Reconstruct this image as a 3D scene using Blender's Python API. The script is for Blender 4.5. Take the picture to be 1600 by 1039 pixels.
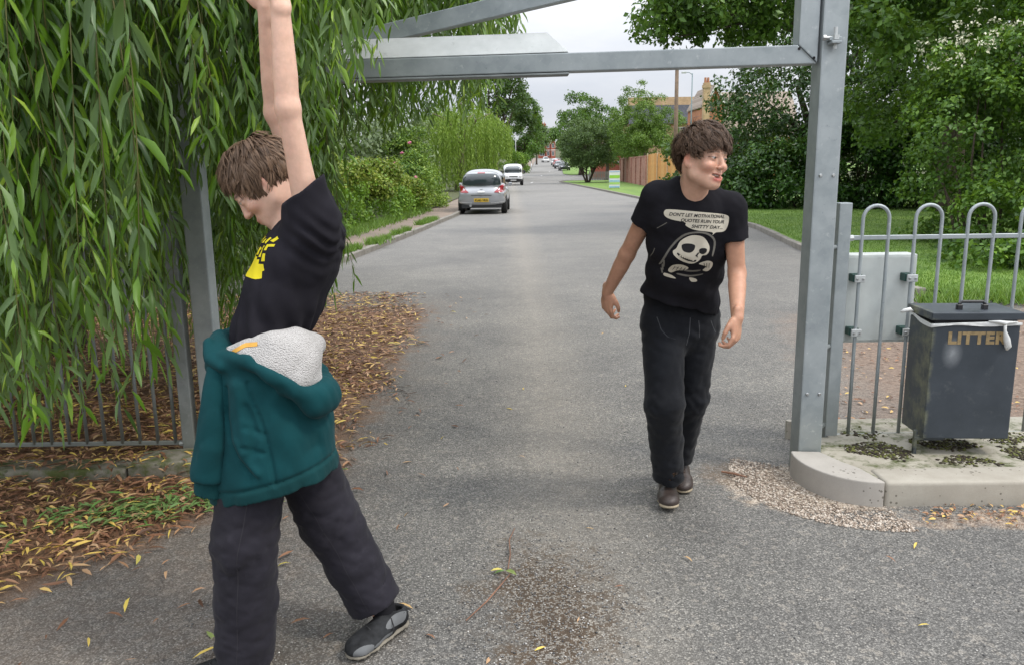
import bpy, bmesh, math, random
import numpy as np
from mathutils import Vector, Matrix
from mathutils.bvhtree import BVHTree
for o in list(bpy.data.objects): bpy.data.objects.remove(o)
sc = bpy.context.scene
COL = sc.collection
# ------------------------------------------------------------------ camera
PITCH, ROLL, FPX, CAMH = math.radians(11.46), math.radians(0.8), 1270.0, 1.6
cam = bpy.data.cameras.new('camera'); camo = bpy.data.objects.new('camera', cam); COL.objects.link(camo)
cam.sensor_width = 36.0; cam.lens = FPX / 1600 * 36.0; cam.clip_end = 3000; cam.clip_start = 0.05
_f = Vector((0, math.cos(PITCH), -math.sin(PITCH))); _u0 = Vector((0, math.sin(PITCH), math.cos(PITCH))); _r0 = Vector((1, 0, 0))
_r = _r0 * math.cos(ROLL) - _u0 * math.sin(ROLL); _u = _u0 * math.cos(ROLL) + _r0 * math.sin(ROLL)
camo.matrix_world = Matrix(((_r.x, _u.x, -_f.x, 0), (_r.y, _u.y, -_f.y, 0), (_r.z, _u.z, -_f.z, CAMH), (0, 0, 0, 1)))
sc.camera = camo
# ------------------------------------------------------------------ sky, sun, exposure
SUN_EL, SUN_AZ = math.radians(52), math.radians(112)      # azimuth from +Y towards +X
world = bpy.data.worlds.new('World'); sc.world = world; world.use_nodes = True
wt = world.node_tree; wt.nodes.clear()
def wn(t, **kw):
    n = wt.nodes.new(t)
    for k, v in kw.items(): setattr(n, k, v)
    return n
sky = wn('ShaderNodeTexSky', sky_type='NISHITA', sun_disc=False); sky.sun_elevation = SUN_EL; sky.sun_rotation = SUN_AZ
tc = wn('ShaderNodeTexCoord'); mp = wn('ShaderNodeMapping'); mp.inputs['Scale'].default_value = (1.0, 1.0, 3.2)
nz = wn('ShaderNodeTexNoise'); nz.inputs['Scale'].default_value = 2.6; nz.inputs['Detail'].default_value = 7; nz.inputs['Roughness'].default_value = .55
nz2 = wn('ShaderNodeTexNoise'); nz2.inputs['Scale'].default_value = 4.3; nz2.inputs['Detail'].default_value = 6
r1 = wn('ShaderNodeValToRGB'); r1.color_ramp.elements[0].position = .30; r1.color_ramp.elements[0].color = (6.7, 7.2, 8.1, 1)
r1.color_ramp.elements[1].position = .72; r1.color_ramp.elements[1].color = (9.9, 10.0, 10.2, 1)
r2 = wn('ShaderNodeValToRGB'); r2.color_ramp.elements[0].position = .26; r2.color_ramp.elements[0].color = (.72, .72, .72, 1)
r2.color_ramp.elements[1].position = .42; r2.color_ramp.elements[1].color = (1, 1, 1, 1)
mx = wn('ShaderNodeMix', data_type='RGBA'); mx.clamp_result = False
bg = wn('ShaderNodeBackground'); bg.inputs['Strength'].default_value = 0.088
wo = wn('ShaderNodeOutputWorld')
L = wt.links.new
L(tc.outputs['Generated'], mp.inputs['Vector']); L(mp.outputs[0], nz.inputs['Vector']); L(mp.outputs[0], nz2.inputs['Vector'])
L(nz.outputs[0], r1.inputs[0]); L(nz2.outputs[0], r2.inputs[0])
# overcast clouds brighten towards the unseen zenith, steeper than standard, to add ambient light
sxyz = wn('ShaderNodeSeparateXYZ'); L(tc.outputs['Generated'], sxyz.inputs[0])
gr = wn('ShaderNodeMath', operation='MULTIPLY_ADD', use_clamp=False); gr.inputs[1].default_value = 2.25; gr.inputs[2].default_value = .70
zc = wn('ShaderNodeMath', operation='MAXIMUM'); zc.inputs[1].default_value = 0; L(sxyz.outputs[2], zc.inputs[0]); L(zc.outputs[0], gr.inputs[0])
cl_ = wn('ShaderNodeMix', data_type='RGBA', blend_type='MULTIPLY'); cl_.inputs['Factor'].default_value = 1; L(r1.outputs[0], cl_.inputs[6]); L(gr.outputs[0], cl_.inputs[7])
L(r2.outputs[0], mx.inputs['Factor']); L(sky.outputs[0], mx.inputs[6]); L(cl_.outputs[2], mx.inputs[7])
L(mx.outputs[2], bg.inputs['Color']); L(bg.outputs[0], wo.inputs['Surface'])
sun = bpy.data.lights.new('sun', 'SUN'); sun.energy = 1.5; sun.angle = math.radians(10); sun.color = (1, .93, .82)
suno = bpy.data.objects.new('sun', sun); COL.objects.link(suno)
_sd = Vector((math.sin(SUN_AZ) * math.cos(SUN_EL), math.cos(SUN_AZ) * math.cos(SUN_EL), math.sin(SUN_EL)))
suno.rotation_euler = _sd.to_track_quat('Z', 'Y').to_euler()
vs = sc.view_settings; vs.view_transform = 'Standard'; vs.look = 'None'; vs.exposure = 0.34; vs.gamma = 1.0; vs.use_curve_mapping = False
sc.render.engine = 'CYCLES'
cy = sc.cycles; cy.use_denoising = True; cy.max_bounces = 6; cy.diffuse_bounces = 3; cy.glossy_bounces = 3; cy.transmission_bounces = 4; cy.transparent_max_bounces = 6
cy.use_adaptive_sampling = True; cy.adaptive_threshold = 0.01
# ------------------------------------------------------------------ helpers
RNG = np.random.default_rng(7)
random.seed(7)
def nrm(a): return a / np.maximum(np.linalg.norm(a, axis=-1, keepdims=True), 1e-9)
def rdir(n, rg): return nrm(rg.normal(size=(n, 3)))
def V(*a): return np.array(a, dtype=np.float64)
def tag(o, label=None, cat=None, group=None, kind=None):
    if label: o['label'] = label
    if cat: o['category'] = cat
    if group: o['group'] = group
    if kind: o['kind'] = kind
    return o
def empty(name, loc, label=None, cat=None, group=None, kind=None):
    o = bpy.data.objects.new(name, None); COL.objects.link(o); o.location = loc; o.empty_display_size = .1
    return tag(o, label, cat, group, kind)
def link(name, me, mat=None, parent=None, kind=None, label=None):
    o = bpy.data.objects.new(name, me); COL.objects.link(o)
    if mat is not None and not len(me.materials): me.materials.append(mat)
    if parent is not None:
        o.parent = parent
        r = Vector((0, 0, 0)); p = parent
        while p is not None: r += p.location; p = p.parent
        o.location = -r
    if kind: o['kind'] = kind
    if label: o['label'] = label
    return o
def np_mesh(name, verts, faces, smooth=True, attrs=None):
    """faces: (m,k) int array of constant k"""
    verts = np.ascontiguousarray(verts, dtype=np.float32); faces = np.ascontiguousarray(faces, dtype=np.int32)
    me = bpy.data.meshes.new(name); n = len(verts); m, k = faces.shape
    me.vertices.add(n); me.vertices.foreach_set('co', verts.ravel())
    me.loops.add(m * k); me.loops.foreach_set('vertex_index', faces.ravel())
    me.polygons.add(m); me.polygons.foreach_set('loop_start', np.arange(0, m * k, k, dtype=np.int32))
    if smooth: me.polygons.foreach_set('use_smooth', np.ones(m, dtype=bool))
    me.update(calc_edges=True)
    for an, av in (attrs or {}).items():
        av = np.asarray(av, dtype=np.float32)
        if av.ndim == 1:
            a = me.attributes.new(an, 'FLOAT', 'POINT'); a.data.foreach_set('value', av)
        else:
            c = np.ones((n, 4), np.float32); c[:, :3] = av[:, :3]
            a = me.attributes.new(an, 'FLOAT_COLOR', 'POINT'); a.data.foreach_set('color', c.ravel())
    return me
class MB:
    """collects boxes, tubes, prisms and grids into one mesh"""
    def __init__(s): s.v = []; s.f = []
    def add(s, vs_, fs_):
        b = len(s.v); s.v += [tuple(map(float, v)) for v in vs_]; s.f += [tuple(i + b for i in f) for f in fs_]; return s
    def box(s, x0, x1, y0, y1, z0, z1, M=None):
        vv = [(x, y, z) for z in (z0, z1) for y in (y0, y1) for x in (x0, x1)]
        if M is not None: vv = [tuple(M @ Vector(v)) for v in vv]
        return s.add(vv, [(0, 2, 3, 1), (4, 5, 7, 6), (0, 1, 5, 4), (2, 6, 7, 3), (0, 4, 6, 2), (1, 3, 7, 5)])
    def prism(s, poly, z0, z1, M=None):
        """poly (x,y) ccw extruded in z"""
        n = len(poly); vv = [(p[0], p[1], z0) for p in poly] + [(p[0], p[1], z1) for p in poly]
        if M is not None: vv = [tuple(M @ Vector(v)) for v in vv]
        return s.add(vv, [tuple(range(n - 1, -1, -1)), tuple(range(n, 2 * n))] + [(i, (i + 1) % n, n + (i + 1) % n, n + i) for i in range(n)])
    def tube(s, pts, rad, n=8, cap=True):
        pts = [Vector(p) for p in pts]; m = len(pts)
        if not hasattr(rad, '__len__'): rad = [rad] * m
        vv = []; up = None
        for i, p in enumerate(pts):
            d = (pts[min(i + 1, m - 1)] - pts[max(i - 1, 0)]).normalized()
            if up is None:
                up = Vector((0, 0, 1)) if abs(d.z) < .9 else Vector((1, 0, 0))
            a = d.cross(up).normalized(); b = a.cross(d).normalized(); up = b
            for k in range(n):
                t = 2 * math.pi * k / n; vv.append(p + (a * math.cos(t) + b * math.sin(t)) * rad[i])
        ff = [(i * n + k, i * n + (k + 1) % n, (i + 1) * n + (k + 1) % n, (i + 1) * n + k) for i in range(m - 1) for k in range(n)]
        if cap: ff += [tuple(range(n - 1, -1, -1)), tuple(range((m - 1) * n, m * n))]
        return s.add(vv, ff)
    def lathe(s, prof, c, n=16, axis='z'):
        """prof: list of (r, h)"""
        vv = []
        for r, h in prof:
            for k in range(n):
                t = 2 * math.pi * k / n; x, y = r * math.cos(t), r * math.sin(t)
                vv.append({'z': (c[0] + x, c[1] + y, c[2] + h), 'x': (c[0] + h, c[1] + x, c[2] + y), 'y': (c[0] + y, c[1] + h, c[2] + x)}[axis])
        m = len(prof)
        ff = [(i * n + k, i * n + (k + 1) % n, (i + 1) * n + (k + 1) % n, (i + 1) * n + k) for i in range(m - 1) for k in range(n)]
        ff += [tuple(range(n - 1, -1, -1)), tuple(range((m - 1) * n, m * n))]
        return s.add(vv, ff)
    def mesh(s, name, bevel=0, seg=2, smooth=False):
        me = bpy.data.meshes.new(name); me.from_pydata(s.v, [], s.f)
        bm = bmesh.new(); bm.from_mesh(me)
        bmesh.ops.recalc_face_normals(bm, faces=bm.faces)
        if bevel:
            es = [e for e in bm.edges if len(e.link_faces) == 2 and e.calc_face_angle(0) > .5]
            bmesh.ops.bevel(bm, geom=es, offset=bevel, segments=seg, affect='EDGES', profile=.6, clamp_overlap=True)
        bm.to_mesh(me); bm.free()
        if smooth:
            me.polygons.foreach_set('use_smooth', np.ones(len(me.polygons), dtype=bool))
        return me
    def build(s, name, mat, parent=None, bevel=0, seg=2, smooth=False, kind=None, label=None):
        return link(name, s.mesh(name, bevel, seg, smooth), mat, parent, kind, label)
def copy_tree(o, loc=None, label=None, parent=None):
    c = o.copy(); COL.objects.link(c)
    if parent is not None: c.parent = parent
    if loc is not None: c.location = loc
    if label: c['label'] = label
    for ch in list(o.children): copy_tree(ch, parent=c)
    return c
# ------------------------------------------------------------------ materials
def nd(nt, t, ins=None, **kw):
    n = nt.nodes.new(t)
    for k, v in kw.items(): setattr(n, k, v)
    for k, v in (ins or {}).items():
        s = n.inputs[k]
        if isinstance(v, bpy.types.NodeSocket): nt.links.new(v, s)
        else:
            if hasattr(s.default_value, '__len__') and not isinstance(v, str) and len(s.default_value) == 4 and len(v) == 3: v = (*v, 1)
            s.default_value = v
    return n
def new_mat(name):
    m = bpy.data.materials.new(name); m.use_nodes = True; nt = m.node_tree
    b = nt.nodes['Principled BSDF']
    return m, nt, b
def ramp(nt, fac, stops):
    r = nt.nodes.new('ShaderNodeValToRGB'); cr = r.color_ramp
    while len(cr.elements) < len(stops): cr.elements.new(.5)
    for e, (p, c) in zip(cr.elements, stops):
        e.position = p; e.color = (*c, 1) if len(c) == 3 else c
    nt.links.new(fac, r.inputs[0]); return r.outputs[0]
def mixc(nt, fac, a, b, mode='MIX'):
    n = nt.nodes.new('ShaderNodeMix'); n.data_type = 'RGBA'; n.blend_type = mode
    for s, v in ((n.inputs['Factor'], fac), (n.inputs[6], a), (n.inputs[7], b)):
        if isinstance(v, bpy.types.NodeSocket): nt.links.new(v, s)
        else: s.default_value = (*v, 1) if hasattr(v, '__len__') and len(v) == 3 else v
    return n.outputs[2]
def mth(nt, op, a, b=None, c=None, clamp=False):
    n = nt.nodes.new('ShaderNodeMath'); n.operation = op; n.use_clamp = clamp
    for i, v in enumerate((a, b, c)):
        if v is None: continue
        if isinstance(v, bpy.types.NodeSocket): nt.links.new(v, n.inputs[i])
        else: n.inputs[i].default_value = v
    return n.outputs[0]
def pos(nt): return nt.nodes.new('ShaderNodeNewGeometry').outputs['Position']
def objco(nt): return nt.nodes.new('ShaderNodeTexCoord').outputs['Object']
def noise(nt, vec, scale, detail=4, rough=.5, dist=0):
    return nd(nt, 'ShaderNodeTexNoise', {'Vector': vec, 'Scale': scale, 'Detail': detail, 'Roughness': rough, 'Distortion': dist}).outputs[0]
def bump(nt, b, h, strength=.3, dist=.01):
    n = nd(nt, 'ShaderNodeBump', {'Height': h, 'Strength': strength, 'Distance': dist}); nt.links.new(n.outputs[0], b.inputs['Normal'])
def simple(name, col, rough=.6, metal=0, vary=.25, nscale=8, bmp=0, bscale=60, spec=.5, coat=0):
    m, nt, b = new_mat(name)
    p = objco(nt); n = noise(nt, p, nscale, 5, .6)
    c = ramp(nt, n, [(.3, tuple(x * (1 - vary) for x in col)), (.7, tuple(min(1, x * (1 + vary)) for x in col))])
    nt.links.new(c, b.inputs['Base Color']); b.inputs['Roughness'].default_value = rough; b.inputs['Metallic'].default_value = metal
    b.inputs['Specular IOR Level'].default_value = spec
    if coat: b.inputs['Coat Weight'].default_value = coat; b.inputs['Coat Roughness'].default_value = .05
    if bmp: bump(nt, b, noise(nt, p, bscale, 4, .6), bmp, .005)
    return m
def leafmat(name, c0, c1, c2=None, rough=.45, trans=.3, under=None, spec=.4):
    """c0..c1 random per leaf through the 'tint' attribute; pale underside when given"""
    m, nt, b = new_mat(name)
    a = nd(nt, 'ShaderNodeAttribute', attribute_name='tint').outputs['Fac']
    st = [(0, c0), (.6, c1)] + ([(1, c2)] if c2 else [])
    c = ramp(nt, a, st)
    if under:
        g = nt.nodes.new('ShaderNodeNewGeometry'); c = mixc(nt, mth(nt, 'MULTIPLY', g.outputs['Backfacing'], .75), c, under)
    nt.links.new(c, b.inputs['Base Color']); b.inputs['Roughness'].default_value = rough; b.inputs['Specular IOR Level'].default_value = spec
    tr = nd(nt, 'ShaderNodeBsdfTranslucent', {'Color': mixc(nt, .5, c, (.22, .32, .03))})
    ms = nd(nt, 'ShaderNodeMixShader', {0: trans}); nt.links.new(b.outputs[0], ms.inputs[1]); nt.links.new(tr.outputs[0], ms.inputs[2])
    nt.links.new(ms.outputs[0], nt.nodes['Material Output'].inputs['Surface'])
    return m
def gz(y):
    """the road climbs gently beyond 90 m"""
    y = np.maximum(np.asarray(y, dtype=float) - 90, 0); return 4.6 * (y / 210) ** 1.25 * np.where(y > 0, 1, 0)
def sheet(name, left, right, dz, mat, parent=None, kind='structure', nx=6, step=1.5):
    """sheet between two polylines given as (x, y) with increasing y"""
    l = np.array(left, float); r = np.array(right, float)
    y0, y1 = max(l[0, 1], r[0, 1]), min(l[-1, 1], r[-1, 1])
    ys = [y0]
    while ys[-1] < y1: ys.append(min(y1, ys[-1] + max(step * .4, min(step * 8, abs(ys[-1]) * .05))))
    ys = np.array(ys); xl = np.interp(ys, l[:, 1], l[:, 0]); xr = np.interp(ys, r[:, 1], r[:, 0])
    t = np.linspace(0, 1, nx)[None, :]
    X = xl[:, None] * (1 - t) + xr[:, None] * t; Y = np.repeat(ys[:, None], nx, 1); Z = gz(Y) + dz
    n = len(ys); vv = np.stack([X, Y, Z], -1).reshape(-1, 3)
    i, j = np.meshgrid(np.arange(n - 1), np.arange(nx - 1), indexing='ij'); a = (i * nx + j).ravel()
    return link(name, np_mesh(name, vv, np.stack([a, a + 1, a + nx + 1, a + nx], 1)), mat, parent, kind)
def poly_sheet(name, poly, z, mat, parent=None, kind='structure'):
    me = bpy.data.meshes.new(name); me.from_pydata([(x, y, z) for x, y in poly], [], [tuple(range(len(poly)))])
    return link(name, me, mat, parent, kind)
def smooth_poly(pts, n=6):
    """closed Catmull-Rom through pts"""
    p = np.array(pts, float); m = len(p); out = []
    for i in range(m):
        a, b, c, d = p[i - 1], p[i], p[(i + 1) % m], p[(i + 2) % m]
        for t in np.linspace(0, 1, n, endpoint=False):
            out.append(.5 * ((2 * b) + (-a + c) * t + (2 * a - 5 * b + 4 * c - d) * t * t + (-a + 3 * b - 3 * c + d) * t ** 3))
    return out
def project_print(name, tris_verts, tris, origin, ax, ay, direction, bvh, off, mat, parent, maxd=1.0):
    """flat print (u, v) laid onto a surface: each vertex is dropped along `direction` onto the surface"""
    vv = []; ok = []
    for u, v in tris_verts:
        p = Vector(origin) + Vector(ax) * u + Vector(ay) * v
        h = bvh.ray_cast(p, Vector(direction), maxd)
        if h[0] is None: vv.append(p); ok.append(False)
        else:
            vv.append(h[0] - Vector(direction) * off); ok.append(True)
    ff = [t for t in tris if all(ok[i] for i in t)]
    me = bpy.data.meshes.new(name); me.from_pydata(vv, [], ff)
    me.polygons.foreach_set('use_smooth', np.ones(len(ff), dtype=bool))
    return link(name, me, mat, parent)
def fill_polys(polys, maxedge=None):
    """triangulate closed 2D outlines; refine long edges"""
    bm = bmesh.new()
    for poly in polys:
        bm.faces.new([bm.verts.new((p[0], p[1], 0)) for p in poly])
    bmesh.ops.triangulate(bm, faces=bm.faces)
    if maxedge:
        for _ in range(5):
            es = [e for e in bm.edges if e.calc_length() > maxedge]
            if not es: break
            bmesh.ops.subdivide_edges(bm, edges=es, cuts=1); bmesh.ops.triangulate(bm, faces=bm.faces)
    bm.verts.ensure_lookup_table(); bm.verts.index_update()
    vv = [(v.co.x, v.co.y) for v in bm.verts]; ff = [tuple(v.index for v in f.verts) for f in bm.faces]
    bm.free(); return vv, ff
def text2d(body, size=1.0, bold=0.0, shear=0.0, align='LEFT', spacing=1.0, width=1.0):
    cu = bpy.data.curves.new('t', 'FONT'); cu.body = body; cu.size = size; cu.offset = bold; cu.shear = shear; cu.align_x = align
    cu.space_character = spacing; cu.resolution_u = 3
    o = bpy.data.objects.new('t', cu); COL.objects.link(o); dg = bpy.context.evaluated_depsgraph_get(); dg.update()
    me = bpy.data.meshes.new_from_object(o.evaluated_get(dg))
    bm = bmesh.new(); bm.from_mesh(me); bmesh.ops.triangulate(bm, faces=bm.faces); bm.verts.index_update()
    vv = [(v.co.x * width, v.co.y) for v in bm.verts]; ff = [tuple(v.index for v in f.verts) for f in bm.faces]
    bm.free(); bpy.data.objects.remove(o); bpy.data.curves.remove(cu); bpy.data.meshes.remove(me)
    return vv, ff
# ================================================================== setting: ground, road, kerbs, verges
def smooth01(nt, x): return mth(nt, 'SMOOTHSTEP' if False else 'MULTIPLY', x, 1.0, clamp=True)
def asphalt():
    m, nt, b = new_mat('asphalt'); p = pos(nt)
    sx = nd(nt, 'ShaderNodeSeparateXYZ', {0: p}); X, Y = sx.outputs[0], sx.outputs[1]
    vo = nd(nt, 'ShaderNodeTexVoronoi', {'Vector': p, 'Scale': 150.0}); vo2 = nd(nt, 'ShaderNodeTexVoronoi', {'Vector': p, 'Scale': 48.0})
    cc = nd(nt, 'ShaderNodeSeparateColor', {0: vo.outputs['Color']}).outputs[0]; cc2 = nd(nt, 'ShaderNodeSeparateColor', {0: vo2.outputs['Color']}).outputs[1]
    chip = ramp(nt, cc, [(0, (.085, .084, .080)), (.5, (.168, .164, .156)), (.85, (.232, .225, .212)), (1, (.35, .335, .31))])
    chip = mixc(nt, mth(nt, 'MULTIPLY', mth(nt, 'GREATER_THAN', cc2, .9), .45), chip, (.36, .33, .29))
    gap = mth(nt, 'MULTIPLY', mth(nt, 'SUBTRACT', vo.outputs['Distance'], .38), 2.2, clamp=True)
    c = mixc(nt, gap, chip, (.080, .078, .074))
    n1 = noise(nt, p, .55, 6, .62); n2 = noise(nt, p, 3.2, 5, .6); n3 = noise(nt, p, 14, 4, .65)
    c = mixc(nt, 1.0, c, ramp(nt, n1, [(.3, (.80, .80, .81)), (.68, (1.26, 1.24, 1.2))]), 'MULTIPLY')
    c = mixc(nt, 1.0, c, ramp(nt, n2, [(.3, (.88, .88, .88)), (.7, (1.1, 1.1, 1.09))]), 'MULTIPLY')
    n0 = noise(nt, p, .16, 4, .6, .4); c = mixc(nt, 1.0, c, ramp(nt, n0, [(.35, (.84, .84, .85)), (.62, (1.1, 1.09, 1.07))]), 'MULTIPLY')
    # farther road turns paler
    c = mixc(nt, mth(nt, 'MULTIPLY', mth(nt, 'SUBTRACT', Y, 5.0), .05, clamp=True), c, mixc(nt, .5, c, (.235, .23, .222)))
    # pale worn strip in the middle of the drive
    xs = mth(nt, 'ABSOLUTE', mth(nt, 'SUBTRACT', mth(nt, 'ADD', X, mth(nt, 'MULTIPLY', n2, .35)), .42))
    worn = mth(nt, 'MULTIPLY', mth(nt, 'SUBTRACT', 1.0, mth(nt, 'DIVIDE', xs, .45), clamp=True), mth(nt, 'MULTIPLY', n3, .5))
    c = mixc(nt, worn, c, (.34, .30, .245))
    def blob(cx, cy_, rx, ry, amp=.9, sharp=2.2):
        dx = mth(nt, 'DIVIDE', mth(nt, 'SUBTRACT', X, cx), rx); dy = mth(nt, 'DIVIDE', mth(nt, 'SUBTRACT', Y, cy_), ry)
        d = mth(nt, 'SQRT', mth(nt, 'ADD', mth(nt, 'MULTIPLY', dx, dx), mth(nt, 'MULTIPLY', dy, dy)))
        nn = mth(nt, 'ADD', mth(nt, 'MULTIPLY', mth(nt, 'SUBTRACT', n2, .5), amp * 1.6), mth(nt, 'MULTIPLY', mth(nt, 'SUBTRACT', n3, .5), amp * 1.4))
        return mth(nt, 'MULTIPLY', mth(nt, 'SUBTRACT', mth(nt, 'ADD', 1.0, nn), d), sharp, clamp=True)
    speck = mth(nt, 'GREATER_THAN', cc, .62)
    dirt = mixc(nt, mth(nt, 'MULTIPLY', speck, .8), ramp(nt, n3, [(.3, (.045, .032, .022)), (.7, (.10, .072, .048))]), c)
    c = mixc(nt, mth(nt, 'MULTIPLY', blob(.12, 2.75, .36, .66, 1.0, 1.5), 1.0, clamp=True), c, dirt)
    c = mixc(nt, mth(nt, 'MULTIPLY', blob(-.75, 2.55, .5, .3, .9, 1.2), .35), c, dirt)
    # brown rotted leaf mould at the left, under the willow
    moul = ramp(nt, noise(nt, p, 34, 5, .7), [(.25, (.06, .032, .017)), (.5, (.17, .090, .048)), (.75, (.32, .185, .095))])
    nn = mth(nt, 'ADD', mth(nt, 'MULTIPLY', mth(nt, 'SUBTRACT', n2, .5), 1.1), mth(nt, 'MULTIPLY', mth(nt, 'SUBTRACT', n3, .5), .5))
    a1 = mth(nt, 'MULTIPLY', mth(nt, 'ADD', mth(nt, 'SUBTRACT', -.86, X), mth(nt, 'MULTIPLY', nn, .55)), 3.5, clamp=True)
    a2 = mth(nt, 'MULTIPLY', mth(nt, 'ADD', mth(nt, 'SUBTRACT', 9.7, Y), nn), 1.5, clamp=True)
    a3 = mth(nt, 'MULTIPLY', mth(nt, 'SUBTRACT', Y, 3.9), 3.0, clamp=True)
    A = mth(nt, 'MULTIPLY', mth(nt, 'MULTIPLY', a1, a2), a3)
    bline = mth(nt, 'SUBTRACT', mth(nt, 'SUBTRACT', Y, 2.85), mth(nt, 'MULTIPLY', mth(nt, 'ADD', X, 1.87), 1.35))
    b1 = mth(nt, 'MULTIPLY', mth(nt, 'ADD', bline, mth(nt, 'MULTIPLY', nn, .7)), 2.2, clamp=True)
    b2 = mth(nt, 'MULTIPLY', mth(nt, 'SUBTRACT', -1.05, mth(nt, 'ADD', X, mth(nt, 'MULTIPLY', nn, .4))), 3, clamp=True)
    B = mth(nt, 'MULTIPLY', mth(nt, 'MULTIPLY', b1, b2), mth(nt, 'SUBTRACT', 6.5, Y, clamp=True))
    c = mixc(nt, mth(nt, 'MULTIPLY', mth(nt, 'MAXIMUM', A, B), .95), c, moul)
    # thin dirt fringe outside the leaf mould
    f1 = mth(nt, 'MULTIPLY', mth(nt, 'MULTIPLY', mth(nt, 'ADD', mth(nt, 'SUBTRACT', -.55, X), nn), 1.6, clamp=True), mth(nt, 'MULTIPLY', n3, .55))
    f2 = mth(nt, 'MULTIPLY', mth(nt, 'SUBTRACT', 10.6, Y), .8, clamp=True)
    c = mixc(nt, mth(nt, 'MULTIPLY', f1, f2), c, (.13, .085, .055))
    # right: pale grit round the post and reddish soil behind the fence
    soil = ramp(nt, noise(nt, p, 26, 5, .7), [(.28, (.085, .055, .040)), (.5, (.19, .130, .095)), (.75, (.33, .25, .195))])
    s1 = mth(nt, 'SUBTRACT', mth(nt, 'SUBTRACT', X, 1.75), mth(nt, 'MULTIPLY', mth(nt, 'SUBTRACT', Y, 4.3), .22))
    s1 = mth(nt, 'MULTIPLY', mth(nt, 'ADD', s1, mth(nt, 'MULTIPLY', nn, .8)), 1.3, clamp=True)
    s2 = mth(nt, 'MULTIPLY', mth(nt, 'MULTIPLY', mth(nt, 'SUBTRACT', Y, 4.0), 4, clamp=True), mth(nt, 'MULTIPLY', mth(nt, 'ADD', mth(nt, 'SUBTRACT', 9.0, Y), nn), 1.2, clamp=True))
    c = mixc(nt, mth(nt, 'MULTIPLY', mth(nt, 'MULTIPLY', s1, s2), .85), c, soil)
    grit = ramp(nt, cc, [(0, (.10, .075, .055)), (.45, (.31, .25, .19)), (1, (.57, .50, .42))])
    c = mixc(nt, blob(1.47, 3.83, .44, .37, .6, 4), c, grit)
    c = mixc(nt, mth(nt, 'MULTIPLY', blob(1.22, 4.06, .30, .26, .9, 1.8), .8), c, mixc(nt, mth(nt, 'MULTIPLY', speck, .6), ramp(nt, n3, [(.3, (.07, .05, .035)), (.7, (.17, .13, .095))]), c))
    c = mixc(nt, blob(2.5, 3.44, .8, .13, .9, 2.5), c, mixc(nt, n3, soil, grit))
    nt.links.new(c, b.inputs['Base Color']); b.inputs['Roughness'].default_value = .85; b.inputs['Specular IOR Level'].default_value = .35
    h = mth(nt, 'SUBTRACT', mth(nt, 'MULTIPLY', n3, .5), vo.outputs['Distance'])
    bump(nt, b, h, .55, .006)
    return m
def grass_soil():
    m, nt, b = new_mat('grass_turf'); p = pos(nt)
    c = ramp(nt, noise(nt, p, 9, 6, .65), [(.28, (.07, .13, .022)), (.5, (.12, .21, .035)), (.72, (.19, .28, .06))])
    c = mixc(nt, 1.0, c, ramp(nt, noise(nt, p, .7, 5, .6), [(.32, (.62, .66, .58)), (.5, (.95, .97, .9)), (.68, (1.25, 1.12, 1.0))]), 'MULTIPLY')
    nt.links.new(c, b.inputs['Base Color']); b.inputs['Roughness'].default_value = .9; bump(nt, b, noise(nt, p, 40, 4, .7), .5, .03); return m
def earth_mat():
    m, nt, b = new_mat('earth'); p = pos(nt)
    c = ramp(nt, noise(nt, p, 6, 6, .65), [(.28, (.03, .035, .012)), (.55, (.06, .07, .02)), (.75, (.11, .09, .045))])
    nt.links.new(c, b.inputs['Base Color']); b.inputs['Roughness'].default_value = .95; return m
def paving_mat():
    m, nt, b = new_mat('footpath_tarmac'); p = pos(nt)
    c = ramp(nt, noise(nt, p, 50, 5, .7), [(.3, (.13, .10, .08)), (.7, (.27, .22, .18))])
    c = mixc(nt, 1.0, c, ramp(nt, noise(nt, p, 1.1, 5, .6), [(.3, (.75, .75, .75)), (.7, (1.2, 1.15, 1.1))]), 'MULTIPLY')
    nt.links.new(c, b.inputs['Base Color']); b.inputs['Roughness'].default_value = .9; return m
def concrete(name, c0, c1, stain=(.05, .05, .035), moss=0.0):
    m, nt, b = new_mat(name); p = pos(nt)
    c = ramp(nt, noise(nt, p, 5, 6, .65), [(.3, c0), (.7, c1)])
    c = mixc(nt, mth(nt, 'MULTIPLY', noise(nt, p, 180, 2, .6), .35), c, tuple(x * .6 for x in c0))
    sp = nd(nt, 'ShaderNodeTexVoronoi', {'Vector': p, 'Scale': 34.0}); dn = noise(nt, p, 7, 3)
    spot = mth(nt, 'MULTIPLY', mth(nt, 'LESS_THAN', sp.outputs['Distance'], mth(nt, 'MULTIPLY', mth(nt, 'SUBTRACT', dn, .42), 1.1)), .8)
    c = mixc(nt, spot, c, stain)
    if moss: c = mixc(nt, mth(nt, 'MULTIPLY', mth(nt, 'SUBTRACT', noise(nt, p, 9, 6, .7), .5 - moss * .3), 6, clamp=True), c, (.06, .075, .015))
    nt.links.new(c, b.inputs['Base Color']); b.inputs['Roughness'].default_value = .85; bump(nt, b, noise(nt, p, 220, 4, .7), .25, .003); return m
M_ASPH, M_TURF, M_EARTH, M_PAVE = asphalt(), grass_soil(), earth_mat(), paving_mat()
M_KERB = concrete('kerb_concrete', (.17, .155, .135), (.29, .27, .235)); M_KSTONE = concrete('pale_kerb_concrete', (.36, .335, .30), (.46, .43, .39), (.10, .09, .075))
M_KSTONE2 = concrete('stained_kerb_concrete', (.33, .30, .25), (.45, .42, .36), (.10, .09, .07), .0)
M_KMOSS = concrete('mossy_kerb_concrete', (.13, .12, .09), (.26, .24, .20), moss=.12)
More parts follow.
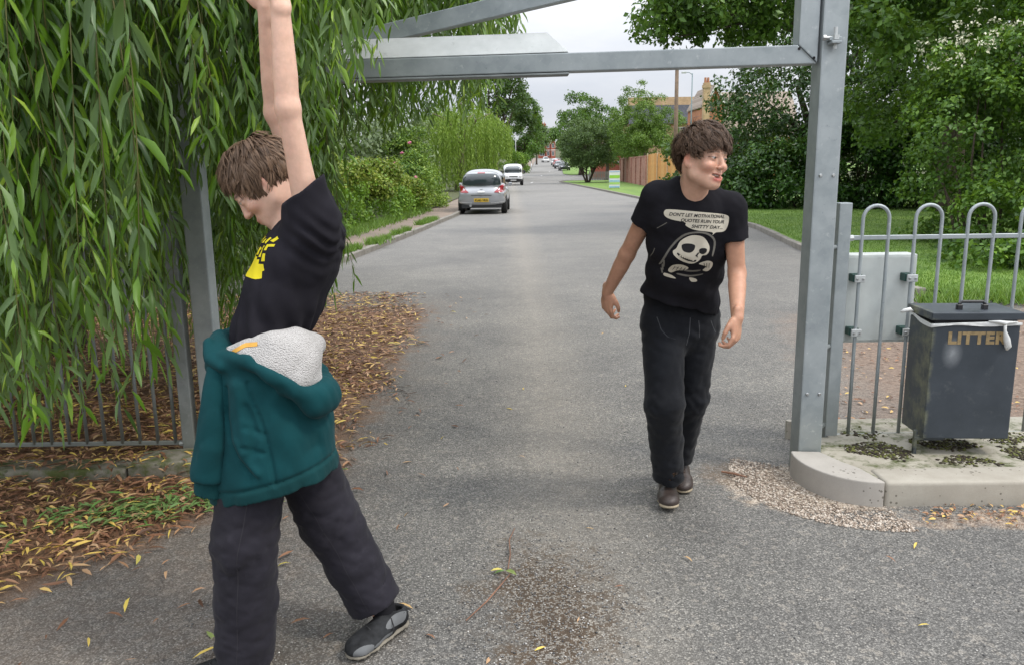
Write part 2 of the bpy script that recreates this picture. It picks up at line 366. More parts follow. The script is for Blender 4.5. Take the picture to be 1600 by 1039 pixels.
KR = [(4.9, 9.7), (4.72, 10.6), (4.98, 12.5), (5.41, 15.2), (6.16, 20.6), (6.35, 30), (6.31, 40.6), (5.9, 60), (5.15, 86.5)]
KL = [(-3.05, 13.55), (-2.92, 14.3), (-2.4, 20), (-1.8, 28), (-1.0, 50), (-.7, 72), (.8, 110), (4, 160), (10, 300)]
sheet('ground', [(-500, -40), (-500, 1200)], [(500, -40), (500, 1200)], -.05, M_EARTH, nx=8, step=6)
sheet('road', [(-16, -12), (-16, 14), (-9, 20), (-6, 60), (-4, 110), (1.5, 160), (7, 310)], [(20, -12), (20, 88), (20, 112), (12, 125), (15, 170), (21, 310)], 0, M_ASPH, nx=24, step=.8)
# right verge
vl = [(4.9 + .13, 9.7)] + [(x + .13, y) for x, y in KR[1:]] + [(6.6, 90.5)]
sheet('grass_verge', [(14, 9.05), (6.2, 9.3)] + vl, [(60, 9.05), (60, 90.5)], .075, M_TURF, nx=14)
sheet('grass_verge', [(8.6, 118), (8.0, 124), (9.5, 150), (12.5, 185), (19, 300)], [(70, 118), (70, 300)], .075, M_TURF, nx=6)
# left footpath and bank
sheet('footpath', [(-4.35, 13.6), (-3.75, 19.5), (-2.9, 33), (-2.4, 50), (-2.2, 72), (-.8, 110), (2.2, 160), (8, 300)], [(x - .12, y) for x, y in KL], .085, M_PAVE, nx=4)
sheet('bank', [(-60, 11.5), (-60, 300)], [(-4.2, 11.5), (-4.3, 13.6), (-3.72, 19.5), (-2.88, 33), (-2.38, 50), (-2.15, 72), (-.75, 110), (2.25, 160), (8.05, 300)], .12, M_EARTH, nx=8)
def kerb_run(name, line, side, y_pieces, mat):
    """stones 0.9 m long, each a mesh of its own up to y_pieces; the rest in one"""
    root = empty(name, (line[0][0], line[0][1], 0), kind='structure')
    pts = np.array(line, float); seg = np.r_[0, np.cumsum(np.hypot(*np.diff(pts, axis=0).T))]
    s = np.arange(0, seg[-1], .915); rest = MB()
    proto = MB().box(0, .9, 0, .125, -.06, .105).mesh('kerb_stone', .018, 2)
    proto.materials.append(mat)
    for a in s[:-1]:
        x0, y0 = np.interp(a, seg, pts[:, 0]), np.interp(a, seg, pts[:, 1]); x1, y1 = np.interp(a + .9, seg, pts[:, 0]), np.interp(a + .9, seg, pts[:, 1])
        ang = math.atan2(y1 - y0, x1 - x0); z = float(gz(y0))
        if y0 < y_pieces:
            o = link('kerb_stone', proto, None, root)
            o.location = Vector((x0, y0, z + random.uniform(-.006, .006))) - root.location; o.rotation_euler = (random.uniform(-.02, .02), 0, ang + random.uniform(-.006, .006))
            if side > 0: o.scale.y = -1
        else:
            Mx = Matrix.Translation((x0, y0, z)) @ Matrix.Rotation(ang, 4, 'Z')
            rest.box(0, .9, 0, .125 * (-1 if side > 0 else 1), -.06, .105, Mx)
    if rest.v: rest.build('far_kerb', mat, root, kind='stuff')
kerb_run('kerb', KR + [(5.4, 89), (6.4, 90.6), (9, 91)], 1, 45, M_KERB)
kerb_run('kerb', [(-9, 12.2), (-5, 12.7), (-3.6, 13.1)] + KL[:7], -1, 40, M_KERB)
# white centre dashes far down the road
dm = simple('road_paint', (.62, .62, .6), .7, vary=.12)
for (x, y) in ((2.05, 84), (4.3, 116), (6.6, 140)):
    mb = MB(); z = float(gz(y)) + .012; z2 = float(gz(y + 4)) + .012
    mb.add([(x, y, z), (x + .14, y, z), (x + .5, y + 5, z2), (x + .36, y + 5, z2)], [(0, 1, 2, 3)])
    mb.build('lane_marking', dm, kind='structure')
# ================================================================== signed-distance modelling for people, clothes and cars
class SDF:
    def __init__(s, lo, hi, h):
        s.h = h; s.lo = np.array(lo, float); s.n = np.ceil((np.array(hi) - s.lo) / h).astype(int) + 1
        s.ax = [(s.lo[i] + np.arange(s.n[i]) * h).astype(np.float32) for i in range(3)]
        s.a = np.full(s.n, .05, np.float32)
    def _sub(s, lo, hi):
        i0 = np.clip(np.floor((lo - s.lo) / s.h).astype(int), 0, s.n); i1 = np.clip(np.ceil((hi - s.lo) / s.h).astype(int) + 1, 0, s.n)
        if np.any(i1 <= i0): return None, None
        sl = tuple(slice(a, b) for a, b in zip(i0, i1))
        return sl, (s.ax[0][sl[0]][:, None, None], s.ax[1][sl[1]][None, :, None], s.ax[2][sl[2]][None, None, :])
    def _mix(s, sl, d, k, mode):
        a = s.a[sl]
        if mode == 'sub':
            d = -d
            if k > 0: hh = np.clip(.5 - .5 * (a - d) / k, 0, 1); s.a[sl] = a * (1 - hh) + d * hh + k * hh * (1 - hh)
            else: s.a[sl] = np.maximum(a, d)
        else:
            if k > 0: hh = np.clip(.5 + .5 * (a - d) / k, 0, 1); s.a[sl] = d * hh + a * (1 - hh) - k * hh * (1 - hh)
            else: s.a[sl] = np.minimum(a, d)
    def _cut(s, d, g, cuts):
        for p, n in cuts or ():
            n = np.array(n, float); n = n / np.linalg.norm(n)
            d = np.maximum(d, ((g[0] - p[0]) * n[0] + (g[1] - p[1]) * n[1] + (g[2] - p[2]) * n[2]).astype(np.float32))
        return d
    def cone(s, a, b, ra, rb, k=.02, cuts=None, mode='add', sq=None):
        a = np.array(a, float); b = np.array(b, float); r = max(ra, rb) * (max(1, 1 / sq[1]) if sq else 1) + k + 3 * s.h
        sl, g = s._sub(np.minimum(a, b) - r, np.maximum(a, b) + r)
        if sl is None: return s
        ba = b - a; L2 = max(float(ba @ ba), 1e-12); q = [g[i] - np.float32(a[i]) for i in range(3)]
        t = np.clip((q[0] * ba[0] + q[1] * ba[1] + q[2] * ba[2]) / L2, 0, 1).astype(np.float32)
        v = [q[i] - t * np.float32(ba[i]) for i in range(3)]
        if sq:
            n = np.array(sq[0], float); n /= np.linalg.norm(n); m = v[0] * n[0] + v[1] * n[1] + v[2] * n[2]; f = sq[1] - 1
            v = [v[i] + m * np.float32(n[i] * f) for i in range(3)]
        d = np.sqrt(v[0] ** 2 + v[1] ** 2 + v[2] ** 2) - (ra + (rb - ra) * t)
        s._mix(sl, s._cut(d.astype(np.float32), g, cuts), k, mode); return s
    def chain(s, pts, rad, k=.02, **kw):
        P = np.array(pts, float); r = max(rad) + k + 3 * s.h; sl, g = s._sub(P.min(0) - r, P.max(0) + r)
        if sl is None: return s
        D = None
        for a, b, ra, rb in zip(P[:-1], P[1:], rad[:-1], rad[1:]):
            ba = b - a; L2 = max(float(ba @ ba), 1e-12); q = [g[i] - np.float32(a[i]) for i in range(3)]
            t = np.clip((q[0] * ba[0] + q[1] * ba[1] + q[2] * ba[2]) / L2, 0, 1).astype(np.float32)
            d = np.sqrt(sum((q[i] - t * np.float32(ba[i])) ** 2 for i in range(3))) - (ra + (rb - ra) * t); D = d if D is None else np.minimum(D, d)
        s._mix(sl, D.astype(np.float32), k, kw.get('mode', 'add')); return s
    def ell(s, c, r, k=.02, R=None, cuts=None, mode='add'):
        """R: 3x3 matrix whose columns are the ellipsoid's axes in world space"""
        c = np.array(c, float); r = np.array(r, float); R = np.eye(3) if R is None else np.asarray(R, float)
        ext = np.sqrt(((R * r[None, :]) ** 2).sum(1)) + k + 3 * s.h
        sl, g = s._sub(c - ext, c + ext)
        if sl is None: return s
        q = [g[i] - np.float32(c[i]) for i in range(3)]; u = [q[0] * R[0, j] + q[1] * R[1, j] + q[2] * R[2, j] for j in range(3)]
        k0 = np.sqrt(sum((u[j] / r[j]) ** 2 for j in range(3))); k1 = np.sqrt(sum((u[j] / r[j] ** 2) ** 2 for j in range(3)))
        d = (k0 * (k0 - 1) / np.maximum(k1, 1e-6)).astype(np.float32)
        s._mix(sl, s._cut(d, g, cuts), k, mode); return s
    def loft(s, secs, L, k=.02, cuts=None, mode='add', pw=2.0):
        """elliptical sections: (centre, half width along L, half depth)"""
        L = np.array(L, float); L /= np.linalg.norm(L)
        for (c0, w0, d0), (c1, w1, d1) in zip(secs[:-1], secs[1:]):
            a = np.array(c0, float); b = np.array(c1, float); r = max(w0, w1, d0, d1) + k + 3 * s.h
            sl, g = s._sub(np.minimum(a, b) - r, np.maximum(a, b) + r)
            if sl is None: continue
            ba = b - a; ln = np.linalg.norm(ba); bd = ba / ln; Lp = L - bd * (L @ bd); Lp /= np.linalg.norm(Lp); Dp = np.cross(bd, Lp)
            q = [g[i] - np.float32(a[i]) for i in range(3)]; dot = lambda n: q[0] * np.float32(n[0]) + q[1] * np.float32(n[1]) + q[2] * np.float32(n[2])
            s_ = dot(bd); t = np.clip(s_ / ln, 0, 1); ex = s_ - t * ln; u, w = dot(Lp), dot(Dp); rw, rd_ = w0 + (w1 - w0) * t, d0 + (d1 - d0) * t; mn = np.minimum(rw, rd_)
            if pw == 2.0: k0 = np.sqrt((u / rw) ** 2 + (w / rd_) ** 2 + (ex / mn) ** 2); k1 = np.sqrt((u / rw ** 2) ** 2 + (w / rd_ ** 2) ** 2 + (ex / mn ** 2) ** 2)
            else:
                k0 = (np.abs(u / rw) ** pw + np.abs(w / rd_) ** pw + np.abs(ex / mn) ** pw) ** (1 / pw); k1 = np.sqrt((u / rw ** 2) ** 2 + (w / rd_ ** 2) ** 2 + (ex / mn ** 2) ** 2) / 1.0
            d = (k0 * (k0 - 1) / np.maximum(k1, 1e-5)).astype(np.float32)
            s._mix(sl, s._cut(d, g, cuts), k, mode)
        return s
    def clip(s, p, n, box=None):
        """cut away everything beyond the plane (inside box, if given)"""
        sl, g = s._sub(np.array(box[0]), np.array(box[1])) if box else s._sub(s.lo, s.lo + (s.n - 1) * s.h)
        s.a[sl] = s._cut(s.a[sl], g, [(p, n)]); return s
    def relief(s, fn, band=.03):
        """move the surface by fn(x, y, z) (metres, positive = inwards)"""
        m = np.nonzero(np.abs(s.a) < band); x, y, z = (s.ax[i][m[i]] for i in range(3)); s.a[m] += fn(x, y, z).astype(np.float32); return s
    def mesh(s):
        a = s.a.copy(); a[0] = a[-1] = .05; a[:, 0] = a[:, -1] = .05; a[:, :, 0] = a[:, :, -1] = .05
        sg = a < 0; nx, ny, nz_ = a.shape
        c = np.zeros((nx - 1, ny - 1, nz_ - 1), np.uint8)
        for i in (0, 1):
            for j in (0, 1):
                for k in (0, 1): c += sg[i:nx - 1 + i, j:ny - 1 + j, k:nz_ - 1 + k]
        I = np.argwhere((c > 0) & (c < 8)); idx = np.full(c.shape, -1, np.int32); idx[tuple(I.T)] = np.arange(len(I))
        cv = np.stack([a[I[:, 0] + i, I[:, 1] + j, I[:, 2] + k] for i in (0, 1) for j in (0, 1) for k in (0, 1)], 1)
        off = np.array([(i, j, k) for i in (0, 1) for j in (0, 1) for k in (0, 1)], float)
        acc = np.zeros((len(I), 3)); cnt = np.zeros(len(I))
        for p, q in ((0, 1), (2, 3), (4, 5), (6, 7), (0, 2), (1, 3), (4, 6), (5, 7), (0, 4), (1, 5), (2, 6), (3, 7)):
            m = (cv[:, p] < 0) != (cv[:, q] < 0); t = np.where(m, cv[:, p] / np.where(m, cv[:, p] - cv[:, q], 1), 0)
            acc += m[:, None] * (off[p] + (off[q] - off[p]) * t[:, None]); cnt += m
        verts = s.lo + (I + acc / cnt[:, None]) * s.h; F = []
        for axis in range(3):
            o1, o2 = [(1, 2), (2, 0), (0, 1)][axis]
            A = [slice(None)] * 3; B = [slice(None)] * 3; A[axis] = slice(0, -1); B[axis] = slice(1, None)
            s0, s1 = sg[tuple(A)], sg[tuple(B)]
            E = np.argwhere(s0 != s1); flip = s0[tuple(E.T)]
            e1 = np.zeros(3, int); e1[o1] = 1; e2 = np.zeros(3, int); e2[o2] = 1
            q = [idx[tuple((E - d).T)] for d in (0 * e1, e1, e1 + e2, e2)]
            f = np.stack(q, 1); f[~flip] = f[~flip][:, ::-1]; F.append(f)
        return verts, np.concatenate(F)
    def obj(s, name, mat, parent=None, smooth=1, colour=None, label=None):
        v, f = s.mesh()
        for _ in range(smooth):                           # light Laplacian smoothing
            e = np.concatenate([f[:, [0, 1]], f[:, [1, 2]], f[:, [2, 3]], f[:, [3, 0]]]); acc = np.zeros_like(v); cnt = np.zeros(len(v))
            for d in range(3):
                acc[:, d] = np.bincount(e[:, 0], v[e[:, 1], d], len(v)) + np.bincount(e[:, 1], v[e[:, 0], d], len(v))
            cnt = np.bincount(e[:, 0], minlength=len(v)) + np.bincount(e[:, 1], minlength=len(v)); v = v * .4 + .6 * acc / np.maximum(cnt, 1)[:, None]
        me = np_mesh(name, v, f, True, {'tone': colour(v)} if colour is not None else None)
        return link(name, me, mat, parent, label=label)
def bvh_of(o):
    me = o.data; n = len(me.vertices); co = np.empty(n * 3, np.float32); me.vertices.foreach_get('co', co); off = np.array(o.location)
    p = o.parent
    while p is not None: off = off + np.array(p.location); p = p.parent
    co = co.reshape(-1, 3) + off
    return BVHTree.FromPolygons([Vector(c) for c in co], [tuple(p_.vertices) for p_ in me.polygons])
def folds(seed, n=5, freq=18, stretch=None, warp=1.2):
    """crease field from warped ridged waves; returns fn(x, y, z) in about -1..1"""
    rg = np.random.default_rng(seed); K = rg.normal(size=(n, 3)); K /= np.linalg.norm(K, axis=1, keepdims=True); K *= 2.5 * freq * rg.uniform(.6, 1.5, (n, 1))
    if stretch is not None: K = K * np.array(stretch)
    Wp = rg.normal(size=(n, 3)) * freq * .35; ph = rg.uniform(0, 6.28, (n, 2))
    def fn(x, y, z):
        o = 0
        for i in range(n):
            w = np.sin(x * Wp[i, 0] + y * Wp[i, 1] + z * Wp[i, 2] + ph[i, 1]) * warp
            o = o + (1 - 2 * np.abs(np.sin(.5 * (x * K[i, 0] + y * K[i, 1] + z * K[i, 2]) + ph[i, 0] + w)))
        return o / n
    return fn
def curve_dist(x, z, pts):
    d = None
    for (ax, az), (bx, bz) in zip(pts[:-1], pts[1:]):
        vx, vz = bx - ax, bz - az; t = np.clip(((x - ax) * vx + (z - az) * vz) / (vx * vx + vz * vz), 0, 1); q = np.hypot(x - ax - t * vx, z - az - t * vz); d = q if d is None else np.minimum(d, q)
    return d
def frame(fwd, up):
    f = np.array(fwd, float); f /= np.linalg.norm(f); u = np.array(up, float); u -= f * (u @ f); u /= np.linalg.norm(u); r = np.cross(f, u)
    return np.stack([r, f, u], 1)       # columns: right (x), forward (y), up (z)
# ================================================================== gate posts, height barrier, fences, bin, cabinet
def galv(name, c0=(.25, .285, .30), c1=(.37, .405, .42), rough=.5):
    m, nt, b = new_mat(name); p = pos(nt)
    v = nd(nt, 'ShaderNodeTexVoronoi', {'Vector': p, 'Scale': 22.0}); vc = nd(nt, 'ShaderNodeSeparateColor', {0: v.outputs['Color']}).outputs[0]
    n = noise(nt, p, 6, 6, .62); n2 = noise(nt, p, 28, 4, .7)
    c = ramp(nt, n, [(.3, c0), (.7, c1)])
    c = mixc(nt, mth(nt, 'MULTIPLY', vc, .14), c, (.5, .53, .54))
    c = mixc(nt, mth(nt, 'MULTIPLY', mth(nt, 'SUBTRACT', n2, .62), 5, clamp=True), c, (.55, .57, .57))
    c = mixc(nt, mth(nt, 'MULTIPLY', mth(nt, 'SUBTRACT', .36, n2), 5, clamp=True), c, tuple(x * .6 for x in c0))
    z = nd(nt, 'ShaderNodeSeparateXYZ', {0: p}).outputs[2]
    c = mixc(nt, mth(nt, 'MULTIPLY', mth(nt, 'MULTIPLY', mth(nt, 'SUBTRACT', .42, z), 2.4, clamp=True), mth(nt, 'MULTIPLY', n, .95)), c, (.17, .165, .10))
    nt.links.new(c, b.inputs['Base Color']); b.inputs['Roughness'].default_value = rough; b.inputs['Metallic'].default_value = .35
    bump(nt, b, n2, .08, .002); return m
M_GALV = galv('galvanised_steel'); M_GALVL = galv('pale_galvanised_steel', (.42, .44, .44), (.56, .58, .58)); M_GALVD = galv('dull_shade_toned_steel', (.17, .19, .19), (.26, .285, .29), .6)
M_BOLT = simple('bolt_steel', (.5, .51, .51), .35, .8); M_DARK = simple('dark_hole', (.01, .01, .01), .9)
barrier = empty('height_barrier', (1.55, 4.12, 0), 'galvanised steel height barrier gate with two tall posts and overhead rails across the drive', 'height barrier')
def hexbolt(mb, x, y, z, r=.009, d=.008):
    mb.lathe([(r, 0), (r, -d * .6), (r * .7, -d)], (x, y, z), 6, 'y')
def box_post(x0, x1, y0, y1, h, mat, bolts):
    p = MB().box(x0, x1, y0, y1, -.02, h).build('post', mat, barrier, .008, 2)
    # cover strip with a lip on the front face
    MB().box(x0 - .004, x1 + .004, y0 - .004, y1 + .004, h, h + .012).build('post_cap', mat, p)
    for bx, bz in bolts: mb = MB(); hexbolt(mb, bx, y0, bz); mb.build('bolt', M_BOLT, p)
    return p
box_post(1.495, 1.617, 4.06, 4.19, 3.05, M_GALV, [(1.525, 1.54), (1.588, 1.54), (1.525, .43), (1.588, .43), (1.525, 2.75), (1.588, 2.75)])
box_post(-1.742, -1.632, 4.36, 4.47, 3.05, M_GALV, [])
# moving leaf: mitred upright and rail, running to the left post
def yb(x): return 4.075 + (1.485 - x) * .084
th = .095
def skew_bar(pts, y_thick, back=0.0):
    """pts: outline in (x, z); extruded backwards from the gate plane"""
    mb = MB(); n = len(pts)
    vv = [(x, yb(x) + back, z) for x, z in pts] + [(x, yb(x) + back + y_thick, z) for x, z in pts]
    mb.add(vv, [tuple(range(n)), tuple(range(2 * n - 1, n - 1, -1))] + [(i, n + i, n + (i + 1) % n, (i + 1) % n) for i in range(n)])
    return mb
skew_bar([(1.483, 2.072), (1.483, 3.0), (1.392, 3.0), (1.392, 2.156)], th).build('upright', M_GALV, barrier, .005, 2)
rail = skew_bar([(1.480, 2.068), (1.388, 2.155), (-1.62, 2.132), (-1.62, 2.042)], th).build('rail', M_GALV, barrier, .005, 2)
skew_bar([(1.47, 2.075), (1.40, 2.142), (1.396, 2.14), (1.466, 2.073)], -.002).build('weld_seam', M_GALVD, rail)
for hx, hz in ((1.395, 2.138), (1.466, 2.094)):
    MB().lathe([(.007, 0), (.007, -.0015)], (hx, yb(hx) - .001, hz), 10, 'y').build('drain_hole', M_DARK, rail)
# the second leaf's rail overlaps from the left: sleeve with sloping cover plate
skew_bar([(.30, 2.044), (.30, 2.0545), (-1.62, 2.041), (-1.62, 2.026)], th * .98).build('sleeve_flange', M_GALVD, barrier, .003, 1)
mb = MB(); xa, xb = -1.62, .20
mb.add([(xa, yb(xa) + .002, 2.134), (xb + .10, yb(xb) + .002, 2.151), (xb, yb(xb) + .12, 2.262), (xa, yb(xa) + .12, 2.245),
        (xa, yb(xa) + .16, 2.134), (xb + .10, yb(xb) + .16, 2.151), (xb, yb(xb) + .16, 2.262), (xa, yb(xa) + .16, 2.245)],
       [(0, 1, 2, 3), (1, 5, 6, 2), (4, 7, 6, 5), (0, 3, 7, 4), (3, 2, 6, 7), (0, 4, 5, 1)])
mb.build('cover_plate', M_GALVL, barrier, .004, 1)
skew_bar([(-1.62, 2.057), (1.388, 2.627), (1.388, 2.730), (-1.62, 2.140)], th * .8, .165).build('brace', M_GALV, barrier, .004, 1)
skew_bar([(1.387, 2.92), (1.387, 3.0), (-1.62, 2.99), (-1.62, 2.91)], th).build('top_rail', M_GALV, barrier, .004, 1)
hg = MB().box(1.515, 1.572, 4.02, 4.06, 2.165, 2.182).box(1.52, 1.567, 4.0, 4.06, 2.15, 2.163).build('hinge', M_GALV, barrier, .002, 1)
MB().tube([(1.484, 4.03, 2.178), (1.545, 4.03, 2.178)], .0085, 8).lathe([(.014, 0), (.014, .014)], (1.486, 4.03, 2.178), 6, 'x').build('hinge_bolt', M_BOLT, hg)
MB().lathe([(.009, -.05), (.009, .048)], (1.545, 4.03, 2.178), 10).lathe([(.02, -.01), (.02, .012)], (1.545, 4.03, 2.178), 6).build('hinge_pin', M_GALVL, hg)
# ---- bow-topped fences
def bow_fence(name, label, x0, x1, y, post_x, bars, gap, mat, rail_lo=.10, rail_hi=1.205, top=1.375, skew=0.0, post_h=1.392):
    root = empty(name, (post_x, y, 0), label, 'fence')
    Y = lambda x: y + (x - post_x) * skew
    MB().box(post_x - .034, post_x + .034, Y(post_x) - .034, Y(post_x) + .034, 0, post_h).build('post', mat, root, .005, 2)
    a, b = min(x0, x1), max(x0, x1)
    for z, r in ((rail_lo, .013), (rail_hi, .0125)):
        mb = MB().box(a, b, y - .006, y + .006, z - r, z + r)
        mb.v = [(vx, vy + (vx - post_x) * skew, vz) for vx, vy, vz in mb.v]
        mb.build('rail', mat, root, .003, 1)
    w = gap / 2
    mb = MB(); pts = [(-w, 0, rail_lo)] + [(-w, 0, z) for z in (.5, 1.0)] + [(-w * math.cos(t), 0, top - w + w * math.sin(t)) for t in np.linspace(0, math.pi, 13)] + [(w, 0, z) for z in (1.0, .5)] + [(w, 0, rail_lo)]
    mb.tube(pts, .0095, 10); me = mb.mesh('hoop', smooth=True); me.materials.append(mat)
    for bx in bars:
        o = link('hoop', me, None, root); o.location = Vector((bx, Y(bx), 0)) - root.location
    MB().lathe([(.016, 0), (.016, .022)], (post_x + (.034 if x1 > x0 else -.056), Y(post_x) - .01, rail_hi), 8, 'x').lathe([(.016, 0), (.016, .022)], (post_x + (.034 if x1 > x0 else -.056), Y(post_x) - .01, rail_lo), 8, 'x').build('rail_clamp', M_GALVL, root)
    return root
fr = bow_fence('bow_top_fence', 'grey galvanised hooped railing beside the gate post, behind the litter bin', 1.80, 5.6, 4.36, 1.772, [1.950 + .2815 * i for i in range(13)], .140, M_GALV)
for bz in (.17, .62, 1.16): MB().tube([(1.617, 4.2, bz), (1.742, 4.35, bz)], .012, 8).build('fixing_bolt', M_GALVD, fr)
bow_fence('bow_top_fence', 'grey galvanised hooped railing in the shade under the willow', -1.86, -6.5, 4.40, -1.83, [-1.965 - .2 * i for i in range(22)], .1, M_GALVD)  # same railing in a darker steel, the willow's shade put into its colour
# ---- right kerb island under the fence
isl = empty('kerb_island', (1.8, 3.9, 0), kind='structure')
def arc(cx, cy_, rx, ry, a0, a1, n): return [(cx + rx * math.cos(math.radians(a)), cy_ + ry * math.sin(math.radians(a))) for a in np.linspace(a0, a1, n)]
outer = arc(1.75, 3.97, .305, .36, 172, 270, 16)
st = MB().prism([(1.455, 4.055)] + outer + [(1.75, 3.62), (1.71, 3.80), (1.66, 3.885), (1.60, 4.04)], -.03, .125)
st.build('kerb_stone', M_KSTONE, isl, .022, 4, True)
x = 1.757
for i in range(4):
    w = .915 if i < 3 else 1.2
    MB().prism([(x, 3.615 - .012 * i), (x + w, 3.603 - .012 * i), (x + w, 3.81), (x, 3.81 if i else 3.80)], -.03, .122 - .003 * (i % 2)).build('kerb_stone', M_KSTONE2, isl, .02, 3, True)
    x += w + .006
poly_sheet('concrete_base', [(1.60, 4.05), (1.64, 3.90), (1.68, 3.80), (1.75, 3.70), (5.5, 3.70), (5.5, 4.62), (1.75, 4.62), (1.75, 4.3), (1.62, 4.3)], .112, concrete('base_concrete', (.30, .275, .22), (.44, .41, .34), moss=.10), isl)
MB().box(1.62, 5.5, 4.60, 4.63, -.03, .110).build('base_edge', M_KSTONE2, isl)
# ---- left kerb
kl = empty('kerb_island', (-2, 4.1, 0), kind='structure')
MB().prism([(-1.60, 4.36)] + arc(-2.0, 4.30, .40, .22, 0, -90, 10)[0:] + [(-2.05, 4.08), (-2.05, 4.30), (-1.76, 4.36)], -.03, .09).build('kerb_stone', M_KMOSS, kl, .02, 3, True)
for i in range(4):
    MB().prism([(-2.06 - .92 * i, 4.08), (-2.06 - .92 * i, 4.27), (-2.965 - .92 * i, 4.27), (-2.965 - .92 * i, 4.08)][::-1], -.03, .062 + .004 * (i % 2)).build('kerb_stone', M_KMOSS, kl, .02, 3, True)
# ---- litter bin
def bin_mat():
    m, nt, b = new_mat('bin_paint'); p = pos(nt)
    n = noise(nt, p, 5, 6, .65); n2 = noise(nt, p, 13, 5, .7)
    c = ramp(nt, n, [(.3, (.026, .034, .043)), (.7, (.045, .055, .068))])
    c = mixc(nt, mth(nt, 'MULTIPLY', mth(nt, 'SUBTRACT', n2, .58), 2.2, clamp=True), c, (.13, .14, .14))
    sx = nd(nt, 'ShaderNodeSeparateXYZ', {0: p}); X, Z = sx.outputs[0], sx.outputs[2]
    dx = mth(nt, 'DIVIDE', mth(nt, 'SUBTRACT', X, 2.215), .055); dz = mth(nt, 'DIVIDE', mth(nt, 'SUBTRACT', Z, .655), .085)
    d = mth(nt, 'SUBTRACT', 1.0, mth(nt, 'SQRT', mth(nt, 'ADD', mth(nt, 'MULTIPLY', dx, dx), mth(nt, 'MULTIPLY', dz, dz))), clamp=True)
    c = mixc(nt, mth(nt, 'MULTIPLY', d, mth(nt, 'MULTIPLY', n2, 1.0)), c, (.32, .34, .36))
    lx = mth(nt, 'MULTIPLY', mth(nt, 'SUBTRACT', 2.13, X), 60, clamp=True)
    c = mixc(nt, mth(nt, 'MULTIPLY', lx, mth(nt, 'MULTIPLY', mth(nt, 'SUBTRACT', n2, .42), 4, clamp=True)), c, (.15, .155, .10))
    lz = mth(nt, 'MULTIPLY', mth(nt, 'SUBTRACT', Z, .86), 40, clamp=True)
    c = mixc(nt, mth(nt, 'MULTIPLY', lz, mth(nt, 'MULTIPLY', mth(nt, 'SUBTRACT', n, .44), 4, clamp=True)), c, (.22, .23, .24))
    nt.links.new(c, b.inputs['Base Color']); b.inputs['Roughness'].default_value = .42; bump(nt, b, noise(nt, p, 300, 3), .06, .002); return m
M_BIN = bin_mat()
lb = empty('litter_bin', (2.1, 4.0, .11), 'dark grey metal litter bin with gold lettering and flat lid in front of the railings', 'litter bin')
BF = math.radians(-3.5)
BMx = Matrix.Translation((2.108, 3.99, 0)) @ Matrix.Rotation(BF, 4, 'Z')
BW, BD, BZ0, BZ1 = .425, .27, .205, .805
MB().box(0, BW, 0, BD, BZ0, BZ1, BMx).build('body', M_BIN, lb, .006, 2)
lid = MB().box(-.012, BW + .014, -.014, BD + .014, .824, .862, BMx).build('lid', M_BIN, lb, .005, 2)
hb = MB(); hx0, hx1, hy = .16, .285, .085
hb.tube([BMx @ Vector(v) for v in ((hx0, hy, .862), (hx0, hy, .892), (hx0 + .012, hy, .902), (hx1 - .012, hy, .902), (hx1, hy, .892), (hx1, hy, .862))], .0085, 8)
hb.box(hx0 - .013, hx0 + .013, hy - .013, hy + .013, .861, .888, BMx); hb.box(hx1 - .013, hx1 + .013, hy - .013, hy + .013, .861, .888, BMx)
hb.build('handle', simple('black_handle', (.018, .018, .02), .4), lid, .003, 1)
MB().box(.012, BW - .012, .012, BD - .012, BZ1, .824, BMx).build('neck', simple('bin_neck', (.012, .012, .014), .7), lb)
MB().box(-.03, -.012, .03, .05, .10, .24, BMx).box(-.03, .12, .028, .052, .185, .2045, BMx).build('post', M_BIN, lb, .003, 1)
MB().box(.035, .06, .10, .12, .19, .2045, BMx).build('bracket', M_BIN, lb)
gold = simple('gold_lettering', (.27, .195, .095), .5, vary=.25, nscale=60)
tv, tf = text2d('LITTER', .082, bold=.0045, spacing=1.12, width=1.14)
vmax = max(v[0] for v in tv)
me = bpy.data.meshes.new('lettering'); me.from_pydata([tuple(BMx @ Vector((.078 + u * (.29 / vmax), -.0015, .705 + v))) for u, v in tv], [], tf)
link('lettering', me, gold, lb)
# bin liner of thin white plastic tucked round the rim and knotted at the front
liner = simple('white_plastic_film', (.62, .63, .62), .35, vary=.1, nscale=30)
def film(pts_top, w, amp, seed, n=60):
    rg = np.random.default_rng(seed); pts = np.array(pts_top, float); seg = np.r_[0, np.cumsum(np.linalg.norm(np.diff(pts, axis=0), axis=1))]
    s = np.linspace(0, seg[-1], n); P = np.stack([np.interp(s, seg, pts[:, i]) for i in range(3)], 1)
    rows = 5; vv = []
    ph = rg.uniform(0, 6, 4)
    for r in range(rows):
        t = r / (rows - 1); wav = amp * (np.sin(s * 60 + ph[0] + t * 2) + .6 * np.sin(s * 110 + ph[1] - t * 3))
        q = P.copy(); q[:, 2] -= t * w * (1 + .35 * np.sin(s * 17 + ph[2])); q[:, 1] -= .004 + abs(wav) * (1 if r not in (0,) else .3)
        vv.append(q)
    vv = np.array(vv).reshape(-1, 3); i, j = np.meshgrid(np.arange(rows - 1), np.arange(n - 1), indexing='ij'); a = (i * n + j).ravel()
    return vv, np.stack([a, a + 1, a + n + 1, a + n], 1)
lin = empty('bin_liner', (2.1, 4, .8), 'thin white plastic bin liner tucked under the bin lid and knotted at the front', 'bin liner')
v1, f1 = film([BMx @ Vector(v) for v in ((-.014, BD * .95, .835), (-.014, .12, .815), (-.010, .0, .806), (.12, -.008, .812), (.3, -.008, .818), (BW, -.008, .812))], .018, .0022, 3)
link('rim_film', np_mesh('rim_film', v1, f1), liner, lin)
mb = MB(); 
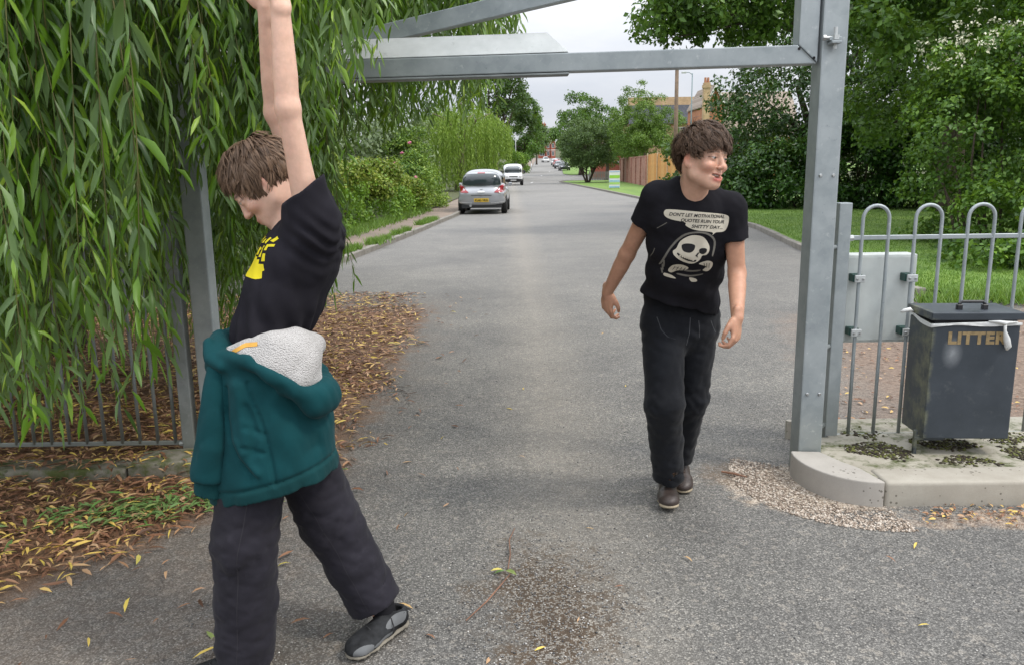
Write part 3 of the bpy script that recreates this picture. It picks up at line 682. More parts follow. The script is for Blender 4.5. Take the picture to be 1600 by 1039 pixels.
mb.tube([BMx @ Vector(v) for v in ((.26, -.016, .820), (.31, -.022, .818), (.335, -.028, .812), (.35, -.022, .815), (.40, -.016, .816))], [.003, .008, .012, .007, .003], 8)
mb.tube([BMx @ Vector(v) for v in ((.335, -.027, .812), (.338, -.026, .775), (.350, -.026, .735), (.362, -.022, .695), (.360, -.018, .675))], [.008, .007, .016, .017, .005], 8)
mb.build('knot', liner, lin, smooth=True)
mb = MB(); mb.tube([BMx @ Vector(v) for v in ((-.012, BD * .75, .83), (-.04, BD * .7, .845), (-.07, BD * .7, .838), (-.085, BD * .72, .83))], [.004, .012, .01, .003], 7)
mb.build('loose_end', liner, lin, smooth=True)
# ---- grey cabinet clamped to the railings
cab = empty('sign_back', (2.1, 4.5, .63), 'pale grey rectangular sign box seen from behind, clamped to the railings left of the bin', 'sign')
MB().box(1.835, 2.228, 4.44, 4.56, .615, 1.105).build('panel', simple('pale_grey_enamel', (.56, .59, .57), .35, vary=.08), cab, .006, 2)
MB().box(1.85, 2.213, 4.433, 4.438, .63, 1.09).build('back_plate', simple('grey_back_plate', (.52, .55, .535), .4, vary=.1), cab)
green = simple('green_plastic', (.012, .055, .045), .5)
for cx in (1.880, 2.1615):
    for cz in (.69, .985):
        c = MB().box(cx - .028, cx + .028, 4.338, 4.352, cz - .02, cz + .02).build('clamp', M_GALVL, cab, .004, 2)
        for bx in (-.016, .016): mb = MB(); hexbolt(mb, cx + bx, 4.337, cz, .007); mb.build('bolt', M_BOLT, c)
        MB().box(cx - .026, cx + .026, 4.372, 4.434, cz - .021, cz + .021).build('clamp_block', green, c, .003, 1)
# ================================================================== vehicles, houses, fences and street furniture down the road
def paint(name, col, metal=.0, rough=.3):
    m, nt, b = new_mat(name); b.inputs['Base Color'].default_value = (*col, 1); b.inputs['Metallic'].default_value = metal; b.inputs['Roughness'].default_value = rough; b.inputs['Coat Weight'].default_value = .6; b.inputs['Coat Roughness'].default_value = .06; return m
M_GLASS = paint('tinted_glass', (.03, .04, .045), 0, .12); M_TYRE = simple('tyre_rubber', (.014, .014, .015), .8); M_RIM = paint('alloy_rim', (.35, .36, .37), .6, .35)
M_RED = paint('red_lamp', (.30, .010, .016), 0, .15); M_CLEAR = paint('clear_lamp', (.55, .55, .55), .2, .15); M_BLACKP = simple('black_plastic', (.018, .018, .02), .6); M_WHITEP = paint('white_trim', (.7, .7, .7))
M_PLATEY = simple('yellow_plate', (.70, .46, .03), .5, vary=.03); M_PLATEW = simple('white_plate', (.6, .6, .6), .5, vary=.03)
def vehicle(name, label, group, loc, yaw, kind, colour, detail=True):
    root = empty(name, loc, label, 'car' if kind != 'van' else 'van', group); Mx = Matrix.Translation(loc) @ Matrix.Rotation(yaw, 4, 'Z')
    h = .024 if detail else .05; W = .86 if kind != 'van' else .90; L_ = 2.0 if kind != 'van' else 2.2; X = V(1, 0, 0)
    S = SDF((-1.05, -2.4, .1), (1.05, 2.4, 2.1), h)
    if kind != 'van':
        S.loft([(V(0, -1.70, .60), W * .93, .30), (V(0, -1.2, .62), W * .985, .37), (V(0, 1.0, .60), W * .985, .36), (V(0, 1.62, .55), W * .90, .27)], X, .05, pw=3.2)
        S.loft([(V(0, -1.50, 1.06), W * .78, .39), (V(0, -.3, 1.08), W * .80, .41), (V(0, .55, 1.0), W * .74, .35), (V(0, 1.0, .85), W * .68, .15)], X, .14, pw=2.8)
        for s in (-1, 1): S.cone(V(s * .70, -1.60, .93), V(s * .74, -1.2, .95), .08, .08, .08)
        S.loft([(V(0, -1.80, .47), W * .92, .15), (V(0, -1.70, .47), W * .95, .16)], X, .05, pw=3.2); ax_ = (-1.22, 1.25); rw = .31
    else:
        S.loft([(V(0, -1.75, .66), W * .92, .34), (V(0, -1.2, .68), W * .97, .42), (V(0, 1.7, .66), W * .97, .42)], X, .05, pw=3.6)
        S.loft([(V(0, -.72, 1.20), W * .84, .38), (V(0, -.2, 1.28), W * .90, .55), (V(0, 1.6, 1.28), W * .93, .55)], X, .16, pw=3.4); ax_ = (-1.35, 1.35); rw = .32
    for y in ax_:
        for s in (-1, 1): S.cone(V(s * (W - .16), y, rw), V(s * 1.1, y, rw), rw + .05, rw + .05, .01, mode='sub')
    S.clip((0, 0, .21), V(0, 0, -1))
    v, f = S.mesh(); v = v @ np.array(Mx.to_3x3()).T + np.array(Mx.translation)
    body = link('body', np_mesh('body', v, f), colour, root); bv = BVHTree.FromPolygons([Vector(p) for p in v], [tuple(q) for q in f])
    R3 = Mx.to_3x3()
    for y in ax_:
        for s in (-1, 1):
            c = (s * (W - .10), y, rw); mb = MB(); mb.lathe([(rw * .62, -.10), (rw * .95, -.10), (rw, -.07), (rw, .07), (rw * .95, .10), (rw * .62, .10)], c, 22, 'x'); mb.v = [tuple(Mx @ Vector(q)) for q in mb.v]; w = mb.build('wheel', M_TYRE, root, smooth=True)
            mb = MB(); mb.lathe([(.03, s * .085), (rw * .5, s * .07), (rw * .64, s * .095)], c, 18, 'x'); mb.v = [tuple(Mx @ Vector(q)) for q in mb.v]; mb.build('rim', M_RIM, w, smooth=True)
    def pr(nm, poly, side, mat, off=.008, sm=0, parent=None):
        """side 'r' rear, 'f' front, 'l'/'o' flanks; poly in (x, z) or (y, z)"""
        off = off + .016; v2, f2 = fill_polys([smooth_poly(poly, sm) if sm else poly], .05); d = {'r': V(0, 1, 0), 'f': V(0, -1, 0), 'l': V(1, 0, 0), 'o': V(-1, 0, 0)}[side]
        o = -3.0 * d; ax = V(1, 0, 0) if side in 'rf' else V(0, 1, 0); w = lambda a: np.array(R3 @ Vector(a))
        return project_print(nm, v2, f2, np.array(Mx @ Vector(o)), w(ax), V(0, 0, 1), w(d), bv, off, mat, parent or root, 4)
    if kind != 'van':
        rear, front = 'r', 'f'
        pr('rear_window', [(-.66, 1.03), (-.645, 1.20), (-.58, 1.36), (-.48, 1.395), (0, 1.405), (.48, 1.395), (.58, 1.36), (.645, 1.20), (.67, 1.03), (.45, 1.0), (0, .985), (-.45, 1.0)], 'r', M_GLASS)
        if detail:
            pr('wiper', [(-.22, 1.02), (.10, 1.02), (.10, 1.04), (-.22, 1.045)], 'r', M_BLACKP, .016); pr('brake_light', [(-.13, 1.41), (.13, 1.41), (.13, 1.445), (-.13, 1.445)], 'r', M_RED, .01)
            for s in (-1, 1):
                tl = pr('tail_light', [(s * .45, .755), (s * .74, .77), (s * .79, .85), (s * .785, .985), (s * .755, 1.02), (s * .66, .98), (s * .55, .86)], 'r', M_RED, .012, 3)
                pr('reversing_lamp', [(s * .57, .83), (s * .63, .83), (s * .645, .91), (s * .62, .91)], 'r', M_CLEAR, .018, parent=tl)
            pr('boot_lip', [(-.36, .665), (.36, .665), (.36, .645), (-.36, .645)], 'r', M_BLACKP, .004)
            hd_ = pr('boot_handle', [(-.11, .76), (.11, .76), (.11, .81), (-.11, .81)], 'r', M_WHITEP, .014, 2)
            pr('badge', smooth_poly([(-.035, .87), (.035, .87), (.035, .91), (-.035, .91)], 3), 'r', M_RIM, .014)
            for s in (-1, 1): pr('bumper_crease', [(s * .33, .39), (s * .78, .42), (s * .78, .435), (s * .33, .405)], 'r', M_WHITEP, .006)
            n = pr('number_plate', [(-.255, .43), (.255, .43), (.255, .555), (-.255, .555)], 'r', M_PLATEY, .014)
            tv, tf = text2d('KU63 VKG', .105, bold=.003, width=.86); mxv = max(a for a, b in tv); tv = [(-.225 + a * .45 / mxv, .456 + b) for a, b in tv]
            project_print('registration', tv, tf, np.array(Mx @ Vector((0, -3, 0))), np.array(R3 @ Vector((1, 0, 0))), V(0, 0, 1), np.array(R3 @ Vector((0, 1, 0))), bv, .036, M_BLACKP, n, 4)
            mb = MB(); mb.lathe([(.045, -.06), (.045, .06)], (-.38, -1.97, .31), 12, 'y'); mb.v = [tuple(Mx @ Vector(q)) for q in mb.v]; mb.build('exhaust', M_RIM, root)
            mb = MB(); mb.box(-.70, .70, -1.90, -1.2, .22, .34); mb.v = [tuple(Mx @ Vector(q)) for q in mb.v]; mb.build('underbody', M_BLACKP, root)
            for s in (-1, 1):
                mb = MB(); mb.box(min(s * .86, s * 1.0), max(s * .86, s * 1.0), .35, .47, .92, 1.05); mb.v = [tuple(Mx @ Vector(q)) for q in mb.v]; mb.build('wing_mirror', colour, root, .03, 2)
        for sd in 'lo': pr('side_window', [(-1.15, 1.06), (-.95, 1.30), (-.2, 1.38), (.55, 1.28), (.95, 1.03)], sd, M_GLASS)
        pr('windscreen', [(-.58, .98), (.58, .98), (.48, 1.32), (-.48, 1.32)], 'f', M_GLASS)
        for s in (-1, 1): pr('headlight', [(s * .48, .68), (s * .74, .70), (s * .74, .80), (s * .55, .78)], 'f', M_CLEAR)
    else:                                              # the van's nose points towards -y
        pr('windscreen', [(-.72, 1.12), (-.62, 1.62), (0, 1.68), (.62, 1.62), (.72, 1.12), (0, 1.08)], 'r', M_GLASS, sm=3)
        pr('bumper', [(-.80, .25), (.80, .25), (.82, .55), (.4, .60), (-.4, .60), (-.82, .55)], 'r', M_BLACKP); pr('grille', [(-.40, .74), (.40, .74), (.36, .82), (-.36, .82)], 'r', M_BLACKP)
        for s in (-1, 1):
            pr('headlight', [(s * .50, .72), (s * .80, .76), (s * .82, .98), (s * .70, .96), (s * .54, .84)], 'r', M_CLEAR, .012, 2)
            mb = MB(); mb.box(min(s * .93, s * 1.13), max(s * .93, s * 1.13), -.62, -.50, 1.08, 1.32); mb.v = [tuple(Mx @ Vector(q)) for q in mb.v]; mb.build('wing_mirror', M_BLACKP, root, .03, 2)
        for sd in 'lo': pr('side_window', [(-.78, 1.12), (-.5, 1.55), (.15, 1.58), (.15, 1.10)], sd, M_GLASS)
        n = pr('number_plate', [(-.26, .40), (.26, .40), (.26, .51), (-.26, .51)], 'r', M_PLATEW, .012)
    return root
M_SILVER = paint('silver_paint', (.36, .37, .39), .45, .30)
vehicle('parked_car', 'small silver hatchback with a yellow rear number plate parked at the left kerb', 'cars parked along the road', (-.93, 30.6, 0), -.035, 'car', M_SILVER)
vehicle('parked_van', 'small white van facing the camera, parked beyond the silver hatchback', None, (.28, 76.0, 0), math.pi * 0 + .02, 'van', paint('white_paint', (.72, .73, .74)))
for lab, x, y, c, yw in (('dark car parked on the right beside the round tree, far down the road', 9.6, 146, (.02, .025, .03), 3.2), ('grey car parked just beyond the dark one, far down the road', 9.7, 163, (.16, .17, .18), 3.15), ('small red car tucked between grey cars far down the road', 10.2, 178, (.35, .02, .02), 3.2), ('pale silver car far down the road before the brick house', 10.6, 195, (.45, .46, .47), 3.1), ('white car at the far end of the road below the brick house', 10.0, 232, (.7, .7, .7), .1)):
    vehicle('parked_car', lab, 'cars parked along the road', (x, y, float(gz(y))), yw, 'car', paint('car_paint', c), False)
# ---- brick, roof and timber materials
def brick_mat(name, c0, c1, mortar=(.35, .32, .28), scale=6.5):
    m, nt, b = new_mat(name); p = objco(nt); sx = nd(nt, 'ShaderNodeSeparateXYZ', {0: p}); cb = nd(nt, 'ShaderNodeCombineXYZ', {0: mth(nt, 'ADD', sx.outputs[0], sx.outputs[1]), 1: sx.outputs[2], 2: 0.0})
    br = nd(nt, 'ShaderNodeTexBrick', {'Vector': cb.outputs[0], 'Color1': c0, 'Color2': c1, 'Mortar': mortar, 'Scale': scale, 'Mortar Size': .012}); br.inputs['Brick Width'].default_value = 1.46; br.inputs['Row Height'].default_value = .49
    c = mixc(nt, 1.0, br.outputs[0], ramp(nt, noise(nt, p, 1.2, 5, .6), [(.3, (.8, .78, .78)), (.7, (1.15, 1.12, 1.1))]), 'MULTIPLY'); nt.links.new(c, b.inputs['Base Color']); b.inputs['Roughness'].default_value = .9; return m
def tile_mat(name, c0, c1):
    m, nt, b = new_mat(name); p = objco(nt); sx = nd(nt, 'ShaderNodeSeparateXYZ', {0: p}); cb = nd(nt, 'ShaderNodeCombineXYZ', {0: sx.outputs[0], 1: mth(nt, 'MULTIPLY', sx.outputs[2], 1.4), 2: 0.0}); br = nd(nt, 'ShaderNodeTexBrick', {'Vector': cb.outputs[0], 'Color1': c0, 'Color2': c1, 'Mortar': tuple(x * .45 for x in c0), 'Scale': 3.2, 'Mortar Size': .03}); br.inputs['Brick Width'].default_value = .8; br.inputs['Row Height'].default_value = .8
    nt.links.new(br.outputs[0], b.inputs['Base Color']); b.inputs['Roughness'].default_value = .85; return m
M_RBRICK, M_OBRICK, M_YBRICK, M_PBRICK = brick_mat('red_brick', (.30, .075, .045), (.38, .11, .065)), brick_mat('orange_brick', (.42, .17, .085), (.48, .22, .12)), brick_mat('buff_brick', (.44, .31, .17), (.52, .38, .23)), brick_mat('weathered_pink_brick', (.30, .13, .10), (.40, .21, .17))
M_SLATE, M_TILE, M_RTILE = tile_mat('slate_roof', (.045, .05, .065), (.07, .075, .09)), tile_mat('brown_tile_roof', (.24, .19, .15), (.36, .30, .25)), tile_mat('red_brown_roof', (.13, .075, .055), (.18, .11, .085))
M_BARGE = simple('white_bargeboard', (.7, .7, .68), .6, vary=.06); M_PANE = paint('window_pane', (.06, .075, .085), 0, .1)
def window(parent, x0, x1, y, z0, z1, lights=2):
    fr = MB().box(x0, x1, y - .06, y + .04, z0, z0 + .08).box(x0, x1, y - .06, y + .04, z1 - .08, z1).box(x0, x0 + .08, y - .058, y + .04, z0 + .08, z1 - .08).box(x1 - .08, x1, y - .058, y + .04, z0 + .08, z1 - .08)
    for k in range(1, lights): xm = x0 + (x1 - x0) * k / lights; fr.box(xm - .03, xm + .03, y - .056, y + .04, z0 + .08, z1 - .08)
    f = fr.build('window', M_BARGE, parent); MB().box(x0 + .08, x1 - .08, y - .03, y + .02, z0 + .08, z1 - .08).build('pane', M_PANE, f)
def gable_house(root, x0, x1, y0, y1, zb, ze, zr, wall, roof, barge=True, over=.25):
    """ridge runs along y; gable faces the camera"""
    xm = (x0 + x1) / 2; mb = MB().box(x0, x1, y0, y1, zb, ze); mb.add([(x0, y0, ze), (x1, y0, ze), (xm, y0, zr), (x0, y1, ze), (x1, y1, ze), (xm, y1, zr)], [(0, 1, 2), (5, 4, 3), (0, 2, 5, 3), (1, 4, 5, 2)]); w = mb.build('wall', wall, root)
    t = .14; sl = (zr - ze) / (xm - x0)
    for s in (-1, 1):
        e = x0 - over if s < 0 else x1 + over; ez = ze - sl * over; r = MB(); r.add([(e, y0 - .3, ez + .02), (xm, y0 - .3, zr + .02), (xm, y0 - .3, zr + .02 + t), (e, y0 - .3, ez + .02 + t), (e, y1, ez + .02), (xm, y1, zr + .02), (xm, y1, zr + .02 + t), (e, y1, ez + .02 + t)], [(0, 1, 2, 3), (7, 6, 5, 4), (3, 2, 6, 7), (0, 4, 5, 1), (0, 3, 7, 4)]); ro = r.build('roof', roof, root)
        if barge:
            b_ = MB(); b_.add([(e, y0 - .36, ez - .30), (xm, y0 - .36, zr - .30), (xm, y0 - .36, zr + .15), (e, y0 - .36, ez + .15), (e, y0 - .305, ez - .30), (xm, y0 - .305, zr - .30), (xm, y0 - .305, zr + .15), (e, y0 - .305, ez + .15)], [(0, 1, 2, 3), (7, 6, 5, 4), (3, 2, 6, 7), (0, 4, 5, 1), (0, 3, 7, 4), (1, 5, 6, 2)]); b_.build('bargeboard', M_BARGE, ro)
    return w
def chimney(root, x, y, z0, z1, w, mat):
    c = MB().box(x - w / 2, x + w / 2, y - w / 2, y + w / 2, z0, z1).box(x - w * .6, x + w * .6, y - w * .6, y + w * .6, z1 - .5, z1 - .2).build('chimney', mat, root)
    mb = MB(); mb.lathe([(.14, 0), (.11, .5)], (x - w * .22, y, z1), 8); mb.lathe([(.14, 0), (.11, .5)], (x + w * .22, y, z1), 8); mb.build('chimney_pots', M_OBRICK, c)
hb_ = empty('brick_house', (13.5, 302, 4.6), 'tall red brick house with a row of white edged gables ending the road', 'house')
zb = float(gz(300))
for i, (x0, x1, y0) in enumerate(((10.6, 13.0, 300), (13.1, 14.7, 299), (14.8, 16.4, 298))):
    gable_house(hb_, x0, x1, y0, y0 + 9, zb - .5, zb + 6.2 - .3 * i, zb + 9.4 - .5 * i, M_RBRICK, M_RTILE, True, .15)
    for k in (0, 1): window(hb_, x0 + .35, x1 - .35, y0, zb + .9 + 2.7 * k, zb + 2.5 + 2.7 * k)
    MB().box(x0, x1, y0 - .05, y0 - .01, zb + 2.75, zb + 2.98).build('white_band', M_BARGE, hb_)
chimney(hb_, 12.4, 303, zb + 6, zb + 12.3, 1.6, M_RBRICK)
hs = empty('brick_house', (22, 88, .3), 'orange brick gabled house with white bargeboards and a broad brown tiled roof', 'house')
gable_house(hs, 19.6, 21.6, 84.2, 92, 0, 7.5, 9.3, M_OBRICK, M_TILE, True, .15)
r = MB(); r.box(21.6, 29.5, 86, 92, 0, 4.6); r.build('wall', M_OBRICK, hs); r = MB(); r.add([(21.62, 85.4, 4.3), (30, 85.4, 4.3), (30, 89.6, 9.1), (21.62, 89.6, 9.1), (21.62, 93, 4.3), (30, 93, 4.3)], [(0, 1, 2, 3), (3, 2, 5, 4), (1, 5, 2), (0, 3, 4)]); r.build('roof', M_TILE, hs)
chimney(hs, 19.55, 83.4, 0, 9.5, .62, M_YBRICK); window(hs, 22.5, 24.0, 86, 1.6, 2.9); window(hs, 26, 27.5, 86, 1.6, 2.9); window(hs, 20.1, 21.2, 84.2, 4.2, 5.6)
hs = empty('long_house', (17, 97, .4), 'long buff brick house with a dark slate roof between the pole and the orange gable', 'house')
MB().box(14, 22.6, 97, 104, 0, 6.4).build('wall', M_YBRICK, hs); r = MB(); r.add([(13.8, 96.6, 6.3), (22.8, 96.6, 6.3), (22.8, 98.6, 8.5), (13.8, 98.6, 8.5)], [(0, 1, 2, 3)]); r.add([(13.8, 96.6, 6.3), (22.8, 96.6, 6.3), (22.8, 104.6, 6.3), (13.8, 104.6, 6.3)], [(3, 2, 1, 0)]); r.add([(13.8, 98.6, 8.5), (22.8, 98.6, 8.5), (22.8, 104.6, 6.3), (13.8, 104.6, 6.3)], [(0, 1, 2, 3)]); r.build('roof', M_SLATE, hs)
MB().box(14, 22.6, 98.6, 99.2, 8.3, 9.4).build('parapet', M_YBRICK, hs)
for x in (14.8, 17.0, 19.2, 21.2): window(hs, x, x + 1.2, 97, 4.6, 5.9)
hs = empty('brick_house', (13, 112, .5), 'low red brick house glimpsed through the feathery light green tree', 'house')
gable_house(hs, 12.6, 18.6, 108, 116, 0, 4.6, 7.4, M_RBRICK, M_RTILE); window(hs, 13.4, 14.9, 108, 3.0, 4.2); window(hs, 16, 17.5, 108, 3.0, 4.2); window(hs, 13.4, 14.9, 108, .9, 2.2)
# ---- garden wall, timber fence, picket fence
def wall_run(name, label, cat, p0, p1, h, th, mat, cope):
    root = empty(name, (*p0, 0), label, cat); d = np.array(p1) - np.array(p0); L_ = np.hypot(*d); Mx = Matrix.Translation((*p0, 0)) @ Matrix.Rotation(math.atan2(d[1], d[0]), 4, 'Z')
    MB().box(0, L_, 0, th, -.1, h, Mx).build('wall_face', mat, root); MB().box(-.03, L_ + .03, -.04, th + .04, h, h + .08, Mx).build('coping', cope, root)
    for t in np.arange(0, L_, 3.6): MB().box(t, t + .4, -.09, -.002, -.1, h - .01, Mx).build('pier', mat, root)
    return root
wall_run('garden_wall', 'weathered red brick garden wall running back from the timber fence', 'wall', (11.2, 84), (10.25, 62.2), 2.25, .22, M_PBRICK, M_PBRICK)
wall_run('garden_wall', 'low red brick wall behind the round tree across the lawn', 'wall', (9.9, 101), (13.6, 99), 1.9, .22, M_RBRICK, M_RBRICK)
tf_ = empty('timber_fence', (10.3, 62, 0), 'new orange brown close boarded timber fence behind the wooden pole', 'fence')
M_TIM = [simple('fence_timber', (.55, .26, .085), .75, vary=.18, nscale=5), simple('fence_timber_pale', (.60, .32, .12), .75, vary=.15, nscale=5)]; M_POST = simple('pale_fence_post', (.52, .42, .30), .8)
p0, p1 = np.array((10.32, 61.9)), np.array((14.3, 43.5)); d = p1 - p0; L_ = np.hypot(*d); d = d / L_; ang = math.atan2(d[1], d[0]); bme = []
for k in range(2):
    me = MB().box(0, .60, 0, .03, .06, 2.42).mesh('board', .006, 1); me.materials.append(M_TIM[k]); bme.append(me)
for i, t in enumerate(np.arange(0, L_, .62)):
    o = link('board', bme[(i * 7) % 3 % 2], None, tf_); o.location = Vector((*(p0 + d * t), random.uniform(-.02, .02))) - tf_.location; o.rotation_euler = (random.uniform(-.01, .01), 0, ang); o.scale.z = random.uniform(.985, 1.01)
    if i % 3 == 0: MB().box(t - .055, t + .005, -.05, -.002, 0, 2.5, Matrix.Translation((*p0, 0)) @ Matrix.Rotation(ang, 4, 'Z')).build('post', M_POST, tf_)
pf = empty('picket_fence', (8.9, 90, 0), 'low weathered grey picket fence at the edge of the lawn by the round tree', 'fence'); M_GPK = simple('grey_weathered_timber', (.16, .15, .14), .9)
pme = MB().box(0, .13, 0, .025, .05, .95).mesh('picket', .004, 1); pme.materials.append(M_GPK)
for i in range(22):
    o = link('picket', pme, None, pf); o.location = Vector((8.6 + .16 * i, 90 - .12 * i, .08)) - pf.location; o.rotation_euler.z = -.64 + random.uniform(-.03, .03)
MB().tube([(8.6, 90.05, .35), (12.1, 87.4, .35)], .03, 6).build('rail', M_GPK, pf); MB().tube([(8.6, 90.05, .85), (12.1, 87.4, .85)], .03, 6).build('rail', M_GPK, pf)
# ---- notice board, poles, lamp posts
nb = empty('notice_board', (7.15, 56.5, .08), 'white notice board with lime green and pale blue bands standing on the verge', 'sign')
MB().box(6.78, 7.52, 56.47, 56.53, .12, 1.28).build('panel', simple('white_board', (.66, .68, .68), .5, vary=.05), nb, .02, 2)
for nm, c, z0, z1 in (('green_band', (.28, .55, .06), .78, .98), ('blue_band', (.30, .50, .62), .52, .66), ('green_band', (.36, .58, .16), .36, .50), ('blue_band', (.26, .46, .66), .14, .24), ('blue_band', (.20, .34, .55), 1.19, 1.23)): MB().box(6.80, 7.50, 56.458, 56.468, z0, z1).build(nm, simple(nm, c, .5, vary=.05), nb)
for x in (6.85, 7.42): MB().box(x, x + .05, 56.48, 56.52, 0, .13).build('leg', M_GALV, nb)
M_WOODP = simple('weathered_pole', (.17, .12, .085), .9, vary=.3, nscale=3)
tp = empty('telegraph_pole', (13.2, 66, 0), 'brown wooden telegraph pole standing behind the timber fence', 'pole'); MB().tube([(13.2, 66, -.2), (13.15, 66, 4), (13.12, 66, 9.6)], [.19, .17, .14], 12).build('shaft', M_WOODP, tp, smooth=True)
MB().box(12.7, 13.55, 65.8, 65.92, 9.1, 9.24).build('crossarm', M_WOODP, tp)
def lamp_post(label, x, y, h, arm, mat):
    z = float(gz(y)); r = empty('lamp_post', (x, y, z), label, 'lamp post'); MB().tube([(x, y, z), (x, y, z + 1.2)], .085, 10).tube([(x, y, z + 1.2), (x, y, z + h)], [.06, .045], 10).build('column', mat, r, smooth=True); MB().tube([(x, y, z + h - .1), (x + arm * .5, y, z + h + .06), (x + arm, y, z + h + .08)], .03, 6).build('bracket', mat, r)
    MB().box(min(x + arm, x + arm * 1.8), max(x + arm, x + arm * 1.8), y - .12, y + .12, z + h + .01, z + h + .14).build('lantern', M_GALVL, r, .03, 2)
M_LAMPG = simple('grey_green_column', (.16, .22, .24), .5)
lamp_post('slim grey street lamp on the left pavement just past the white van', .75, 100, 5.3, -.5, M_GALVL); lamp_post('second, farther grey street lamp on the left among the dark trees', 4.0, 152, 5.6, -.5, M_GALVL); lamp_post('tall blue grey lamp column behind the timber fence, right of the wooden pole', 15.2, 70, 9.0, -.5, M_LAMPG)
# ================================================================== vegetation
def leaf_arrays(P, D, N, Ln, W, fold=.18):
    """folded rhombic leaves: 4 verts, 2 tris"""
    n = len(P); S = nrm(np.cross(D, N)); U = nrm(np.cross(S, D)); Ln = Ln[:, None]; W = W[:, None]
    mid = P + D * Ln * .45 + U * W * fold
    v = np.stack([P, mid + S * W * .5, P + D * Ln, mid - S * W * .5], 1).reshape(-1, 3)
    b = (np.arange(n) * 4)[:, None]
    f = np.concatenate([b + np.array([[0, 1, 2]]), b + np.array([[0, 2, 3]])], 1).reshape(-1, 3)
    return v, f
def long_leaf_arrays(P, D, Ln, W, droop, rg, fold=.22):
    """narrow willow leaves that bend: 8 verts, 8 tris"""
    n = len(P); dn = V(0, 0, -1)[None]
    side = nrm(np.cross(D, dn + rg.normal(size=(n, 3)) * .9)); Ln = Ln[:, None]; W = W[:, None]; dr = droop[:, None]
    d2 = nrm(D + dn * dr); d3 = nrm(D + dn * dr * 2.2 + rg.normal(size=(n, 3)) * .12)
    nm = nrm(np.cross(side, D))
    m1 = P + D * Ln * .33; m2 = m1 + d2 * Ln * .34; t = m2 + d3 * Ln * .33; e = nm * W * fold
    v = np.stack([P, m1 + side * W * .5 + e, m1, m1 - side * W * .5 + e, m2 + side * W * .42 + e, m2, m2 - side * W * .42 + e, t], 1).reshape(-1, 3)
    T = np.array([[0, 2, 1], [0, 3, 2], [1, 2, 5], [1, 5, 4], [2, 3, 6], [2, 6, 5], [4, 5, 7], [5, 6, 7]])
    f = ((np.arange(n) * 8)[:, None, None] + T[None]).reshape(-1, 3)
    return v, f
def leaf_obj(name, v, f, tint, per, mat, parent=None, kind=None):
    return link(name, np_mesh(name, v, f, False, {'tint': np.repeat(tint, per)}), mat, parent, kind)
def clumps(ells, n, size, rg, low=-.35):
    """clump centres spread over the surfaces of several ellipsoids"""
    out = []; tot = sum((r[0] * r[1] + r[0] * r[2] + r[1] * r[2]) for c, r in ells)
    for c, r in ells:
        k = max(3, int(n * (r[0] * r[1] + r[0] * r[2] + r[1] * r[2]) / tot)); d = rdir(k * 3, rg); d = d[d[:, 2] > low][:k]
        p = np.array(c) + d * np.array(r) * rg.uniform(.62, .98, (len(d), 1))
        out.append(np.concatenate([p, size * rg.uniform(.55, 1.35, (len(d), 1)), d], 1))
    return np.concatenate(out)
def leaves_on(cl, n, ls, rg, asp=.55, jit=.16, up=.45):
    w = cl[:, 3] ** 2; idx = rg.choice(len(cl), n, p=w / w.sum()); c = cl[idx]
    d = nrm(rdir(n, rg) + c[:, 4:7] * .55 + V(0, 0, .25)); rad = c[:, 3] * rg.uniform(.25, 1, n) ** .45
    P = c[:, :3] + d * (rad * np.array([1, 1, .8])[:, None]).T + rg.normal(size=(n, 3)) * jit * c[:, 3:4]
    N = nrm(d * .7 + V(0, 0, up) + rg.normal(size=(n, 3)) * .6); D = nrm(np.cross(N, rdir(n, rg)) + V(0, 0, -.25)); L_ = ls * rg.uniform(.6, 1.35, n)
    ct = rg.uniform(-.18, .18, len(cl))[idx]
    return leaf_arrays(P, D, N, L_, L_ * asp) + (np.clip(rg.beta(2, 2.2, n) + ct, 0, 1),)
LM = {
 'dark': leafmat('dark_leaves', (.014, .042, .007), (.042, .10, .014), (.09, .17, .03)),
 'mid': leafmat('mid_green_leaves', (.025, .07, .008), (.072, .165, .018), (.15, .27, .04)),
 'bright': leafmat('bright_green_leaves', (.06, .14, .010), (.15, .29, .024), (.27, .41, .05)),
 'holly': leafmat('glossy_dark_leaves', (.010, .036, .006), (.036, .10, .014), (.09, .19, .034), rough=.34, trans=.15),
 'olive': leafmat('olive_bramble_leaves', (.10, .14, .015), (.21, .27, .03), (.34, .37, .06)),
 'grey': leafmat('grey_green_leaves', (.09, .13, .06), (.17, .23, .11), (.26, .33, .17)),
 'pale': leafmat('yellow_green_leaves', (.10, .18, .018), (.22, .34, .045), (.38, .48, .10)),
 'round': leafmat('dull_green_leaves', (.045, .085, .025), (.095, .16, .05), (.16, .24, .08)),
 'birch': leafmat('light_green_leaves', (.06, .12, .018), (.13, .23, .035), (.23, .34, .065)),
 'willow': leafmat('willow_leaves', (.018, .060, .004), (.125, .265, .014), (.38, .55, .07), rough=.38, trans=.38, under=(.18, .28, .13), spec=.5),
}
def bark(name, c0, c1):
    m, nt, b = new_mat(name); p = pos(nt); mp_ = nd(nt, 'ShaderNodeMapping', {'Vector': p}); mp_.inputs['Scale'].default_value = (1, 1, .18)
    n = noise(nt, mp_.outputs[0], 26, 6, .7); nt.links.new(ramp(nt, n, [(.3, c0), (.7, c1)]), b.inputs['Base Color']); b.inputs['Roughness'].default_value = .95
    bump(nt, b, n, .8, .02); return m
M_BARK, M_BIRCH = bark('bark', (.035, .025, .018), (.11, .085, .06)), bark('pale_bark', (.11, .08, .055), (.30, .25, .19))
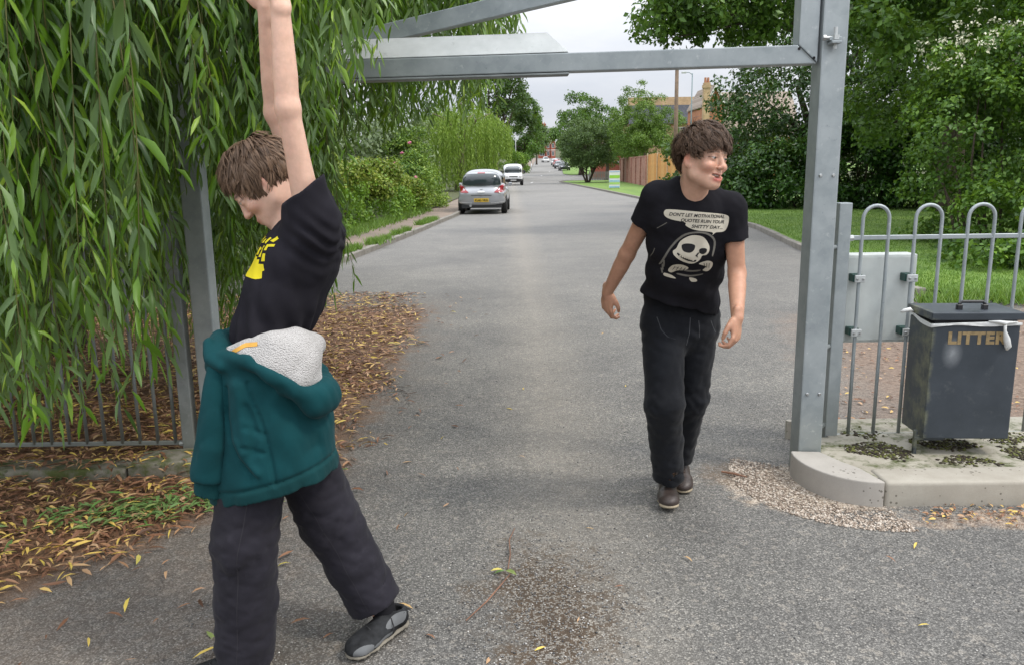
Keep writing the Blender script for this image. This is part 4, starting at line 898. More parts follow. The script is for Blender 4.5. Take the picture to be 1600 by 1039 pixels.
def trunk(root, base, h, r, cl, nl, rg, mat=M_BARK, stems=1, spread=0.0):
    mb = MB(); b = np.array(base, float)
    for s in range(stems):
        a = 2 * math.pi * s / max(stems, 1) + .4; off = V(math.cos(a), math.sin(a), 0) * spread
        top = b + V(0, 0, h) + off + rg.normal(size=3) * r * .8; rr = r / (stems ** .4)
        pts = [b + V(0, 0, -.1) + off * .12, b + off * .25 + V(0, 0, h * .12), b + off * .6 + V(rg.normal() * r * .4, rg.normal() * r * .4, h * .55), top]
        mb.tube(pts, [rr * 1.35, rr * 1.05, rr * .85, rr * .65], 9)
        for i in rg.choice(len(cl), min(nl, len(cl)), replace=False):
            e = cl[i, :3]; st = top + (b - top) * rg.uniform(0, .35); m_ = (st + e) / 2 + rg.normal(size=3) * .08 * np.linalg.norm(e - st)
            mb.tube([st, m_, e], [rr * .5, rr * .28, rr * .1], 6)
    return mb.build('trunk', mat, root, smooth=True)
def tree(name, label, base, h, r, ells, ncl, csize, nleaf, ls, mat, seed, group=None, bmat=M_BARK, stems=1, spread=0, limbs=9, cat='tree', asp=.55, low=-.35, extra=None):
    rg = np.random.default_rng(seed); root = empty(name, base, label, cat, group); cl = clumps(ells, ncl, csize, rg, low)
    trunk(root, base, h, r, cl, limbs, rg, bmat, stems, spread)
    v, f, t = leaves_on(cl, nleaf, ls, rg, asp)
    leaf_obj('crown', v, f, t, 4, LM[mat], root)
    return root
def bush(name, label, base, ells, ncl, csize, nleaf, ls, mat, seed, cat='bush', group=None, mats2=None, asp=.55, low=-.85):
    rg = np.random.default_rng(seed); root = empty(name, base, label, cat, group); cl = clumps(ells, ncl, csize, rg, low)
    v, f, t = leaves_on(cl, nleaf, ls, rg, asp); leaf_obj('foliage', v, f, t, 4, LM[mat], root)
    mb = MB(); b = np.array(base)
    for i in rg.choice(len(cl), min(26, len(cl)), replace=False):
        e = cl[i, :3]; s0 = np.array([e[0] * .6 + b[0] * .4, e[1] * .6 + b[1] * .4, base[2] - .05]); mb.tube([s0, (s0 + e) / 2 + rg.normal(size=3) * .1, e], [.03, .02, .008], 5)
    mb.build('stems', M_BARK, root, smooth=True)
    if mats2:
        v, f, t = leaves_on(cl[cl[:, 6] > .35], mats2[1], ls, rg, asp); leaf_obj('tinted_top_shoots', v, f, t, 4, LM[mats2[0]], root)  # upper clumps take a second leaf colour; bramble tops painted as if sunlit
    return root
# ---------------- the big weeping willow at the left
rg = np.random.default_rng(21)
wil = empty('weeping_willow', (-4.4, 7.4, 0), 'large weeping willow with long leafy strands hanging over the left gate post and railings', 'tree')
mbt = MB(); mbt.tube([(-4.4, 7.4, -.1), (-4.35, 7.4, .5), (-4.2, 7.3, 1.8), (-3.9, 7.1, 3.2)], [.42, .34, .29, .24], 14)
for e in ((-2.4, 3.6, 4.3), (-1.2, 5.4, 4.4), (-3.6, 4.0, 4.6), (-.6, 6.8, 4.4), (-6.5, 5.0, 4.6), (-2.0, 8.5, 4.8), (-5.5, 9.5, 4.8), (-2.6, 3.0, 3.6), (-.9, 4.6, 3.7)):
    e = np.array(e); s_ = V(-3.95, 7.1, 2.9) + rg.normal(size=3) * .15; m_ = (s_ + e) / 2 + V(0, 0, .45); mbt.tube([s_, m_, e], [.15, .10, .035], 8)
mbt.build('trunk', M_BARK, wil, smooth=True)
M_TWIG = simple('willow_twig', (.10, .10, .028), .6, vary=.4)
def strand_arrays(Ls, rg, dens=33, sl=1.0):
    n = int(Ls * dens); s = np.linspace(.04, 1, n) * Ls; ph, ph2 = rg.uniform(0, 6, 2); amp = rg.uniform(.02, .07)
    path = lambda s: np.stack([amp * np.sin(s * 2.1 + ph) + .10 * rg_b[0] * s * s / 3, amp * np.sin(s * 1.7 + ph2) + .10 * rg_b[1] * s * s / 3, -s], -1)
    rg_b = rg.normal(size=2) * .5
    P = path(s) - path(np.zeros(1)); az = np.arange(n) * 2.4 + rg.uniform(0, 6) + rg.normal(size=n) * .4
    el = rg.normal(.62, .22, n); D = nrm(np.stack([np.cos(az) * np.sin(el), np.sin(az) * np.sin(el), -np.cos(el)], 1) + rg.normal(size=(n, 3)) * .12)
    Ln = rg.uniform(.085, .155, n) * np.clip(1.25 - .5 * s / Ls, .6, 1.1) * sl; W = Ln * rg.uniform(.125, .18, n)
    v, f = long_leaf_arrays(P, D, Ln, W, rg.uniform(.25, .95, n), rg)
    tint = np.clip(rg.beta(2, 2.4, n) * .75 + .30 * (s / Ls - .4) + rg.uniform(-.22, .30), 0, 1)
    tw = path(np.linspace(0, Ls, 9)) - path(np.zeros(1))
    return v, f, tint, tw
NV = 18; variants = []
for i in range(NV):
    Ls = [1.0, 1.35, 1.75, 2.1, 1.2, 1.55][i % 6]
    variants.append((Ls,) + strand_arrays(Ls, rg))
strand_meshes = []
for Ls, v, f, t, tw in variants:
    mb = MB(); mb.tube(tw, np.linspace(.0030, .0012, len(tw)), 4); tv_ = np.array(mb.v); tf_ = []
    for q in mb.f:
        for k in range(1, len(q) - 1): tf_.append((q[0], q[k], q[k + 1]))
    me = np_mesh('hanging_branch', np.concatenate([v, tv_]), np.concatenate([f, np.array(tf_) + len(v)]), False, {'tint': np.concatenate([np.repeat(t, 8), np.zeros(len(tv_))])})
    me.materials.append(LM['willow']); me.materials.append(M_TWIG)
    mi = np.zeros(len(me.polygons), np.int32); mi[len(f):] = 1; me.polygons.foreach_set('material_index', mi); strand_meshes.append(me)
def low_z(u, y, px_prof):
    """height of the lower edge of the curtain, by bearing u = x / y seen from the drive"""
    px = 800 + 1250 * u; yy = np.interp(px, [a for a, b in px_prof], [b for a, b in px_prof])
    return CAMH - y * math.tan(PITCH + math.atan((yy - 519.5) / FPX))
near_prof = [(-120, 640), (0, 655), (60, 650), (110, 640), (150, 605), (185, 545), (215, 600), (240, 640), (252, 560), (268, 340), (310, 290), (345, 270), (362, 330), (400, 330)]
spots = []; uc = rg.uniform(-.78, -.37, 24)
for i in range(175):
    u = float(np.clip(uc[rg.integers(24)] + rg.normal(0, .011), -.8, -.36)) if rg.random() < .8 else rg.uniform(-.78, -.36)
    if -.51 < u < -.405 and rg.random() < .55: u = rg.uniform(-.78, -.52)
    y = rg.uniform(2.5, 3.9) if u < -.42 else rg.uniform(2.9, 4.0); z = low_z(u, y, near_prof) + abs(rg.normal(0, .30)) + (.55 * rg.random() if rg.random() < .4 else 0)
    spots.append((u * y, y, z))
for i in range(52):                              # over the head and in front of the beams
    u = rg.uniform(-.38, -.21) if rg.random() < .88 else rg.uniform(-.21, -.075); y = rg.uniform(3.3, 4.05) if u > -.33 else rg.uniform(2.7, 3.9)
    z = low_z(u, y, [(300, 200), (400, 300), (470, 300), (500, 260), (525, 180), (552, 125), (575, 105), (620, 85), (690, 35), (760, -25)]) + abs(rg.normal(0, .16)); spots.append((u * y, y, z))
for i in range(40):                              # right edge of the curtain behind the boy
    u = rg.uniform(-.262, -.222); y = rg.uniform(4.9, 6.2); z = low_z(u, y, [(470, 490), (505, 468), (520, 400), (532, 230)]) + abs(rg.normal(0, .25)); spots.append((u * y, y, z))
for i in range(33):
    u = rg.uniform(-.20, .002); y = rg.uniform(4.7, 6.3); z = low_z(u, y, [(550, 260), (600, 205), (680, 190), (760, 180), (800, 165), (812, 110)]) + abs(rg.normal(0, .12)); spots.append((u * y, y, z))
def place_strand(x, y, zb, rg):
    """choose a variant so that the top end lies hidden in the canopy"""
    need = max(.75, 2.55 + .12 * y - zb); i = int(np.argmin([abs(variants[k][0] - need * rg.uniform(.85, 1.15)) for k in range(NV)])) if rg.random() < .6 else int(rg.integers(NV))
    L_ = variants[i][0]; sc_ = float(np.clip(need / L_, .8, 1.3)); return i, sc_, zb + L_ * sc_
for x, y, zb in spots[:300]:
    i, s_, zt = place_strand(x, y, zb, rg); o = link('hanging_branch', strand_meshes[i], None, wil)
    o.location = Vector((x, y, zt)) - wil.location; o.rotation_euler = (rg.normal() * .05, rg.normal() * .05, rg.uniform(0, 6.28)); o.scale = (rg.uniform(.9, 1.2),) * 2 + (s_,)
rest = []
for i in range(430):                             # inner curtain
    u = rg.uniform(-.95, -.26); y = rg.uniform(4.7, 7.5); rest.append((u * y, y, low_z(u, y, [(-300, 540), (0, 520), (200, 500), (330, 520), (420, 480), (480, 470)]) + abs(rg.normal(0, .4)), ))
for i in range(210):
    u = rg.uniform(-.215, .0); y = rg.uniform(4.9, 7.5); rest.append((u * y, y, low_z(u, y, [(520, 225), (600, 195), (680, 180), (760, 160), (800, 120)]) + abs(rg.normal(0, .22)),))
for i in range(70):
    u = rg.uniform(-.27, -.232); y = rg.uniform(5.2, 7.5); rest.append((u * y, y, low_z(u, y, [(460, 480), (505, 450), (520, 300)]) + abs(rg.normal(0, .5)),))
for i in range(150):
    u = rg.uniform(-.9, -.3); y = rg.uniform(2.7, 4.3); rest.append((u * y, y, low_z(u, y, near_prof) + .35 + abs(rg.normal(0, .6)),))
for i in range(95):
    u = rg.uniform(-.33, -.17); y = rg.uniform(3.0, 4.1); rest.append((u * y, y, low_z(u, y, [(370, 300), (470, 300), (500, 250), (525, 170), (550, 120), (600, 80)]) + abs(rg.normal(0, .3)),))
for i in range(420):                             # the far and outer sides, and the dome
    a = rg.uniform(0, 6.28); r_ = rg.uniform(2.2, 4.3); x, y = -4.4 + r_ * math.cos(a), 7.8 + r_ * math.sin(a)
    if x / y > -.28 : continue
    rest.append((x, y, rg.uniform(.4, 1.6)))
VV, FF, TT = [], [], []; off = 0
for x, y, zb in rest:
    i, s_, zt = place_strand(x, y, zb, rg); Ls, v, f, t, tw = variants[i]; a = rg.uniform(0, 6.28); c_, s2 = math.cos(a), math.sin(a)
    w = np.stack([v[:, 0] * c_ - v[:, 1] * s2 + x, v[:, 0] * s2 + v[:, 1] * c_ + y, v[:, 2] * s_ + zt], 1); VV.append(w); FF.append(f + off); TT.append(t); off += len(v)
# unseen canopy of the dome above, leaves enlarged and multiplied to cast more shade
n = 42000; cl = clumps([((-4.0, 7.2, 4.3), (4.6, 4.6, 2.2)), ((-2.4, 4.4, 3.9), (2.2, 2.0, 1.0))], 120, .8, rg, -.1)
w_ = cl[:, 3] ** 2; idx = rg.choice(len(cl), n, p=w_ / w_.sum()); P = cl[idx, :3] + rdir(n, rg) * cl[idx, 3:4] * rg.uniform(.3, 1, (n, 1)); P[:, 2] = np.maximum(P[:, 2], 2.75 + .1 * P[:, 1])
keep = ~((P[:, 0] / P[:, 1] > -.02) | (P[:, 2] < CAMH + P[:, 1] * .21)); P = P[keep]; n = len(P)
D = nrm(rdir(n, rg) * .7 + V(0, 0, -.8)); Ln = rg.uniform(.16, .28, n); v, f = long_leaf_arrays(P, D, Ln, Ln * .2, rg.uniform(.2, .7, n), rg); VV.append(v); FF.append(f + off); TT.append(rg.random(n))
leaf_obj('crown', np.concatenate(VV), np.concatenate(FF), np.concatenate(TT), 8, LM['willow'], wil, kind='stuff')
# ---------------- bush mass added behind the willow to block the sky and darken its gaps
bush('dark_backing_bush', 'dense dark bush mass added behind the willow curtain to block the sky', (-7, 11, .1), [((-9.5, 10.8, 1.4), (3, 1.3, 2.0)), ((-6.2, 11.3, 1.5), (2.4, 1.1, 2.0)), ((-4.3, 12.4, 1.4), (1.0, 1.0, 1.7))], 130, .55, 16000, .16, 'holly', 31, 'hedge')
# ---------------- left bank beyond: bramble bank, shrubs, second willow, roadside trees
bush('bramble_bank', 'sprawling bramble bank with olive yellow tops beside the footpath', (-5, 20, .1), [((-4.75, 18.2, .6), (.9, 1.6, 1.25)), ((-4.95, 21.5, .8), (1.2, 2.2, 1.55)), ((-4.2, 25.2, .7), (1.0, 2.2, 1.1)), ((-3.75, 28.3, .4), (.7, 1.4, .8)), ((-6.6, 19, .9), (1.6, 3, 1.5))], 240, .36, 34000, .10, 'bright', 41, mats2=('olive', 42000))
bush('grey_green_shrub', 'loose grey green shrubs rising behind the bramble bank', (-7, 34, .1), [((-6.2, 33, 2.0), (1.8, 2, 1.9)), ((-8.2, 31, 2.2), (2.2, 2, 2.2)), ((-4.8, 36, 2.3), (1.4, 1.5, 1.7))], 110, .6, 12000, .19, 'grey', 42)
rb = bush('rose_bush', 'pale flowering rose bush with pink blooms behind the silver car', (-3.6, 31, .1), [((-3.55, 30.3, 1.0), (.75, 1.1, 1.0)), ((-4.0, 32.5, 1.6), (1.0, 1.2, 1.5)), ((-3.1, 33, .7), (.5, 1, .8))], 100, .34, 13000, .10, 'pale', 43, mats2=('mid', 4500))
pink = simple('pink_petals', (.72, .20, .34), .6)
rg = np.random.default_rng(5)
for (x, y, z) in ((-3.55, 29.1, .95), (-4.0, 31.1, 2.2), (-3.3, 29.3, 1.3), (-3.9, 29.4, .8), (-4.3, 31.4, 1.8), (-3.2, 29.6, .6), (-3.7, 31.0, 2.55)):
    mb = MB(); 
    for k in range(5):
        d = rdir(1, rg)[0] * .05; mb.lathe([(.0, -.03), (.05, -.01), (.055, .015), (.0, .035)], (x + d[0], y + d[1], z + d[2]), 6)
    mb.build('flower', pink, rb, smooth=True)
# second weeping willow over the pavement
rg = np.random.default_rng(51); w2 = empty('weeping_willow', (-3.2, 55, 0), 'pale yellow green weeping willow drooping over the pavement behind the silver car', 'tree')
tb = MB(); tb.tube([(-3.4, 55.5, 0), (-3.3, 55.4, 1.4), (-3.1, 55.2, 3.2)], [.35, .27, .2], 9)
for e in ((-1.2, 54, 5.0), (-4.8, 53, 5.0), (-3.0, 53, 5.6), (-2.2, 56, 5.2), (-5, 57, 5.0)): tb.tube([(-3.15, 55.2, 3.0), ((-3.1 + e[0]) / 2, (55.2 + e[1]) / 2, e[2] * .93), e], [.13, .08, .03], 6)
tb.build('trunk', M_BIRCH, w2, smooth=True)
PP, DD, T2 = [], [], []
for i in range(560):
    d = rdir(1, rg)[0]; a = math.atan2(d[1], d[0]); r_ = 3.35 * math.sqrt(rg.random()) ** .75; k = r_ / 3.4
    top = 5.75 - 2.0 * k ** 2.2 + rg.normal() * .25; x, y = -3.1 + r_ * math.cos(a), 55 + r_ * math.sin(a) * .95; bot = max(.25, rg.normal(.75, .55)) if rg.random() < .72 else rg.uniform(1.2, 3.4)
    if x > -.9: bot = max(bot, 2.0 + rg.random())
    m_ = max(4, int((top - bot) * 22)); s_ = np.linspace(top, bot, m_); q = np.stack([x + .05 * np.sin(s_ * 3 + i) + .18 * k * (top - s_) / 4 * math.cos(a), y + .05 * np.cos(s_ * 2 + i), s_], 1)
    PP.append(q + rg.normal(size=q.shape) * .03); T2.append(np.clip(rg.normal(.45, .13) + rg.normal(size=m_) * .16, 0, 1))
P = np.concatenate(PP); T2 = np.concatenate(T2); n = len(P); D = nrm(rdir(n, rg) * .55 + V(0, 0, -1)); L_ = rg.uniform(.13, .24, n)
v, f = leaf_arrays(P, D, rdir(n, rg), L_, L_ * .24); leaf_obj('crown', v, f, T2, 4, LM['pale'], w2)
LT = [
 ('roadside_tree', 'tall dark roadside tree with a ragged crown rising behind the pale willow', (-1.6, 92, 0), 4.5, .35, [((-1.4, 92, 9.5), (3.4, 3.4, 5.5)), ((.1, 95, 6), (2.6, 2.6, 3.6)), ((.6, 93, 12.6), (1.9, 1.9, 2.4))], 95, 1.05, 14000, .34, 'dark', 61),
 ('roadside_tree', 'dark round headed tree on the left verge just before the brick house', (2.3, 138, 1.3), 3.5, .3, [((2.4, 138, 8.6), (2.9, 3, 4.4)), ((3.3, 140, 5.2), (2.4, 2.4, 3.2)), ((1.5, 136, 4.2), (2.6, 2.4, 3.0))], 80, .9, 10000, .36, 'mid', 62),
 ('hedge_tree', 'low clipped green hedge tree beside the left lamp post', (.4, 100, .2), 1.0, .15, [((.2, 100, 1.9), (1.4, 2.4, 2.0)), ((1.0, 107, 1.7), (1.4, 2.4, 1.9))], 50, .5, 5000, .24, 'bright', 63),
 ('roadside_tree', 'brownish small tree touching the left side of the brick house', (6.0, 185, 2.2), 2.5, .2, [((6.2, 185, 6.6), (2.6, 2.6, 4.2))], 40, 1.0, 4000, .42, 'round', 64),
 ('round_tree', 'round bushy tree on several stems standing on the green verge', (7.45, 79, .08), 1.5, .17, [((7.4, 79, 3.55), (2.6, 2.6, 2.45))], 190, .5, 30000, .15, 'round', 65),
 ('garden_tree', 'mid green garden tree filling the gap between the round tree and the light green tree', (10.9, 93, .1), 2.5, .2, [((10.7, 93, 4.0), (2.0, 2, 2.6)), ((12.4, 94, 3.4), (2.0, 1.8, 2.4)), ((14.4, 95, 3.6), (1.8, 1.8, 2.6))], 110, .6, 14000, .2, 'mid', 69),
 ('tall_tree', 'broad tree with a lumpy crown against the sky behind the round tree', (10.2, 118, .5), 4, .35, [((9.9, 118, 8.2), (3.0, 3, 3.4)), ((13.2, 120, 7.6), (2.6, 2.6, 3.2)), ((8.6, 116, 5.6), (2.6, 2.6, 2.6)), ((11.8, 117, 4.8), (3.4, 2.6, 3))], 80, .95, 11000, .32, 'mid', 66),
 ('birch_tree', 'light green feathery tree behind the end of the brick garden wall', (12.5, 77, .08), 3.6, .16, [((12.2, 77, 6.6), (2.5, 2.4, 2.4)), ((14.6, 78, 4.6), (1.9, 2.2, 2.4)), ((11.0, 76, 4.4), (2.0, 2.0, 2.3)), ((12.6, 76, 3.2), (2.4, 1.9, 1.8))], 190, .5, 26000, .16, 'birch', 67),
 ('far_tree', 'small dark tree behind the gabled brick house at the end of the road', (17, 330, 5), 4, .3, [((18.5, 330, 11), (5, 4, 5.2)), ((24, 325, 9), (5, 4, 5))], 40, 1.5, 3500, .7, 'mid', 68),
]
for a in LT: tree(*a, low=-.9 if a[0] in ('round_tree', 'garden_tree', 'birch_tree') else -.35, stems=5 if a[0] == 'round_tree' else 1, spread=.9 if a[0] == 'round_tree' else 0, bmat=M_BIRCH if a[0] == 'birch_tree' else M_BARK)
# ---------------- right: big dark trees, overhanging branch, glossy shrubs, ivy bank
RT = [
 ('broadleaf_tree', 'tall broadleaf tree whose branch reaches over the drive below the rail', (13.6, 25.5, .05), 5, .4, [((11.0, 22.4, 3.6), (1.8, 1.6, 2.2)), ((12.2, 23.5, 7.4), (4.6, 4.0, 3.4)), ((8.9, 21.5, 6.3), (2.6, 2.2, 1.9)), ((6.6, 20.3, 5.3), (1.9, 1.6, .95)), ((5.0, 19.8, 5.2), (1.4, 1.2, .85)), ((3.8, 19.4, 5.0), (.95, .9, .75)), ((4.6, 19.6, 6.2), (1.3, 1.1, .7)), ((14.5, 25, 5.0), (3.5, 3, 2.5))], 270, .5, 40000, .16, 'mid', 71),
 ('dark_tree', 'dark dense evergreen tree between the house and the ivy bank', (11.8, 31.5, .05), 3, .35, [((11.6, 31.5, 3.9), (2.7, 2.6, 3.9)), ((9.9, 31, 2.3), (1.6, 1.7, 2.7)), ((8.5, 30.6, 1.6), (1.1, 1.3, 1.8)), ((9.3, 31, 4.6), (1.6, 1.5, 2.4)), ((14.2, 32, 5.2), (2.8, 2.6, 4.9)), ((12.6, 30.6, 1.6), (3.2, 1.2, 1.8))], 260, .6, 34000, .16, 'holly', 72),
 ('dark_tree', 'tall dark tree rising behind the gate post on the right', (18.5, 33, .05), 4, .4, [((17.8, 33, 6.5), (3.6, 3, 5.6)), ((21.5, 34, 7.5), (4, 3, 6))], 150, .8, 16000, .22, 'dark', 73),
 ('ash_tree', 'feathery light tree above the ivy bank at the right edge', (13.2, 18.4, .05), 3.4, .3, [((11.4, 17.4, 5.6), (2.6, 2.4, 2.2)), ((9.0, 17.0, 4.7), (1.7, 1.8, 1.4)), ((13.5, 18, 5.0), (3, 2.4, 2.6))], 150, .5, 18000, .17, 'mid', 74),
]
for a in RT: tree(*a, limbs=9, low=-.7)
bl = MB(); bl.tube([(10.6, 22.6, 5.6), (8.6, 21.5, 5.0), (7.0, 20.8, 4.75), (5.6, 20, 4.95), (4.2, 19.4, 5.1)], [.09, .075, .06, .04, .015], 8).tube([(7.4, 20.9, 4.6), (6.0, 20.3, 5.4), (5.0, 19.9, 6.2)], [.06, .04, .015], 6).tube([(5.8, 20.1, 4.9), (4.6, 19.7, 4.6), (3.6, 19.3, 4.4)], [.035, .02, .01], 6)
bl.build('limb', M_BARK, [o for o in bpy.data.objects if o.name == 'broadleaf_tree'][0], smooth=True)
cl = clumps([((7.2, 20.4, 5.3), (2.4, 1.6, 1.1)), ((5.2, 19.8, 5.2), (1.5, 1.2, .8)), ((3.9, 19.4, 5.0), (1.0, .9, .75)), ((9.4, 21.4, 5.6), (2.0, 1.6, 1.4)), ((4.5, 19.6, 6.0), (1.6, 1.1, .7))], 230, .32, np.random.default_rng(77), -.8); v, f, t = leaves_on(cl, 24000, .13, np.random.default_rng(78))
leaf_obj('overhanging_sprays', v, f, t, 4, LM['mid'], [o for o in bpy.data.objects if o.name == 'broadleaf_tree'][0])
bush('back_hedge', 'dark overgrown hedge closing the back of the lawn behind the laurels', (13, 34, .05), [((7.9, 35.5, 1.0), (1.4, 1, 1.5)), ((10.2, 34.6, 1.4), (2.0, 1, 2.0)), ((13.4, 34.0, 1.5), (2.2, 1, 2.2)), ((16.8, 33.2, 1.5), (2.2, 1, 2.3)), ((20, 32, 1.6), (2.2, 1, 2.4)), ((23.5, 30, 1.7), (2.6, 1.2, 2.5))], 220, .5, 26000, .2, 'dark', 79, 'hedge')
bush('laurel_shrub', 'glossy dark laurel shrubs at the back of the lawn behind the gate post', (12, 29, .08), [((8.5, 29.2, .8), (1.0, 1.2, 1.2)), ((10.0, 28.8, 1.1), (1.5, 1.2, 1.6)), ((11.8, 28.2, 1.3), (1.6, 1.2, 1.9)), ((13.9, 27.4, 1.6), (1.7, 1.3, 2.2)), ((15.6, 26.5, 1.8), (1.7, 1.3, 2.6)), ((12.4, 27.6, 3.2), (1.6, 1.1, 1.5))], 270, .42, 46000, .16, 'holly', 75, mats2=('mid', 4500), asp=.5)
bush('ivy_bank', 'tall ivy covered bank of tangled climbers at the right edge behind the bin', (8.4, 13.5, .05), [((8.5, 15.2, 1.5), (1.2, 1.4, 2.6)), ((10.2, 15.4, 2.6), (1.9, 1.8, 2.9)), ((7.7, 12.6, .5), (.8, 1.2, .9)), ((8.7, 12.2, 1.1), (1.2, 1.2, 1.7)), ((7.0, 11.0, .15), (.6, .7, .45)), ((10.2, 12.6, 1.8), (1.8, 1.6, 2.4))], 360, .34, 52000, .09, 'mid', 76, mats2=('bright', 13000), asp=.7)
cl = clumps([((8.0, 14.4, 3.4), (.9, .8, .7))], 24, .14, np.random.default_rng(3)); v, f, t = leaves_on(cl, 420, .06, np.random.default_rng(4))
leaf_obj('blossom', v, f, t, 4, simple('cream_blossom', (.55, .55, .40), .7), [o for o in bpy.data.objects if o.name == 'ivy_bank'][0])
# backdrop of trees on both sides, far enough to read as one mass
for nm, lab, ex, n_, sd in (('distant_trees', 'distant belt of dark trees closing the view on the left', [((-14 - 5 * i, 30 + 12 * i, 4.5 + (i % 3)), (5, 6, 5.2)) for i in range(8)] + [((-13, 17, 3.2), (4, 4, 3.8)), ((-8.5, 44, 3.2), (2.6, 4, 3.2)), ((-6.5, 62, 3.5), (2.6, 5, 3.6)), ((-5.5, 78, 4), (2.6, 5, 4))], 20000, 81),
                       ('distant_trees', 'distant belt of trees closing the view on the right', [((30 + 4 * i, 34 + 9 * i, 5.5 + (i % 2) * 1.5), (5, 5, 6)) for i in range(7)] + [((24, 22, 5), (4, 4, 5.5)), ((26, 160, 4), (6, 6, 5)), ((20, 210, 6), (5, 6, 5))], 18000, 82)):
    rg = np.random.default_rng(sd); cl = clumps(ex, 190, 1.3, rg); v, f, t = leaves_on(cl, n_, .42, rg); tag(leaf_obj(nm, v, f, t, 4, LM['dark'], None, 'stuff'), lab, 'trees')
# ---------------- grass, weeds
M_BLADE = leafmat('grass_blades', (.07, .15, .02), (.14, .27, .04), (.25, .37, .09), trans=.35)
def blades(name, X, Y, Z, h, rg, mat, w=.008, lean=.45):
    n = len(X); a = rg.uniform(0, 6.28, n); b = rg.uniform(0, 6.28, n); H = h * rg.uniform(.5, 1.4, n); P = np.stack([X, Y, Z], 1); s = np.stack([np.cos(a), np.sin(a), 0 * a], 1) * w
    tp = P + np.stack([np.cos(b) * lean * H, np.sin(b) * lean * H, H], 1); v = np.stack([P - s, P + s, tp], 1).reshape(-1, 3)
    o = link(name, np_mesh(name, v, np.arange(3 * n).reshape(-1, 3), False, {'tint': np.repeat(rg.random(n), 3)}), mat, None, 'stuff'); return o
rg = np.random.default_rng(91); n = 90000; Y = 9.15 + 21 * rg.random(n) ** 1.7; X = np.interp(Y, [9.1, 9.3, 9.7, 12.5, 15, 20, 31], [7.2, 6.1, 5.05, 5.15, 5.6, 6.3, 6.6]) + 10 * rg.random(n) ** 1.3
tag(blades('grass', X, Y, np.full(n, .07), .042, rg, M_BLADE, .006), 'mown grass blades on the lawn beyond the right kerb', 'grass')
n = 4200; k = rg.integers(0, 16, n); cs = np.stack([rg.uniform(0, 1, 16), rg.normal(0, .05, 16)], 1); Yw = 13.6 + cs[k, 0] ** 1.5 * 16 + rg.normal(0, .12, n); Xw = np.interp(Yw, [p[1] for p in KL], [p[0] for p in KL]) - .18 + cs[k, 1] + rg.normal(0, .06, n)
tag(blades('weeds', Xw, Yw, np.full(n, .08), .13, rg, M_BLADE, .011, .7), 'weeds growing out of the joint behind the left kerb', 'weeds')
n = 3600; Yw = 12.2 + 18 * rg.random(n); Xw = np.interp(Yw, [11.5, 13.6, 19.5, 33], [-4.6, -4.4, -3.8, -2.95]) + rg.normal(0, .16, n)
tag(blades('weeds', Xw, Yw, np.full(n, .08), .18, rg, M_BLADE, .012, .7), 'rough grass along the foot of the bramble bank', 'weeds')
n = 5000; Xw = rg.uniform(4.6, 9.5, n); Yw = 9.15 + rg.normal(0, .16, n) + .12 * np.sin(Xw * 5); tag(blades('weeds', Xw, Yw, np.full(n, .03), .13, rg, M_BLADE, .010, .7), 'tufts of grass along the near edge of the lawn', 'weeds')
# ---------------- fallen leaves, grit, moss
def litter_mat():
    m, nt, b = new_mat('fallen_leaf'); a = nd(nt, 'ShaderNodeAttribute', attribute_name='tint').outputs['Fac']
    c = ramp(nt, a, [(0, (.07, .032, .016)), (.22, (.18, .082, .042)), (.44, (.29, .150, .078)), (.62, (.46, .29, .16)), (.72, (.56, .38, .10)), (.9, (.62, .47, .09)), (.955, (.40, .38, .10)), (.975, (.10, .17, .05)), (1, (.10, .20, .04))])
    nt.links.new(c, b.inputs['Base Color']); b.inputs['Roughness'].default_value = .6; return m
M_LIT = litter_mat()
def flat_leaves(X, Y, Z, Ln, rg, asp=.16, lift=.25):
    n = len(X); a = rg.uniform(0, 6.28, n); D = nrm(np.stack([np.cos(a), np.sin(a), rg.normal(0, lift * .35, n)], 1)); S = nrm(np.stack([-np.sin(a), np.cos(a), rg.normal(0, .35, n)], 1)); U = np.cross(D, S)
    bend = rg.normal(0, .22, n)[:, None]; curl = rg.uniform(.0, .12, n)[:, None]; L1 = Ln[:, None]; W = L1 * asp * rg.uniform(.7, 1.2, n)[:, None]; P = np.stack([X, Y, Z], 1)
    m1 = P + D * L1 * .33 + S * bend * L1 * .15 + V(0, 0, 1) * curl * L1; m2 = P + D * L1 * .68 + S * bend * L1 * .18 + V(0, 0, 1) * curl * L1; t = P + D * L1; e = U * W * .2
    v = np.stack([P, m1 + S * W * .5 + e, m1, m1 - S * W * .5 + e, m2 + S * W * .42 + e, m2, m2 - S * W * .42 + e, t], 1).reshape(-1, 3)
    T = np.array([[0, 2, 1], [0, 3, 2], [1, 2, 5], [1, 5, 4], [2, 3, 6], [2, 6, 5], [4, 5, 7], [5, 6, 7]])
    return v, ((np.arange(n) * 8)[:, None, None] + T[None]).reshape(-1, 3)
rg = np.random.default_rng(101); n = 110000; X = rg.uniform(-5.5, -.3, n); Y = rg.uniform(2.4, 10.5, n); nn = .35 * np.sin(X * 3.1 + Y * 2.3) * np.sin(Y * 1.7 - X) + .2 * np.sin(X * 9 + 2) * np.sin(Y * 7)
A = np.clip((-.95 - X + nn * .5) * 3, 0, 1) * np.clip((9.6 - Y + nn) * 1.5, 0, 1) * np.clip((Y - 3.9) * 3, 0, 1); B = np.clip((Y - 2.80 - 1.35 * (X + 1.87) + nn * .7) * 1.4, 0, 1) * np.clip((-1.1 - X + .4 * nn) * 3, 0, 1)
far = np.clip((Y - 5) * .2, 0, .55); d = np.maximum(A, B) * (.62 - far * .55) + .004 * (X > -2.5) + .012 * np.clip(-.6 - X, 0, 1)
